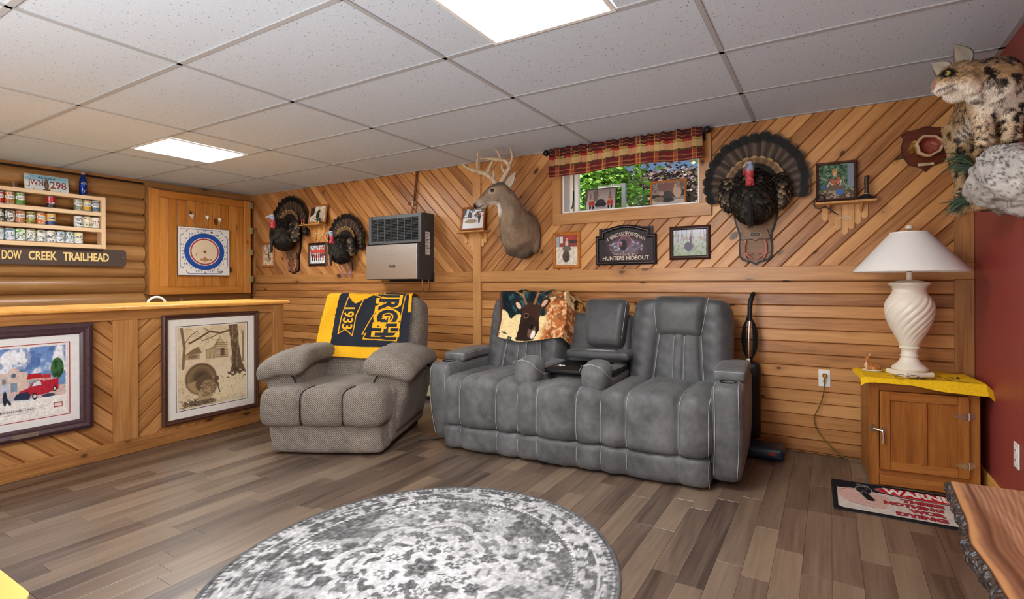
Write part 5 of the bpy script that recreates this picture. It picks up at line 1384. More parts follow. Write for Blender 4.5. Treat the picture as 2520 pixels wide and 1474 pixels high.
# centre
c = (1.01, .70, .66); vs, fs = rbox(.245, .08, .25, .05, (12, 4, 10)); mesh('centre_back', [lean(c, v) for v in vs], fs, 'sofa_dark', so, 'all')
def fh2(p):
    p = Vector(p); t = (p.z+.175)/.35; p.x *= .84+.16*t; p.y -= .015*math.sin(PI*t); return p
vs, fs = rbox(.165, .065, .175, .05, (12, 5, 12), fh2); hd = mesh('headrest', [lean(c, (v[0]+.06, v[1]-.11, v[2]+.165)) for v in vs], fs, 'sofa_dark', so, 'all')
stitch('stitching', [lean(c, (.06+.158*(.86+.14*t), -.165, .04+.3*t)) for t in (.05, .3, .6, .9)], hd)
cushion('console_base', (1.01, .44, .50), (.25, .20, .035), .02, 'black_plastic', so, (6, 6, 2))
tr = cushion('console_tray', (1.03, .36, .558), (.245, .2, .014), .008, 'black_plastic', so, (6, 6, 2))
MB().lathe([(.038, .572), (.041, .5755), (.037, .576), (.035, .573), (.034, .565), (.0001, .565)], 28, (.86, .27, 0)).build('cup_holder', 'steel', tr)
lid = cushion('console_lid', (1.07, .51, .64), (.23, .10, .028), .02, 'sofa_dark', so, (10, 6, 3))
MB().box(.97, 1.19, .465, .51, .667, .672, .002).build('light_bar', 'steel', lid, False); MB().box(.99, 1.17, .480, .494, .6722, .673).build('switch_strip', 'rubber_grey', lid, False)
for x, nm in ((.72, 'l'), (1.19, 'r')):
    vs1, fs1 = rbox(.088, .10, .098, .07, (6, 6, 6), lambda p: Vector((p.x*(1+.12*p.z/.1), p.y, p.z+.02*(p.y/.1))))
    lump1 = ([(v[0]+x, v[1]+.09, v[2]+.555) for v in vs1], fs1)
    vs2, fs2 = rbox(.065, .22, .062, .045, (5, 10, 5))
    lump2 = ([(v[0]+x+.02, v[1]+.33, v[2]+.505+.05*(v[1]+.22)) for v in vs2], fs2)
    rl = merged('console_arm', [lump1, lump2], .012, 'sofa_suede', so, None, 4)
    stitch('stitching', [(x-.08, .0, .60), (x-.06, -.01, .635), (x, -.012, .648), (x+.06, -.008, .632), (x+.088, .02, .59), (x+.098, .09, .55), (x+.09, .25, .53)], rl)
# ---- deer-print throw on the left back
th = thing('deer_throw', 'fleece throw printed with a deer, draped over the left sofa back', 'blanket', (-2.455, 2.699, 0), SA)
cL = (.425, .655, .71)
def throw_fn(u, v, off=.0):
    # v: 0 front hem .. 1 rear hem; u: 0..1 across
    x = -.225+.66*u+.015*math.sin(v*7); L = .66*v-.02*math.sin(u*5+.5)-.03*u
    wr = .006*math.sin(u*17+v*5)+.005*math.sin(u*31-v*11)
    top = .325; front0 = -.005-.02*math.sin(u*4)
    s = front0+L
    if s < top: p = (x, -.142-wr-off-.012*math.sin(PI*u), s)
    elif s < top+.24:
        a = (s-top)/.24*PI; p = (x, -.012-(.13+wr+off)*math.cos(a), top+(.03+wr+off)*math.sin(a)*1.3)
    else: p = (x, .12+wr, top-(s-top-.24))
    if u > .86: p = (p[0]-(u-.86)*.5, p[1]+(u-.86)*.9, p[2]-.05*(u-.86)*7)
    return lean(cL, p)
cv = Cv(190, 1.0, '#e9d19a'); U, V = cv.u, cv.v
edge = .27+.03*np.sin(U*30)+.05*fbm(U*20, V*3, None, 4, 2)
cv.put(ss(-.01, .02, V-edge), '#16262b'); cv.noise(22, .9, 2, '#2f5a60', .5, .6, (V > edge)*1.); cv.noise(14, .7, 8, '#0c1114', .55, .62, (V > edge)*1.)
cv.put(ss(.62, .7, U+.1*fbm(U*9, V*9, None, 3, 3))*ss(.52, .4, V), '#b06a3a'); cv.noise(30, .8, 5, '#e6c190', .5, .58, ((U > .62)&(V < .5))*1.); cv.noise(26, .7, 6, '#7a3f1f', .55, .62, ((U > .65)&(V < .45))*1.)
cv.put(ss(.66, .74, U)*ss(.45, .55, V), '#d9b06a'); cv.noise(18, .9, 9, '#8a4a24', .5, .58, ((U > .66)&(V > .42))*1.); cv.noise(10, .9, 12, '#f0dfae', .55, .62, ((U > .74)&(V > .4))*1.)
cv.poly([(.27, .01), (.28, .2), (.30, .36), (.36, .42), (.48, .40), (.52, .3), (.55, .12), (.5, .0)], '#2a1c17'); cv.ell(.43, .33, .12, .13, '#3a241a'); cv.ell(.42, .16, .08, .13, '#2a1a15'); cv.ell(.46, .11, .05, .07, '#6a5040'); cv.ell(.45, .16, .03, .03, '#0d0b0b'); cv.ell(.49, .07, .025, .05, '#e9e2d6')
cv.ell(.26, .42, .05, .07, '#2f1d18', 1, .6); cv.ell(.26, .42, .028, .045, '#d9b8a0', 1, .6); cv.ell(.6, .42, .08, .05, '#3a241a', 1, .6); cv.ell(.6, .42, .05, .025, '#caa48a', 1, .6)
for sx in (-1, 1): cv.line([(.42+sx*.05, .44), (.42+sx*.1, .56), (.42+sx*.06, .68)], .03, '#8a5f3c'); cv.line([(.42+sx*.09, .54), (.42+sx*.2, .6)], .018, '#a5774a'); cv.line([(.42+sx*.08, .62), (.42+sx*.17, .7)], .015, '#a5774a')
cv.ell(.37, .3, .018, .016, '#0b0908'); cv.ring(.37, .3, .022, .03, '#8a6a50'); cv.noise(30, .9, 3, '#1c2a2c', .6, .64, ((V < .08)&(U < .3))*1.); cv.put((U < .03)*1., '#5a3424'); cv.noise(50, .1, 7)
cv.build('fleece', throw_fn, 'cloth_print', th)

# ================================================================== RECLINER
RA = .4494
rc = thing('recliner_chair', 'taupe woven fabric recliner armchair with overstuffed arms', 'armchair', (-3.294, 2.034, 0), RA)
def fpad(p):
    p = Vector(p); f_ = max(0, min(1, (-.0-p.y)/.08)); x = p.x
    g = gs_(x, -.135, .012)+gs_(x, .15, .012); wide = gs_(x, -.135, .07)+gs_(x, .15, .07)+gs_(x, -.43, .07)+gs_(x, .43, .07)
    puff = .014*(1-min(1, wide))-.024*g+.003*math.sin(x*40+p.z*30)
    p.y -= puff*f_; p.z += puff*max(0, min(1, (p.z)/.08))*.8; return p
cushion('footrest_pad', (.37, .075, .318), (.425, .14, .122), .065, 'chair_fabric', rc, (44, 8, 8), fpad)
for sx_ in (-.135, .15): MB().tube(smoothpath([(.37+sx_, .16, .432), (.37+sx_, .04, .432), (.37+sx_, -.03, .418), (.37+sx_, -.052, .385), (.37+sx_, -.054, .30), (.37+sx_, -.05, .24), (.37+sx_, -.03, .205)]), .0035, 6).build('seam', 'dark_gap', rc)
cushion('footrest_panel', (.383, .07, .112), (.385, .085, .098), .035, 'chair_fabric', rc, (24, 4, 8), lambda p: Vector((p.x+.008*math.sin(p.z*30+p.x*9), p.y-.012*math.sin(PI*(p.x/.385+1)/2)+.006*math.sin(p.x*28+p.z*20)*(p.x > .1), p.z)))
cushion('seat_cushion', (.385, .42, .335), (.30, .30, .085), .06, 'chair_fabric', rc, (14, 14, 4), lambda p: Vector((p.x, p.y, p.z+.02*(1-(p.x/.3)**2))))
vs, fs = rbox(.43, .36, .2, .04, (10, 10, 8), lambda p: Vector((p.x*(.93+.07*(p.z+.2)/.4), p.y, p.z))); mesh('base', [(v[0]+.385, v[1]+.47, v[2]+.235) for v in vs], fs, 'chair_fabric', rc, 'all')
MB().box(.02, .75, .14, .78, .0, .04).build('underframe', 'black_plastic', rc, False)
for sd in (-1, 1):
    def farm(p, sd=sd):
        p = Vector(p); y = (p.y+.31)/.62
        p.x += (.008 if sd > 0 else -.03)*math.sin(PI*min(1, y*1.2))
        p.z += .03*math.sin(PI*y)-.05*max(0, sd*p.x/.16)-.03*(1-y)**3
        p.z += .006*math.sin(p.y*45+p.x*20)*max(0, p.z/.1)
        g = gs_(p.y, -.02, .02); p.z -= .008*g*(p.z > 0)
        p.y -= .02*(1-(p.x/.17)**2)*max(0, -p.y/.31)
        return p
    xa = .385+sd*(.40 if sd < 0 else .365)
    up = ([(v[0]+xa, v[1]+.44, v[2]+.592) for v in rbox(.18, .335, .066, .062, (10, 16, 6), farm)[0]], rbox(.18, .335, .066, .062, (10, 16, 6), farm)[1])
    lo_v, lo_f = rbox(.125, .32, .235, .05, (8, 12, 10), lambda p, sd=sd: Vector((p.x+sd*.05*(p.z/.2), p.y, p.z)))
    lo = ([(v[0]+.385+sd*(.375 if sd < 0 else .345), v[1]+.475, v[2]+.315) for v in lo_v], lo_f)
    am = merged('arm', [up, lo], .0135, 'chair_fabric', rc, None, 3)
    # dark tube painting the shade in the crease under the roll
    MB().tube(smoothpath([(xa+sd*.155, .152, .495), (xa+sd*.09, .15, .525), (xa+sd*.0, .148, .528), (xa-sd*.07, .150, .505), (xa-sd*.10, .155, .46), (xa-sd*.115, .16, .42)]), .005, 6).build('crease_shade', 'dark_gap', am)
BL = .30
cB = (.385, .80, .665)
def leanB(p):
    q = Matrix.Rotation(-BL, 3, 'X') @ Vector(p); return (cB[0]+q.x, cB[1]+q.y, cB[2]+q.z)
def fback(p):
    p = Vector(p); f_ = max(0, min(1, (-.02-p.y)/.08)); t = (p.z+.36)/.72
    g = gs_(p.z, -.10, .02)+gs_(p.z, .13, .02); wide = gs_(p.z, -.10, .08)+gs_(p.z, .13, .08)
    g2 = gs_(p.x, 0, .012)*(1 if p.z < -.1 else 0)
    p.y -= (.025*(1-min(1, wide))-.016*g-.02*g2+.004*math.sin(p.x*34+p.z*23))*f_
    if t > .85: p.z += .02*(abs(p.x)/.42)**2-.012
    p.x *= .94+.06*math.sin(PI*t); return p
vs, fs = rbox(.425, .13, .36, .085, (34, 6, 34), fback); mesh('backrest', [leanB(v) for v in vs], fs, 'chair_fabric', rc, 'all')
MB().tube([(.92, .5, .52), (.96, .45, .53)], .012, 8).build('release_lever', 'black_plastic', rc)
cw = thing('recliner_cable', 'thin black power cable on the floor beside the recliner', 'cord', (0, 0, 0))
MB().tube(smoothpath([(-2.62, 2.72, .006), (-2.52, 2.80, .006), (-2.42, 2.95, .006), (-2.40, 3.15, .006), (-2.45, 3.4, .006)]), .004, 6).build('cable', 'black_plastic', cw)
# ---- black and gold team blanket
bl = thing('gold_blanket', 'black and gold fleece blanket lettered 1933, draped over the recliner back', 'blanket', (-3.294, 2.034, 0), RA)
def bl_fn(u, v, off=0.0):
    # v 0 = hem, 1 = top of the back, up to 1.25 behind
    x = -.36+.70*u+.018*(1-v)*(u-.5)-.03*(1-v)*(1-u); 
    wr = .004*math.sin(u*11+v*6)+.003*math.sin(u*23-v*9)
    zb = -.14-.03*u-.012*math.sin(u*PI); top = .335
    s = zb+(top+.06-zb)*v
    if s < top: p = (x, -.186-wr-off-.006*(1-v), s)
    else:
        a = (s-top)/.30*PI; p = (x, -.04-(.145+wr+off)*math.cos(a), top+(.052+wr+off)*math.sin(a))
    return leanB(p)
cv = Cv(200, 1.25, '#f2b522'); cv.u2 = cv.u
navy = '#272b35'; gold = '#f4b41e'
cv.v = cv.v*1.5          # rows 0..1.5, the part past 1 lies over the top
U, V = cv.u, cv.v
cv.put(((U > .17+.02*np.sin(V*3))&(V > .155))*1., navy); cv.put(((U < .2)&(V > .155)&(U > .14+.05*np.abs(V-.6)))*1., navy)
cv.put(((U > .965)&(V > .66))*1., gold); cv.put(((U > .93)&(V > .66)&(U < .965)&(V > 1.05-(U-.93)*4))*1., gold)
cv.poly([(.24, 1.02), (.26, .90), (.31, .82), (.36, .78), (.5, .88), (.6, 1.0), (.6, 1.5), (.24, 1.5)], gold)
cv.line([(.37, .77), (.5, .87), (.62, 1.02)], .01, navy); cv.line([(.26, .88), (.22, .6), (.22, .33), (.29, .40), (.38, .31), (.385, .6), (.44, .84)], .014, gold)
cv.line([(.60, 1.0), (.56, .93), (.66, .87), (.49, .33), (.53, .345), (.505, .27), (.87, .25), (.935, 1.0)], .013, gold)
for k in range(3): cv.ring(.46+.025*k, 1.0, .02, .028, navy)
cv.noise(70, .07, 3)
cvv = cv.v.copy()
def bl_map(u, vv): return bl_fn(u, vv*1.5)
cv.v = cvv/1.5
cv.build('fleece', bl_map, 'cloth_print', bl)
def rot_text(body, u0, u1, v_top, v_bot, mat, bold, off, name='lettering'):
    # reads downwards, letter tops to the right
    return text(name, body, (0, 0, 1, 1), lambda a, b: bl_fn(u0+(u1-u0)*b+.03*(1-a)*0, v_top+(v_bot-v_top)*a, off), mat, bl, bold, 3)
rot_text('1933', .245, .365, .72, .40, 'gold_cloth', .02, .003)
rot_text('URGH', .585, .90, 1.06, .30, 'gold_cloth', .10, .003, 'letter_outline'); rot_text('URGH', .625, .865, 1.045, .315, 'navy_cloth', .035, .0045)
rot_text('ERS', .62, .68, 1.07, .93, 'gold_cloth', .02, .003)

# ================================================================== CABINET, LAMP AND TOWEL
CA = .1
cb = thing('icebox_cabinet', 'oak icebox-style cabinet with brass latch in the corner by the red wall', 'cabinet', (.194, 3.345, 0), CA)
CW, CD, CH_ = .503, .325, .592
MB().box(.006, CW-.006, .012, CD, .012, CH_-.012).build('body', 'oak', cb, False)
plank(cb, 'stile', 'oak_h', (0, 0, 0), (.048, .02, CH_-.012), 'z', .002); plank(cb, 'stile', 'oak_h', (CW-.05, 0, 0), (CW, .02, CH_-.012), 'z', .002)
plank(cb, 'top_rail', 'oak_h', (.048, .001, .532), (CW-.05, .019, CH_-.012), 'x', .002); plank(cb, 'bottom_rail', 'oak_h', (.048, .001, .055), (CW-.05, .019, .1), 'x', .002)
plank(cb, 'kick_board', 'oak_h', (.048, -.012, .006), (CW-.04, .0, .06), 'x', .003)
plank(cb, 'top', 'oak_h', (-.018, -.018, CH_-.012), (CW+.018, CD+.005, CH_+.01), 'x', .006)
dr = empty('door_tmp'); bpy.data.objects.remove(dr)
def dfr(x0, x1, z0, z1, ax): return plank(door, 'door_frame', 'oak_h', (x0, -.02, z0), (x1, -.001, z1), ax, .003)
door = MB().box(.05, .452, -.012, -.0005, .095, .53).build('door', 'oak', cb, False)
DX0, DX1, DZ0, DZ1 = .05, .452, .095, .53; FW = .048
dfr(DX0, DX0+FW, DZ0, DZ1, 'z'); dfr(DX1-FW, DX1, DZ0, DZ1, 'z'); dfr(DX0+FW, DX1-FW, DZ0, DZ0+FW, 'x'); dfr(DX0+FW, DX1-FW, DZ1-FW, DZ1, 'x'); dfr(.235, .268, DZ0+FW, DZ1-FW, 'z')
mb = MB()
for z in (.425, .165):
    mb = MB().prism([(.385, z), (.405, z-.010), (.425, z-.014), (.438, z-.018), (.442, z), (.438, z+.018), (.425, z+.014), (.405, z+.010)], -.0235, -.0205).prism([(.452, z-.02), (.47, z-.016), (.485, z), (.47, z+.016), (.452, z+.02)], -.0035, -.0005)
    hg = mb.build('hinge', 'nickel', cb, False); MB().tube([(.449, -.022, z-.02), (.449, -.022, z+.02)], .005, 8).build('knuckle', 'nickel', hg)
MB().prism([(.025+.022*math.cos(a), .318+.024*math.sin(a)) for a in [PI/2+PI*k/10 for k in range(11)]], -.004, -.0005).build('keeper_plate', 'nickel', cb, False)
lt = MB().prism([(.055+.022*math.cos(a), .312+.026*math.sin(a)) for a in [-PI/2+PI*k/10 for k in range(11)]], -.0245, -.0205).build('latch_plate', 'nickel', cb, False)
MB().tube([(.02, -.012, .318), (.05, -.03, .315), (.06, -.034, .312)], .006, 8).tube([(.06, -.034, .312), (.061, -.036, .28), (.06, -.032, .245)], [.006, .005, .007], 8).build('latch_lever', 'nickel', cb)
np_ = MB().prism(rrect(.21, .292, .541, .567, .007, 3), -.0025, 0).build('name_plate', 'brass', cb, False)
text('plate_text', 'WHITE CLAD', (.222, .55, .28, .56), lambda u, v: (u, -.0028, v), 'cord_brown', np_)
# towel
TZ = CH_+.0105
tw = thing('yellow_towel', 'bright yellow terry towel with black print spread over the cabinet top', 'towel', (.194, 3.345, 0), CA)
def tw_fn(u, v):
    x = -.045+.615*u; y = -.055+.36*v+.012*math.sin(u*6)-.02*u*(1-v); z = TZ+.003
    fx = max(0, x-(CW+.018))+0; fl_ = max(0, -.018-x); fy = max(0, -.02-y)
    z += .003*math.sin(u*19+v*7)*.6
    z -= .75*fx+.8*fl_*.6+.9*fy
    x -= .35*fx; y += .4*fy
    return (x, y, z)
cv = Cv(150, 1.7, '#f0c21d'); cv.noise(50, .08, 1)
ink = '#1b1d26'
for (a, b, w_) in ((.28, .42, .03), (.31, .36, .02)): cv.line([(a-.06, .62), (a, .66), (b-.08, .58), (b, .64)], w_, ink)
cv.line([(.30, .7), (.31, .5)], .02, ink); cv.line([(.36, .72), (.4, .52)], .025, ink); cv.line([(.24, .33), (.4, .28), (.6, .26), (.78, .24), (.86, .22)], .02, ink); cv.line([(.56, .26), (.6, .33), (.68, .27)], .02, ink); cv.line([(.66, .66), (.68, .5), (.71, .36)], .025, ink); cv.line([(.74, .6), (.75, .5), (.79, .5), (.8, .62)], .03, ink); cv.noise(40, .9, 5, ink, .6, .63, ((np.abs(cv.v-.28) < .05)&(cv.u > .3)&(cv.u < .8))*1.)
cv.build('cloth', tw_fn, 'cloth_print', tw)
# lamp
lm = thing('table_lamp', 'ivory ceramic table lamp with spiral fluted urn and wide white shade', 'lamp', (.396, 3.462, TZ+.008))
MB().box(-.085, .085, -.085, .085, 0, .028, .008).build('plinth', 'ceramic_ivory', lm, False)
lm.children[-1].rotation_euler.z = .5
MB().lathe([(.080, .028), (.086, .034), (.088, .042), (.083, .05), (.072, .058), (.055, .075), (.044, .095), (.041, .103), (.045, .108), (.046, .114), (.041, .12), (.039, .135), (.042, .148), (.05, .155), (.051, .163), (.046, .168)], 48).build('foot', 'ceramic_ivory', lm)
def flute(r, z, t):
    k = (z-.168)/.30; w_ = math.sin(PI*min(1, max(0, k)))**.5
    tw_ = t-k*2.4; s_ = abs(math.cos(8.5*tw_)); return r*(1+.055*w_*(s_**.7-.6))
prof = []
for i in range(61):
    k = i/60; r = .046+.076*math.sin(PI*min(1, k*1.0)**1.25*.5)**1.25 if k < .62 else None
    pts_ = [(0, .046), (.12, .060), (.3, .088), (.5, .112), (.68, .121), (.8, .117), (.9, .103), (1, .083)]
    for (a, ra), (b, rb) in zip(pts_[:-1], pts_[1:]):
        if a <= k <= b: t_ = (k-a)/(b-a); t_ = t_; r = ra+(rb-ra)*t_
    prof.append((r, .168+.30*k))
rs_ = np.array([p[0] for p in prof]); 
for _ in range(6): rs_[1:-1] = (rs_[:-2]+2*rs_[1:-1]+rs_[2:])/4
MB().lathe([(float(r), z) for r, (_, z) in zip(rs_, prof)], 160, fn=flute).build('urn', 'ceramic_ivory', lm, 'all')
MB().lathe([(.083, .466), (.085, .47), (.083, .476), (.081, .485), (.084, .498), (.094, .51), (.101, .516), (.101, .521), (.094, .526), (.06, .535), (.02, .543)], 48).build('rim', 'ceramic_ivory', lm)
MB().lathe([(.0155, .54), (.0155, .585), (.0001, .586)], 20).build('neck', 'ceramic_ivory', lm)
MB().lathe([(.01, .585), (.016, .59), (.017, .602), (.013, .606), (.016, .612), (.016, .645), (.0001, .648)], 20).build('socket', 'brass', lm)
hp = MB()
for s_ in (-1, 1): hp.tube(smoothpath([(s_*.012, 0, .592), (s_*.03, 0, .60), (s_*.034, 0, .64), (s_*.045, 0, .70), (s_*.04, 0, .78), (0, 0, .828)]), .0022, 6)
hp.build('harp', 'nickel', lm)
shd = MB()
n_ = 64; prof = [(.273, .587), (.276, .592), (.272, .597), (.09, .808), (.088, .812)]
shd.lathe([(.273, .586), (.2765, .590), (.273, .596), (.094, .805), (.093, .811), (.091, .811), (.091, .804), (.270, .594), (.2715, .588), (.273, .586)], n_, cap=False)
shd.build('shade', 'lampshade', lm, True, 30)
MB().tube([(-.091, 0, .808), (.091, 0, .808)], .002, 6).tube([(0, -.091, .808), (0, .091, .808)], .002, 6).build('spider', 'nickel', lm)
MB().lathe([(.006, .826), (.017, .832), (.019, .84), (.014, .848), (.0001, .851)], 20).build('finial', 'ceramic_ivory', lm)
# spectacles
gp = thing('reading_glasses', 'thin black wire spectacles lying on the towel before the lamp', 'glasses', (.37, 3.328, TZ+.0065), .1)
fr_ = MB()
for cx_ in (-.03, .03): fr_.tube([(cx_+.024*math.cos(a), -.003, .0+.0+.012*math.sin(a)+.012) for a in [2*PI*k/20 for k in range(21)]], .0013, 6, False)
fr_.tube([(-.007, -.003, .014), (0, -.004, .018), (.007, -.003, .014)], .0013, 6).build('rims', 'black_iron', gp)
for s_ in (-1, 1): MB().tube([(s_*.054, -.003, .015), (s_*.06, .02, .012), (s_*.05, .07, .002)], .0013, 6).build('temple', 'black_iron', gp)
# doe figurine
fg = thing('doe_figurine', 'small ceramic figurine of a lying doe with fawn on the towel', 'figurine', (.222, 3.56, TZ+.006), .1)
def lump(c, r, rot=0): 
    k = MB().sphere((0, 0, 0), 1, 14, 9, r)
    R = Matrix.Rotation(rot, 4, 'Y'); return ([tuple(Vector(c)+(R @ Vector(v))) for v in k.v], k.f)
def col_doe(co, no):
    c = np.tile(hx('#b0713f'), (len(co), 1)); n = fbm(co[:, 0]*60, co[:, 1]*60, co[:, 2]*60, 1, 2)
    c = c*(.85+.3*n[:, None]); c[(co[:, 0] < -.03)&(co[:, 1] < -.004)&(co[:, 2] < .05)] = hx('#d9b795'); return c
merged('doe_body', [lump((0, 0, .022), (.038, .02, .018)), lump((.03, .004, .02), (.024, .018, .016)), lump((-.026, -.002, .03), (.016, .014, .022)), lump((-.028, 0, .055), (.0095, .0095, .022), -.1), lump((-.026, -.004, .078), (.011, .010, .010)), lump((-.019, -.013, .071), (.006, .008, .006)), lump((-.03, -.016, .008), (.024, .006, .006)), lump((.02, -.018, .007), (.022, .006, .006))], .0032, 'skin_wet', fg, col_doe, 2)
for s_ in (-1, 1): mesh('ear', [(-.026+s_*.006, .0, .084), (-.026+s_*.012, -.004, .085), (-.026+s_*.02, -.002, .102), (-.026+s_*.011, .003, .098)], [(0, 1, 2, 3), (3, 2, 1, 0)], simple('doe_ear', '#c99a78', .5).name if 'doe_ear' not in MATS else 'doe_ear', fg, False)
merged('fawn', [lump((.012, -.016, .018), (.02, .012, .011)), lump((-.006, -.018, .03), (.008, .007, .012), -.4), lump((-.010, -.021, .042), (.008, .0065, .0065)), lump((.004, -.022, .008), (.018, .006, .005))], .003, 'skin_wet', fg, col_doe, 2)
MB().lathe([(.0001, 0), (.052, 0), (.054, .003), (.05, .007), (.0001, .008)], 32).xf(Matrix.Diagonal((1, .62, 1, 1))).build('grass_base', simple('figurine_base', '#c9cfc0', .5, var=.2, scale=90).name, fg)

# ================================================================== DOOR MAT
mtt = thing('warning_mat', 'black and grey printed mat with red WARNING oval in front of the cabinet', 'mat', (.012, 2.896, .0006), .02)
MW, MH = .70, .42
MB().prism(rrect(0, MW, 0, MH, .035), 0, .005, 'xy').build('rubber_base', 'mat_rubber', mtt, False)
cv = Cv(280, MW/MH, '#c9c0b6'); U, V = cv.u, cv.v
cv.noise(30, .08, 2)
top = .60-.10*ss(.1, .5, U)*0; cv.put((V > .72-.05*ss(.3, .5, U))*1., '#15161c')
# clasped hands
for k, (v, w_) in enumerate(((.56, .12), (.46, .11), (.36, .10), (.27, .08))): cv.line([(.05+.012*k, v+.08), (.14, v+.03), (.25, v-.005), (.33, v)], w_, '#caa79a'); cv.line([(.06+.012*k, v+.02), (.16, v-.03), (.27, v-.06), (.32, v-.05)], .012, '#8a6258', .9)
cv.ell(.13, .66, .09, .1, '#d0aea2'); cv.ell(.31, .58, .04, .08, '#cba79b'); cv.line([(.05, .62), (.1, .74), (.17, .72)], .02, '#8a6258', .6)
# pistol seen from the front
cv.ell(.215, .75, .058, .14, '#d9d6d4'); cv.ell(.215, .75, .053, .13, '#17181e'); cv.ell(.205, .80, .028, .05, '#0a0a0d'); cv.ring(.205, .80, .05, .058, '#6a6a70'); cv.ell(.215, .66, .02, .035, '#77767a'); cv.ell(.215, .66, .012, .022, '#0a0a0d'); cv.line([(.18, .93), (.25, .9)], .03, '#8a8a90'); cv.line([(.22, .6), (.25, .45)], .09, '#15161b')
cv.ell(.635, .84, .335, .155, '#e9e4dd'); cv.ell(.635, .84, .325, .145, '#c01622')
d_ = np.minimum(np.minimum(U*MW, (1-U)*MW), np.minimum(V*MH, (1-V)*MH)); cv.put(1-ss(.02, .023, d_), '#17181d')
cr = (np.hypot(np.maximum(.055-np.minimum(U*MW, (1-U)*MW), 0), np.maximum(.055-np.minimum(V*MH, (1-V)*MH), 0)) > .035)*1.; cv.put(cr, '#17181d')
cv.noise(90, .08, 4)
cv.build('print', lambda u, v: (.004+u*(MW-.008), .004+v*(MH-.008), .0056), 'cloth_print', mtt)
simple('mat_red', '#b3202c', .9); simple('mat_white', '#e9e4dd', .9)
mf = lambda dz: (lambda u, v: (u, v, .0056+dz))
text('lettering', 'WARNING', (.245, .312, .645, .392), mf(.0006), 'mat_white', mtt, .05, 2)
for w_, b in (('THERE', (.315, .222, .49, .265)), ('NOTHING', (.235, .163, .48, .206)), ('WOR', (.335, .104, .48, .147)), ('DYING', (.275, .043, .475, .086))):
    text('letter_outline', w_, (b[0]-.003, b[1]-.003, b[2]+.003, b[3]+.003), mf(.0004), 'ink_black', mtt, .09, 2); text('lettering', w_, b, mf(.0008), 'mat_red', mtt, .045, 2)

# ================================================================== LIVE-EDGE TABLE
tb = thing('live_edge_table', 'live-edge walnut slab table with bark edge in the near right corner', 'table', (.52, 1.4, 0))
TT = .5
ye = [2.03, 1.959, 1.90, 1.82, 1.76, 1.697, 1.63, 1.572, 1.502, 1.452, 1.357, 1.27, 1.15, 1.0, .85]
xe = [.336, .332, .329, .324, .322, .317, .306, .300, .307, .311, .312, .318, .33, .32, .335]
NXs, NYs = 130, 320
cv = Cv(NXs, NXs/NYs, '#8a5638'); U, V = cv.u, cv.v          # u: live edge -> wall, v: far -> near
edge_u = np.interp(.85+(2.03-.85)*(1-V), ye[::-1], xe[::-1])
gy = .85+(2.03-.85)*(1-V); gx = edge_u+(.735-edge_u)*U
dist = (gx-edge_u)
knot = np.hypot((gx-.58)/1.0, (gy-1.62)/2.0); ph = dist*170+9*fbm(gx*4, gy*1.6, None, 3, 3)+14*np.exp(-(knot/.16)**2)
ringv = .5+.5*np.sin(ph*2.2+3*fbm(gx*30, gy*2, None, 5, 3)); fine = fbm(gx*140, gy*5, None, 6, 3)
base_ = lerp(hx('#8c6048'), hx('#c79c79'), np.clip(.5*ringv+.9*(fine-.3), 0, 1)); base_ = lerp(base_, hx('#6e452f'), .5*ss(.5, .7, fbm(gx*9, gy*1.2, None, 8, 3)))
sap = ss(.034, .02, dist+.012*fbm(gy*14, gy*0, None, 2, 2)); base_ = lerp(base_, hx('#cf9a66'), sap*.85); base_ = lerp(base_, hx('#3a2418'), ss(.006, .001, dist)); base_ = lerp(base_, hx('#4a2a1c'), np.exp(-((dist-.045)/.007)**2)*.6)
cv.c = base_; 
def tb_fn(u, v):
    y = .85+(2.03-.85)*(1-v); e = np.interp(y, ye[::-1], xe[::-1]); x = e+(.735-e)*u; return (x-.52, y-1.4+.03*(x-.33)*v*0+(.06*(x-.336))*(1 if v < .001 else (1-v)), TT)
cv.build('slab_top', tb_fn, 'slab_print', tb)
# underside, ends and bark
bot = []; n_ = len(ye); yy = np.linspace(2.03, .85, 240); xx = np.interp(yy, ye[::-1], xe[::-1])
mb = MB(); mb.prism([(float(x)+.004-.52, float(y)-1.4) for x, y in zip(xx, yy)]+[(.735-.52, .85-1.4), (.735-.52, 2.03-1.4+.024)], TT-.05, TT-.0006, 'xy'); mb.build('slab_core', 'frame_brown', tb, False)
qb = random.Random(4); rows = []
for k in range(11):
    t = k/10; row = []
    for i, (x, y) in enumerate(zip(xx, yy)):
        out = .001+.011*math.sin(PI*(t*.8+.15))+.005*(qb.random()-.5)*(1 if 0 < k < 10 else .3)+.003*math.sin(i*.37+k*.5)
        row.append((float(x)-.52-out*(0 if k == 0 else 1), float(y)-1.4+.004*(qb.random()-.5), TT-.001-.052*t))
    rows.append(row)
vs = [p for r_ in rows for p in r_]; m_ = len(yy)
bc = []
for k in range(11):
    for i in range(m_): f_ = qb.random(); bc.append(hx('#1f1916') if f_ < .4 else (hx('#4a382e') if f_ < .9 else hx('#7d858f')))
mesh('bark', vs, [(k*m_+i, k*m_+i+1, (k+1)*m_+i+1, (k+1)*m_+i) for k in range(10) for i in range(m_-1)], 'rock', tb, 'all', np.array(bc))
for y in (1.85, .95):
    for x in (.47, .68): MB().box(x-.52-.02, x-.52+.02, y-1.4-.02, y-1.4+.02, 0, TT-.05, .003).build('leg', 'black_iron', tb, False)
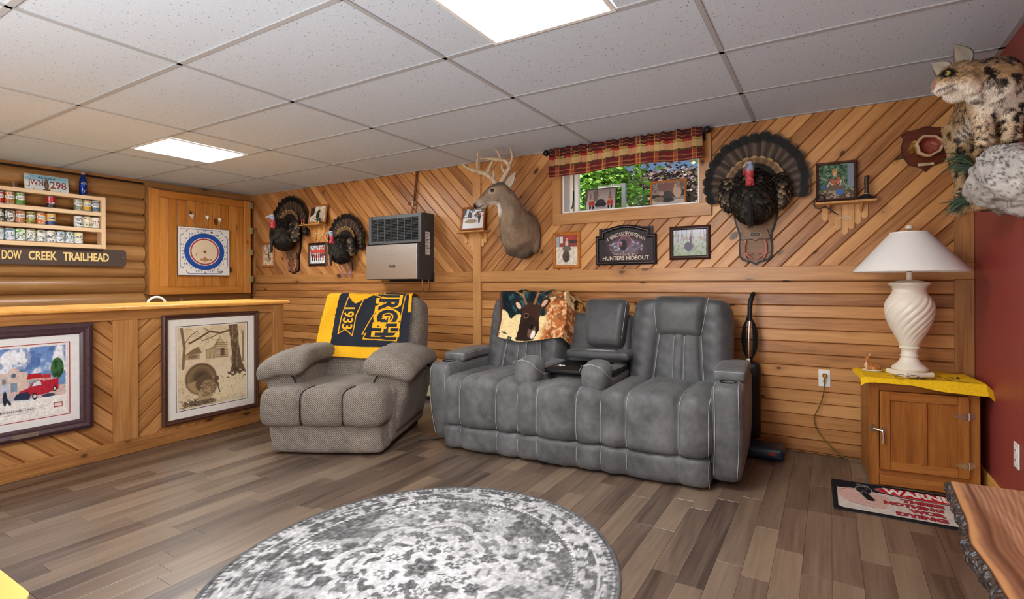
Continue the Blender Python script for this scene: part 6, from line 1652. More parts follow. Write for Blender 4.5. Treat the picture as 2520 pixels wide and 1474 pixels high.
# ================================================================== PINE TABLE (near left)
pt = thing('pine_table', 'golden pine table top with rounded corner at the lower left edge', 'table', (-2.2, -.1, 0))
MB().prism([(x+2.2, y+.1) for x, y in [(-2.9, -.5), (-1.62, -.5), (-1.56, -.48), (-1.535, -.42)]+[(-1.60+.065*math.cos(a), .358+.065*math.sin(a)) for a in [PI/2*k/8 for k in range(9)]]+[(-2.9, .423)]], .415, .45, 'xy').build('top', 'pale_pine', pt, True, 30)
MB().box(-2.88+2.2, -1.56+2.2, -.48+.1, .40+.1, .34, .414).build('apron', 'pale_pine', pt, False)
for x in (-2.85, -1.62):
    for y in (-.45, .36): MB().box(x+2.2-.03, x+2.2+.03, y+.1-.03, y+.1+.03, 0, .34, .005).build('leg', 'pale_pine', pt, False)
# ================================================================== UPRIGHT VACUUM
vc = thing('upright_vacuum', 'black upright vacuum cleaner leaning behind the right end of the sofa', 'vacuum', (-.435, 3.60, 0))
simple('vac_blue', '#16243a', .35)
cushion('cleaner_head', (.05, -.06, .045), (.13, .085, .04), .025, 'vac_blue', vc, (6, 5, 3))
MB().box(.09, .13, -.146, -.144, .04, .06).build('badge', 'red_paint', vc, False)
MB().lathe([(.04, -.012), (.04, .012)], 20).xf(Matrix.Translation((-.05, .03, .04)) @ Matrix.Rotation(PI/2, 4, 'Y')).build('wheel', 'black_plastic', vc)
cushion('dust_body', (-.035, .045, .34), (.06, .05, .26), .04, 'black_plastic', vc, (4, 4, 8))
MB().tube([(-.05, .01, .58), (-.047, .012, .70), (-.04, .015, .90)], .011, 12).build('chrome_tube', 'chrome', vc)
MB().tube(smoothpath([(-.04, .015, .88), (-.038, .016, .96), (-.036, .018, 1.0), (-.03, .03, 1.03), (-.025, .055, 1.055), (-.022, .075, 1.06)]), .016, 10).build('handle', 'black_plastic', vc)
cw_ = MB()
for k in range(5): 
    w_ = .026+.006*k; cw_.tube([(-.045+w_*math.cos(a), .03+.006*k, .755+(.165-.008*k)*math.sin(a)) for a in [2*PI*j/24 for j in range(25)]], .005, 6, False)
cwo = cw_.build('cord_loop', 'black_plastic', vc); cwo['kind'] = 'stuff'
MB().box(-.06, -.035, -.004, .008, .60, .625, .003).build('clip', 'white_plastic', vc, False)
# ================================================================== TURKEY MOUNTS
def blade(L, w, nv=26, nu=5, tip=.35):
    """feather outline: returns param points (lateral, along) grid"""
    P = []
    for j in range(nv):
        t = j/(nv-1); hw = w*(.16+.84*min(1, t/.55)**.8)
        if t > .84: hw *= math.sqrt(max(0, 1-((t-.84)/.16)**2*.92))
        P.append([( (i/(nu-1)*2-1)*hw, t*L) for i in range(nu)])
    return P
TAILCOL = {}
def tail_feather(parent, ang, L, w, y0, lift, seed, name='tail_feather', kind=0, sc=1.0, zo=0.0):
    P = blade(L, w); nv, nu = len(P), len(P[0]); vs = []; cs = []
    ca, sa = math.cos(ang), math.sin(ang)
    for j, row in enumerate(P):
        t = j/(nv-1)
        for i, (a, l) in enumerate(row):
            y = y0-lift*t*t-.004*(1-(a/max(w, 1e-6))**2)
            vs.append((l*ca-a*sa, y, zo+l*sa+a*ca))
            if kind == 0:
                bar = .5+.5*math.sin(t*150+2.2*math.sin(a/w*3+seed)); c = hx('#41302700'[:7])*(1-.5*bar)+hx('#231a15')*.5*bar
                if i == nu//2: c = hx('#7d6a58')*.75
                if t > .8: c = hx('#0e0c0b')
                if t > .975: c = hx('#6a5138')
            else:
                c = hx('#241c19') if t < .78 else hx('#6a5138')
                if i == nu//2: c = c*1.25
                if .70 < t < .78: c = hx('#120f0e')
                if t > .94: c = hx('#a08458')
            cs.append(c)
    fs = [(j*nu+i, j*nu+i+1, (j+1)*nu+i+1, (j+1)*nu+i) for j in range(nv-1) for i in range(nu-1)]
    return mesh(name, vs, fs, 'feather', parent, 'all', np.array(cs))
def plume(parent, n, c, r, seed, size, cond=None, name='plumage', cols=('#14110e', '#1c1713', '#2b231b', '#2d2c22')):
    """overlapping body feathers on an ellipsoid"""
    q = random.Random(seed); vs = []; fs = []; cs = []
    for k in range(n):
        t = (k+.5)/n; z = 1-2*t; a = k*2.39996; rr_ = math.sqrt(max(0, 1-z*z)); d = Vector((rr_*math.cos(a), rr_*math.sin(a), z))
        if d.y > .25 or (cond and not cond(d)): continue
        p = Vector((c[0]+d.x*r[0], c[1]+d.y*r[1], c[2]+d.z*r[2])); nrm = Vector((d.x/r[0], d.y/r[1], d.z/r[2])).normalized()
        dn = Vector((q.gauss(0, .15), q.gauss(0, .1), -1)); dn = (dn-nrm*dn.dot(nrm)).normalized(); sd = nrm.cross(dn)
        s = size*(.8+q.random()*.4); k0 = len(vs); f_ = q.random()
        col = hx(cols[0 if f_ < .4 else (1 if f_ < .7 else (2 if f_ < .88 else 3))])
        ring = [(0, -.2, .1), (.38, .15, .05), (.5, .55, .35), (.3, .92, .55), (0, 1.0, .62), (-.3, .92, .55), (-.5, .55, .35), (-.38, .15, .05)]
        vs.append(tuple(p+dn*s*.45+nrm*s*.28)); cs.append(col*1.1)
        for (u, v, h) in ring:
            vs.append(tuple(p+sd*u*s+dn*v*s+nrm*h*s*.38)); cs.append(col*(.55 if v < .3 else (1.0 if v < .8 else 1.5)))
        fs += [(k0, k0+1+i, k0+1+(i+1) % 8) for i in range(8)]
    o = mesh(name, vs, fs, 'feather', parent, 'all', np.array(cs)); o['kind'] = 'stuff'; return o
def foot(parent, knee, ankle, mat, sd, toe_dir):
    k, a = Vector(knee), Vector(ankle); lg = MB().tube([k, (k+a)/2+Vector((sd*.004, -.004, 0)), a], [.0095, .0075, .008], 8)
    lg.tube([(k+a)/2+Vector((0, 0, -.01)), (k+a)/2+Vector((-sd*.022, -.01, -.008))], [.004, .0015], 6)
    for j, (an, L) in enumerate(((-.55, .06), (0, .075), (.5, .062))):
        d = Vector((toe_dir[0]*math.cos(an)-toe_dir[2]*math.sin(an), toe_dir[1], toe_dir[0]*math.sin(an)+toe_dir[2]*math.cos(an))).normalized()
        lg.tube([a, a+d*L*.45+Vector((0, -.010, 0)), a+d*L*.85+Vector((0, -.006, 0)), a+d*L+Vector((0, .003, 0))], [.0065, .0058, .0045, .0014], 7)
    lg.tube([a, a+Vector((sd*.02, .0, .012))], [.005, .002], 6)
    return lg.build('leg', mat, parent)
def turkey(label, x, z, s=1.0, plaque=True, seed=1, legm='turkey_leg', lean_=0.0, headdir=-1):
    t = thing('turkey_mount', label, 'turkey mount', (x, YW-.0005, z), 0, 'mounted turkeys on the wall'); t.scale = (s, s, s)
    t.rotation_euler.y = lean_
    q = random.Random(seed); NF = 19; zf = -.0
    for k in range(NF):
        a = math.radians(-8+196*k/(NF-1)); L = .345+.045*math.sin(a) if math.sin(a) > 0 else .34
        tail_feather(t, a+q.gauss(0, .012), L*(1+q.gauss(0, .012)), .043, -.016-.0022*((k*7) % 5), .035, seed+k)
    for k in range(13):
        a = math.radians(4+172*k/12); tail_feather(t, a, .195+.03*math.sin(a), .034, -.036-.0022*((k*7) % 3), .03, seed+k, 'covert_feather', 1)
    # body
    bc = (0, -.135, -.115)
    def col_body(co, no):
        n = fbm(co[:, 0]*30, co[:, 1]*30, co[:, 2]*44, seed, 3); return lerp(hx('#16120f'), hx('#3a3026'), ss(.45, .65, n))
    body = merged('body', [lump((0, -.11, -.09), (.145, .115, .155)), lump((0, -.16, -.06), (.12, .10, .12)), lump((0, -.10, -.18), (.10, .085, .08)), lump((0, -.12, .03), (.10, .09, .09))], .014, 'feather', t, col_body, 3)
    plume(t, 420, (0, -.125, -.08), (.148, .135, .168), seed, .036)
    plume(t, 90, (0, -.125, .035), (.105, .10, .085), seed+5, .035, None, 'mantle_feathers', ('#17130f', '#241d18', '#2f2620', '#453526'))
    for sd in (-1, 1):
        w_ = empty('wing_tmp'); bpy.data.objects.remove(w_)
        wv, wf = lump((sd*.165, -.095, -.03), (.055, .05, .11), sd*-.35)
        wg = MB().add(wv, wf).build('wing', simple('wing_dark', '#1d1815', .5, var=.4, scale=60).name if 'wing_dark' not in MATS else 'wing_dark', t, 'all')
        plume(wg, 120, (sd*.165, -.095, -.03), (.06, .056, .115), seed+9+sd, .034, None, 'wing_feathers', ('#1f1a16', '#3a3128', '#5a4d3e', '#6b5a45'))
    # head and neck
    hd = headdir
    P = [((0, -.20, .03), .034, .036), ((hd*.004, -.235, .065), .026, .03), ((hd*.006, -.25, .105), .022, .025), ((hd*.008, -.255, .14), .022, .027), ((hd*.01, -.26, .165), .024, .029), ((hd*.012, -.265, .185), .019, .02)]
    nv_, nf_ = spine_loft(P, 16)
    bk_v, bk_f = spine_loft([((hd*.014, -.275, .165), .011, .013), ((hd*.026, -.305, .155), .008, .010), ((hd*.033, -.318, .142), .003, .004)], 10)
    wat = [lump((hd*.004+dx, -.262+dy, zz), (r_, r_, r_*1.2)) for dx, dy, zz, r_ in ((.012, 0, .075, .013), (-.012, .0, .073, .013), (0, -.01, .06, .014), (.016, .012, .055, .012), (-.016, .012, .055, .012), (0, -.006, .1, .012))]
    def col_head(co, no):
        zz = co[:, 2]; n = fbm(co[:, 0]*90, co[:, 1]*90, co[:, 2]*90, 2, 2)
        c = lerp(hx('#b3343a'), hx('#c2525a'), n); c = lerp(c, hx('#8fa3bd'), ss(.125, .145, zz+.03*(n-.5))); c = lerp(c, hx('#d8cfc2'), ss(.168, .182, zz+.02*(n-.5)))
        c[(co[:, 1] < -.296)] = hx('#cdb98f'); c[zz < .045] = hx('#2a201c'); return c
    h_ = merged('head', [(nv_, nf_), (bk_v, bk_f)]+wat, .0062, 'skin_wet', t, col_head, 2); h_.location = (0, .03, -.062); h_.scale = (1.12, 1.12, 1.12)
    for sd in (-1, 1): MB().sphere((hd*.012+sd*.0215, -.272, .166), .0055, 10, 6).build('eye', 'eye_black', h_)
    MB().tube([(hd*.022, -.292, .168), (hd*.03-.004, -.30, .14), (hd*.03, -.298, .10)], [.005, .005, .0025], 8).build('snood', 'red_paint', h_)
    # beard
    bm_ = MB()
    for k in range(16):
        a = k*2.4; r_ = .011*math.sqrt(k/16); bm_.tube([(r_*math.cos(a), -.255+r_*math.sin(a), -.10), (1.3*r_*math.cos(a), -.275+r_*math.sin(a), -.19), (1.8*r_*math.cos(a), -.27+r_*math.sin(a), -.27-.025*q.random())], [.0055, .005, .0012], 5)
    b_ = bm_.build('beard', 'beard_hair', t); b_['kind'] = 'stuff'
    if plaque:
        O = [(0, -.525), (.03, -.507), (.085, -.495), (.107, -.47), (.112, -.40), (.105, -.345), (.108, -.31), (.125, -.26), (.142, -.20), (.152, -.12), (.145, .0)]
        O = O+[(-a, b) for a, b in O[::-1] if a > 0]
        inn = [(a*.90, b*1.0+(.012 if b < -.3 else 0)) for a, b in O]
        pb = MB().prism(O, -.016, 0).build('plaque', 'black_plastic', t, False)
        MB().prism(inn, -.0185, -.0162).build('plaque_face', 'plaque_tan', pb, False)
        S = [(0, -.357), (.02, -.342), (.085, -.345), (.095, -.337), (.082, -.302), (.075, -.274)]; S = S+[(-a, b) for a, b in S[::-1] if a > 0]
        sb = MB().prism([(a*1.07, b-.004) for a, b in S], -.028, -.019).build('name_shield', 'black_plastic', t, False)
        MB().prism(S, -.030, -.0282).build('shield_face', 'plaque_tan', sb, False)
        MB().box(-.033, .033, -.0315, -.0302, -.326, -.300).build('plate_border', 'tan_card', sb, False); pp_ = MB().box(-.03, .03, -.0325, -.0316, -.3235, -.3025).build('name_plate', 'black_plastic', sb, False)
        text('plate_text', 'MAY 17, 2003', (-.022, -.3165, .022, -.3095), lambda u, v: (u, -.0327, v), 'tan_card', sb)
        for sd in (-1, 1): foot(t, (sd*.062, -.032, -.35), (sd*.072, -.03, -.44), legm, sd, (-sd*.8, 0, -.6))
    else:
        for sd in (-1, 1): foot(t, (sd*.07, -.10, -.24), (sd*.075+.02, -.06, -.355), legm, sd, (sd*-.35, -.2, -.9))
        bw = MB().tube([(.09, -.08, -.2), (.125, -.06, -.25), (.11, -.04, -.32), (.085, -.02, -.345)], [.008, .01, .009, .004], 8).build('primary_quill', 'beard_hair', t)
    return t
turkey('largest strutting turkey mount on a black-edged plaque right of the window', -.452, 1.785, 1.0, True, 1)
turkey('strutting turkey mount on a plaque nearest the shutter corner', -5.60, 1.79, 1.02, True, 40)
turkey('smaller brown turkey mount with pinkish legs beside the gas heater', -4.635, 1.575, .86, False, 80, 'turkey_leg_pink', .0)

# ================================================================== DEER HEAD
DO = Vector((-2.36, YW-.0005, 1.5))
dm = thing('deer_mount', 'whitetail buck shoulder mount with eight-point antlers, head turned left', 'deer mount', DO)
def L3(p): return tuple(Vector(p)-DO)
neck = spine_loft([(L3(p), a, b) for p, a, b in (((-2.36, 3.761, 1.57), .165, .205), ((-2.36, 3.70, 1.57), .178, .215), ((-2.345, 3.62, 1.60), .155, .19), ((-2.325, 3.53, 1.68), .12, .15), ((-2.315, 3.455, 1.77), .092, .115), ((-2.32, 3.405, 1.85), .076, .085), ((-2.335, 3.375, 1.885), .055, .06))], 24)
headl = spine_loft([(L3(p), a, b) for p, a, b in (((-2.295, 3.405, 1.905), .03, .035), ((-2.32, 3.385, 1.90), .058, .068), ((-2.35, 3.362, 1.888), .064, .074), ((-2.395, 3.332, 1.858), .056, .066), ((-2.435, 3.305, 1.822), .043, .053), ((-2.475, 3.279, 1.787), .034, .042), ((-2.503, 3.261, 1.760), .029, .034), ((-2.515, 3.253, 1.748), .018, .02))], 20)
lumps = [neck, headl]
for c_, r_ in (((-2.31, 3.66, 1.43), (.085, .07, .085)), ((-2.44, 3.68, 1.44), (.06, .06, .065)), ((-2.225, 3.72, 1.52), (.05, .045, .13)), ((-2.375, 3.335, 1.82), (.05, .05, .045)), ((-2.45, 3.29, 1.775), (.032, .03, .026))): lumps.append(lump(L3(c_), r_))
nm = Vector((-.66, -.41, -.62)).normalized()
def col_deer(co, no):
    w = co+np.array(DO); n = fbm(w[:, 0]*40, w[:, 1]*40, w[:, 2]*14, 3, 3); n2 = fbm(w[:, 0]*9, w[:, 1]*9, w[:, 2]*9, 5, 3)
    c = lerp(hx('#8a735c'), hx('#ad967d'), n); c = lerp(c, hx('#715e4c'), .5*ss(.5, .7, n2))
    # darker shoulder rear and brisket
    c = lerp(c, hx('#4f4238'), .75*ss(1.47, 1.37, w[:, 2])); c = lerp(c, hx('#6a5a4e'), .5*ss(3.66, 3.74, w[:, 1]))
    # head
    S_ = np.array((-2.35, 3.362, 1.888)); t = (w-S_) @ np.array(nm); hd = ss(3.44, 3.38, w[:, 1])*ss(1.70, 1.76, w[:, 2])
    up = no[:, 2]; c = lerp(c, hx('#55463c'), hd*ss(.2, .6, up)*.75); c = lerp(c, hx('#8a7b6e'), hd*ss(.1, -.2, up)*.6)
    c = lerp(c, hx('#cfc4b5'), hd*ss(-.35, -.75, up)*ss(.0, .06, t)); c = lerp(c, hx('#b9aa98'), hd*ss(.15, .18, t)*ss(.24, .2, t)*.8)
    c = lerp(c, hx('#171310'), ss(.208, .222, t)*hd)
    e = np.linalg.norm(w-np.array((-2.372, 3.288, 1.882)), axis=1); c = lerp(c, hx('#d2c6b6'), ss(.036, .022, e)*.5)
    th_ = np.linalg.norm((w-np.array((-2.385, 3.37, 1.745)))*np.array((1, 1, .9)), axis=1); c = lerp(c, hx('#e6e0d8'), ss(.075, .045, th_))
    ch = np.linalg.norm(w-np.array((-2.49, 3.268, 1.735)), axis=1); c = lerp(c, hx('#e0d9ce'), ss(.03, .015, ch)*.8)
    return c
db_ = merged('body', lumps, .0115, 'fur', dm, col_deer, 4)
fur_coat(db_, 16000, .013, .0012, (.35, .55, -.75), 5, lift=.15)
MB().sphere(L3((-2.370, 3.299, 1.882)), .0195, 16, 10).build('eye', 'eye_black', db_); MB().sphere(L3((-2.425, 3.372, 1.885)), .0165, 16, 10).build('eye', 'eye_black', db_)
for sd in (-1, 1): MB().sphere(L3((-2.512+.010*sd, 3.252-.014*sd, 1.758)), .006, 8, 6, (1, 1, .8)).build('nostril', 'eye_black', db_)
MB().tube([L3(p) for p in ((-2.492, 3.243, 1.742), (-2.462, 3.251, 1.752), (-2.435, 3.262, 1.772))], .0025, 6).build('mouth_line', 'eye_black', db_)
def ear(parent, base, tip, out, w, cin, cout, name='ear'):
    b, t_ = Vector(base), Vector(tip); ax = t_-b; o = Vector(out).normalized(); sdv = ax.cross(o).normalized(); o = sdv.cross(ax).normalized(); vs = []; cs = []; nu, nv_ = 9, 12
    for lay, off in ((0, 0), (1, -.004)):
        for j in range(nv_):
            t = j/(nv_-1); hw = w*math.sin(PI*(.12+.88*t)**.75)*(1-.15*t)+.002
            if j == nv_-1: hw = .001
            for i in range(nu):
                a = (i/(nu-1)*2-1); p = b+ax*t+sdv*(a*hw)-o*(hw*.55*(1-a*a))+o*off; vs.append(tuple(p)); cs.append(hx(cin)*(.8+.2*abs(a)) if lay == 0 and abs(a) < .85 else hx(cout))
    fs = []
    for lay in (0, 1):
        k0 = lay*nu*nv_
        for j in range(nv_-1):
            for i in range(nu-1):
                f = (k0+j*nu+i, k0+j*nu+i+1, k0+(j+1)*nu+i+1, k0+(j+1)*nu+i); fs.append(f if lay == 0 else f[::-1])
    return mesh(name, vs, fs, 'fur', parent, 'all', np.array(cs))
ear(dm, L3((-2.285, 3.375, 1.925)), L3((-2.185, 3.355, 2.028)), (.35, -.9, -.1), .034, '#cabba6', '#5a4a3e')
ear(dm, L3((-2.345, 3.42, 1.935)), L3((-2.315, 3.50, 2.02)), (-.6, -.3, .2), .032, '#b9a994', '#5a4a3e')
def antler(paths):
    mb = MB()
    for p, r in paths: mb.tube(smoothpath([L3(q) for q in p], 4), list(1.35*np.interp(np.linspace(0, 1, (len(p)-1)*4+1), np.linspace(0, 1, len(r)), r)), 9)
    mb.lathe([(.022, 0), (.024, .006), (.019, .012)], 12, L3(paths[0][0][0])); return mb.build('antler', 'horn', dm)
YA, YBb = 3.325, 3.36
antler([([(-2.372, 3.352, 1.945), (-2.40, 3.34, 1.985), (-2.445, YA, 2.025), (-2.535, YA-.005, 2.060), (-2.62, YA-.03, 2.09), (-2.662, YA-.05, 2.132)], [.016, .0155, .015, .0135, .010, .004]),
        ([(-2.535, YA-.005, 2.055), (-2.54, YA, 2.13), (-2.533, YA, 2.225)], [.0115, .009, .003]), ([(-2.445, YA, 2.02), (-2.425, YA+.01, 2.08), (-2.40, YA+.01, 2.125), (-2.378, YA+.02, 2.165)], [.0115, .010, .007, .003]), ([(-2.395, 3.34, 1.975), (-2.385, 3.34, 2.02), (-2.388, 3.335, 2.062)], [.010, .008, .003])])
antler([([(-2.335, 3.372, 1.955), (-2.325, 3.375, 1.985), (-2.285, YBb+.02, 2.04), (-2.262, YBb+.02, 2.075), (-2.285, YBb+.01, 2.12), (-2.34, YBb, 2.14), (-2.42, YBb-.01, 2.155), (-2.565, YBb-.02, 2.178)], [.016, .0155, .015, .0145, .013, .0115, .009, .003]),
        ([(-2.268, YBb+.02, 2.085), (-2.235, YBb+.02, 2.15), (-2.252, YBb+.02, 2.235)], [.012, .009, .003]), ([(-2.33, YBb, 2.135), (-2.35, YBb, 2.19), (-2.40, YBb, 2.245)], [.0115, .008, .003]), ([(-2.295, YBb+.02, 2.03), (-2.318, YBb+.005, 2.06), (-2.325, YBb, 2.105)], [.010, .008, .003])])

# ================================================================== FISH-MOUTH SHIELD
sd_ = thing('shield_plaque', 'dark shield plaque with an open red-lined fish mouth, by the bobcat', 'plaque', (.513, YW-.0005, 1.94))
O = [(.0, -.135), (.025, -.108), (.085, -.085), (.115, -.03), (.125, .03), (.112, .08), (.124, .10), (.095, .124), (.045, .128), (.0, .142)]
O = O+[(-a, b) for a, b in O[::-1] if a > 0]
pb = MB().prism(O, -.014, 0).build('shield', 'plaque_dark', sd_, False); MB().prism([(a*.93, b*.93) for a, b in O], -.018, -.0141).build('raised_face', 'plaque_dark', pb, False)
vs = []; cs = []; nr, na = 11, 40; q = random.Random(3)
prof = [(.030, -.018), (.052, -.03), (.066, -.055), (.071, -.078), (.066, -.088), (.058, -.086), (.052, -.07), (.046, -.05), (.036, -.034), (.02, -.033), (.001, -.032)]
for k, (r_, y) in enumerate(prof):
    for j in range(na):
        a = 2*PI*j/na; e = 1+.05*math.sin(3*a+1)+.04*math.sin(7*a); vs.append((.012+r_*e*math.cos(a)*1.0-.012*(k < 3), y+.012*math.cos(a)*(1 if 1 < k < 8 else 0), .01+r_*e*.92*math.sin(a)))
        cs.append(hx('#b08a3c') if k < 3 else (hx('#cdb088') if k < 6 else (hx('#96493a') if q.random() < .7 else hx('#7c3328'))))
fm_ = mesh('fish_mouth', vs, [(k*na+j, k*na+(j+1) % na, (k+1)*na+(j+1) % na, (k+1)*na+j) for k in range(nr-1) for j in range(na)], 'skin_wet', sd_, 'all', np.array(cs))
for k in range(9): a = PI*.75+k*.13; MB().tube([(.005+.05*math.cos(a), -.022, .01+.05*math.sin(a)), (.0+.075*math.cos(a), -.026, .005+.072*math.sin(a)), (-.004+.09*math.cos(a), -.02, .0+.082*math.sin(a))], [.006, .005, .001], 6).build('fin_ray', 'brass', sd_)
MB().box(-.04, .04, -.0195, -.0182, -.098, -.082).build('name_plate', 'tan_card', sd_, False)
text('plate_text', 'KING SALMON', (-.022, -.093, .022, -.087), lambda u, v: (u, -.0197, v), 'ink_black', sd_)

# ================================================================== BOBCAT ON ROCK
BO = Vector((.60, 2.75, 1.55))
bob = thing('bobcat_mount', 'spotted bobcat mount standing on a grey rock on the red wall', 'bobcat mount', BO)
def B3(p): return tuple(Vector(p)-BO)
def sl(pts, n=18): return spine_loft([(B3(p), a, b) for p, a, b in pts], n)
lum = [sl([((.60, 3.27, 1.88), .05, .06), ((.605, 3.20, 1.90), .08, .105), ((.612, 3.08, 1.915), .09, .12), ((.62, 2.92, 1.92), .092, .12), ((.622, 2.78, 1.925), .098, .125), ((.61, 2.68, 1.935), .098, .12), ((.58, 2.62, 1.95), .086, .10), ((.545, 2.598, 1.962), .066, .074), ((.515, 2.59, 1.968), .055, .06)], 24),
       # head
       sl([((.53, 2.60, 1.972), .05, .055), ((.495, 2.588, 1.978), .056, .056), ((.46, 2.575, 1.976), .055, .055), ((.432, 2.562, 1.964), .048, .048), ((.408, 2.55, 1.947), .038, .037), ((.392, 2.542, 1.937), .032, .03), ((.379, 2.537, 1.932), .023, .021)], 20),
       lump(B3((.475, 2.532, 1.937)), (.038, .024, .036)), lump(B3((.497, 2.545, 1.915)), (.034, .026, .034)), lump(B3((.46, 2.628, 1.93)), (.045, .03, .045)), lump(B3((.525, 2.60, 1.91)), (.045, .04, .05)),
       lump(B3((.404, 2.547, 1.915)), (.024, .024, .016)), lump(B3((.390, 2.528, 1.927)), (.017, .014, .013)), lump(B3((.385, 2.553, 1.927)), (.016, .014, .013)), lump(B3((.425, 2.535, 1.992)), (.03, .02, .018)),
       # front legs
       sl([((.57, 2.69, 1.90), .05, .06), ((.56, 2.675, 1.84), .042, .05), ((.557, 2.66, 1.78), .033, .036), ((.56, 2.655, 1.735), .028, .03), ((.561, 2.65, 1.715), .028, .028)], 14), lump(B3((.557, 2.632, 1.703)), (.034, .042, .018)),
       sl([((.66, 2.70, 1.92), .05, .06), ((.655, 2.685, 1.86), .042, .05), ((.648, 2.668, 1.80), .033, .036), ((.645, 2.66, 1.75), .028, .03), ((.644, 2.655, 1.73), .028, .028)], 14), lump(B3((.641, 2.638, 1.714)), (.034, .042, .018)),
       # hind legs
       sl([((.585, 3.12, 1.90), .065, .095), ((.575, 3.12, 1.83), .056, .08), ((.57, 3.13, 1.76), .044, .055), ((.57, 3.15, 1.70), .034, .04), ((.572, 3.16, 1.65), .028, .03), ((.572, 3.14, 1.60), .026, .027), ((.57, 3.12, 1.578), .027, .027)], 14), lump(B3((.566, 3.09, 1.564)), (.034, .045, .02)),
       sl([((.65, 3.12, 1.90), .065, .095), ((.66, 3.11, 1.83), .056, .08), ((.662, 3.10, 1.76), .044, .055), ((.662, 3.10, 1.70), .034, .04), ((.662, 3.09, 1.65), .028, .03)], 14), lump(B3((.66, 3.06, 1.625)), (.034, .045, .02)),
       sl([((.605, 3.28, 1.93), .03, .03), ((.605, 3.34, 1.94), .026, .026), ((.605, 3.38, 1.93), .016, .016)], 12)]
def col_bob(co, no):
    w = co+np.array(BO); n = fbm(w[:, 0]*50, w[:, 1]*50, w[:, 2]*50, 3, 3)
    c = lerp(hx('#a08059'), hx('#bf9f76'), n)
    back = ss(.1, .7, no[:, 2])*ss(1.9, 1.98, w[:, 2]); c = lerp(c, hx('#80674d'), .65*back)
    belly = ss(-.1, -.6, no[:, 2])*ss(1.78, 1.84, w[:, 2]); c = lerp(c, hx('#ece4d8'), .9*belly)
    chest = ss(2.70, 2.64, w[:, 1])*ss(1.95, 1.91, w[:, 2])*ss(.5, .54, w[:, 0]); c = lerp(c, hx('#e6dccd'), .75*chest)
    leg = ss(1.82, 1.76, w[:, 2]); c = lerp(c, hx('#c3a47d'), .5*leg)
    head = ss(.535, .515, w[:, 0])*ss(1.86, 1.9, w[:, 2])*ss(2.72, 2.67, w[:, 1])
    sp = fbm(w[:, 0]*58+3, w[:, 1]*58, w[:, 2]*52, 11, 2); spm = ss(.55, .60, sp)*(1-head); c = lerp(c, hx('#1a130f'), .95*spm*(1-.5*belly))
    bars = .5+.5*np.sin(w[:, 2]*230+3*sp); c = lerp(c, hx('#2c2119'), .8*ss(.72, .9, bars)*ss(1.80, 1.74, w[:, 2])*ss(.42, .55, sp))
    # face
    c = lerp(c, hx('#9c8262'), head*ss(.2, .7, no[:, 2])*.8); st = .5+.5*np.sin((w[:, 2]*1.0-w[:, 0]*.55)*300+2*n); c = lerp(c, hx('#3a2b20'), head*.6*ss(.82, .97, st)*ss(.43, .46, w[:, 0])*ss(1.93, 1.96, w[:, 2]))
    c = lerp(c, hx('#efe6da'), head*ss(.45, .41, w[:, 0])*ss(1.945, 1.92, w[:, 2])*.9)
    c = lerp(c, hx('#efe6d8'), head*ss(1.96, 1.92, w[:, 2])*.6)
    nz_ = np.linalg.norm(w-np.array((.368, 2.532, 1.94)), axis=1); c = lerp(c, hx('#a9736a'), ss(.022, .013, nz_))
    e = np.linalg.norm((w-np.array((.418, 2.514, 1.977)))*np.array((1, .6, 1.4)), axis=1); c = lerp(c, hx('#17110d'), ss(.034, .022, e)*head)
    mth = np.abs((w[:, 2]-1.913)-.3*(w[:, 0]-.385)); c = lerp(c, hx('#1c1512'), .55*head*ss(.005, .002, mth)*ss(.45, .43, w[:, 0])*ss(2.545, 2.53, w[:, 1]))
    return c
bb = merged('bobcat', lum, .0085, 'fur', bob, col_bob, 3)
fur_coat(bb, 30000, .0125, .001, (.15, .75, -.55), 6, lift=.28)
for (p) in ((.418, 2.519, 1.976), (.410, 2.592, 1.972)):
    e_ = MB().sphere(B3(p), .0105, 16, 10).build('eye', 'eye_amber', bb); MB().sphere(B3((p[0]-.007, p[1]-.0065 if p[1] < 2.55 else p[1]+.003, p[2])), .0048, 10, 6).build('pupil', 'eye_black', e_)
ear(bob, B3((.482, 2.545, 2.012)), B3((.447, 2.555, 2.098)), (-.75, -.6, .1), .038, '#9a8f80', '#3f3024')
ear(bob, B3((.435, 2.63, 2.018)), B3((.386, 2.655, 2.074)), (-.8, -.55, .15), .034, '#b5aa9a', '#3f3024')
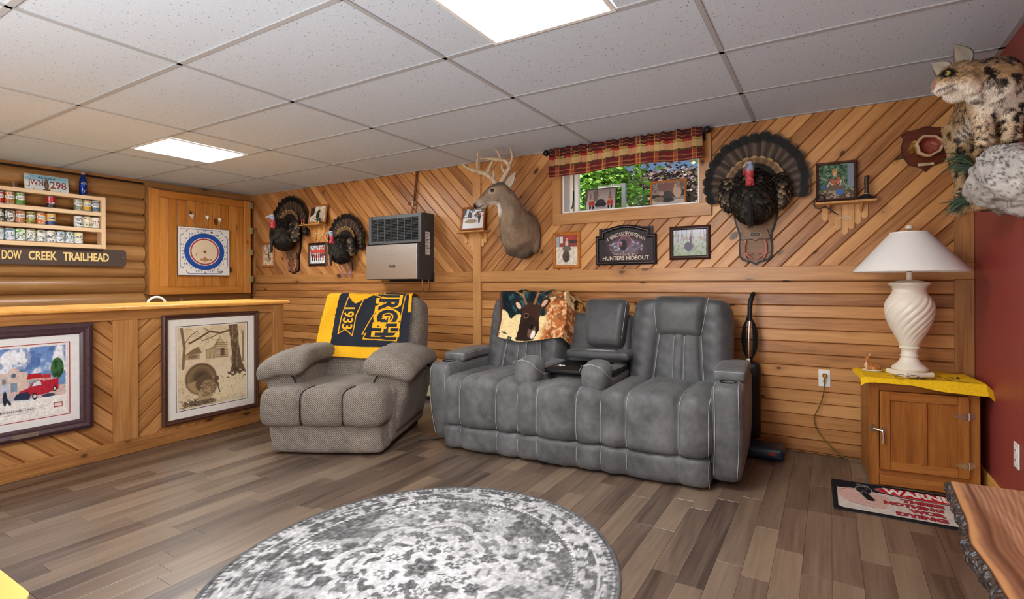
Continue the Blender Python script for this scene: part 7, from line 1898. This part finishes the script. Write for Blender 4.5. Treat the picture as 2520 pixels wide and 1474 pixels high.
# rock
vr = []; fr2 = []; nu, nv_ = 150, 96; cr = []
for j in range(nv_+1):
    th_ = PI*j/nv_
    for i in range(nu):
        a = 2*PI*i/nu; vr.append((math.sin(th_)*math.cos(a), math.sin(th_)*math.sin(a), math.cos(th_)))
V_ = np.array(vr); n_ = fbm(V_[:, 0]*2+5, V_[:, 1]*2+5, V_[:, 2]*2+5, 4, 4); n2 = fbm(V_[:, 0]*9+5, V_[:, 1]*9, V_[:, 2]*9, 6, 3)
r_ = .82+.5*(n_-.5)+.08*(n2-.5); Q = V_*r_[:, None]; Q = np.sign(Q)*np.abs(Q)**.85
pos = np.c_[np.clip(.665+Q[:, 0]*.20, 0, XR-.0015), 2.50+Q[:, 1]*.42, 1.552+np.clip(Q[:, 2], -1, .80)*.165-.10*np.clip(Q[:, 1]-.3, 0, 1)]; pos[:, 2] -= .20*np.clip(2.60-pos[:, 1], 0, 1)
fs_ = [(j*nu+i, j*nu+(i+1) % nu, (j+1)*nu+(i+1) % nu, (j+1)*nu+i) for j in range(nv_) for i in range(nu)]
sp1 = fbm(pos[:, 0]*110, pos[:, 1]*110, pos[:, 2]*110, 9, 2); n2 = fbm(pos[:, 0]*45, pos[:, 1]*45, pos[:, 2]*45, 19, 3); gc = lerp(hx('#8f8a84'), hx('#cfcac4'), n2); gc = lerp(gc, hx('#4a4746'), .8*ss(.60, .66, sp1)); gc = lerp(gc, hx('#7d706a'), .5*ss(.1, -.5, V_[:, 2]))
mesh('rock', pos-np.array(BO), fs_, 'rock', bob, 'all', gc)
br = MB().tube([B3(p) for p in ((.62, 2.9, 1.50), (.575, 3.06, 1.508), (.563, 3.17, 1.50))], [.035, .04, .038], 12).build('branch', simple('branch_wood', '#c9a070', .7, var=.2, scale=50).name, bob)
br2 = MB().tube([B3(p) for p in ((.62, 2.95, 1.50), (.66, 3.03, 1.57), (.66, 3.06, 1.585))], [.05, .045, .03], 10).build('branch', 'bark', bob)
def sprig(c, d, n, L, seed):
    q = random.Random(seed); mb = MB(); c = Vector(c); d = Vector(d).normalized()
    for k in range(n):
        v = (d+Vector((q.gauss(0, .45), q.gauss(0, .45), q.gauss(0, .45)))).normalized()*L*(.6+.5*q.random()); s = c+d*q.random()*L*.5; a, b = frame_along(v); mb.add([s-a*.0009, s+a*.0009, s+v*.6+a*.0006+Vector((0, 0, -.01)), s+v+Vector((0, 0, -.025))], [(0, 1, 2, 3)])
    o = mb.build('pine_sprig', 'pine_needles', bob, False, recalc=False, clean=False); o['kind'] = 'stuff'
sprig(B3((.57, 2.98, 1.53)), (-.2, .5, -.12), 150, .10, 1); sprig(B3((.585, 2.9, 1.53)), (-.5, .5, -.1), 110, .09, 2); sprig(B3((.58, 3.0, 1.72)), (-.3, .6, .2), 60, .11, 3); sprig(B3((.60, 2.92, 1.66)), (-.4, .5, .3), 60, .11, 4)
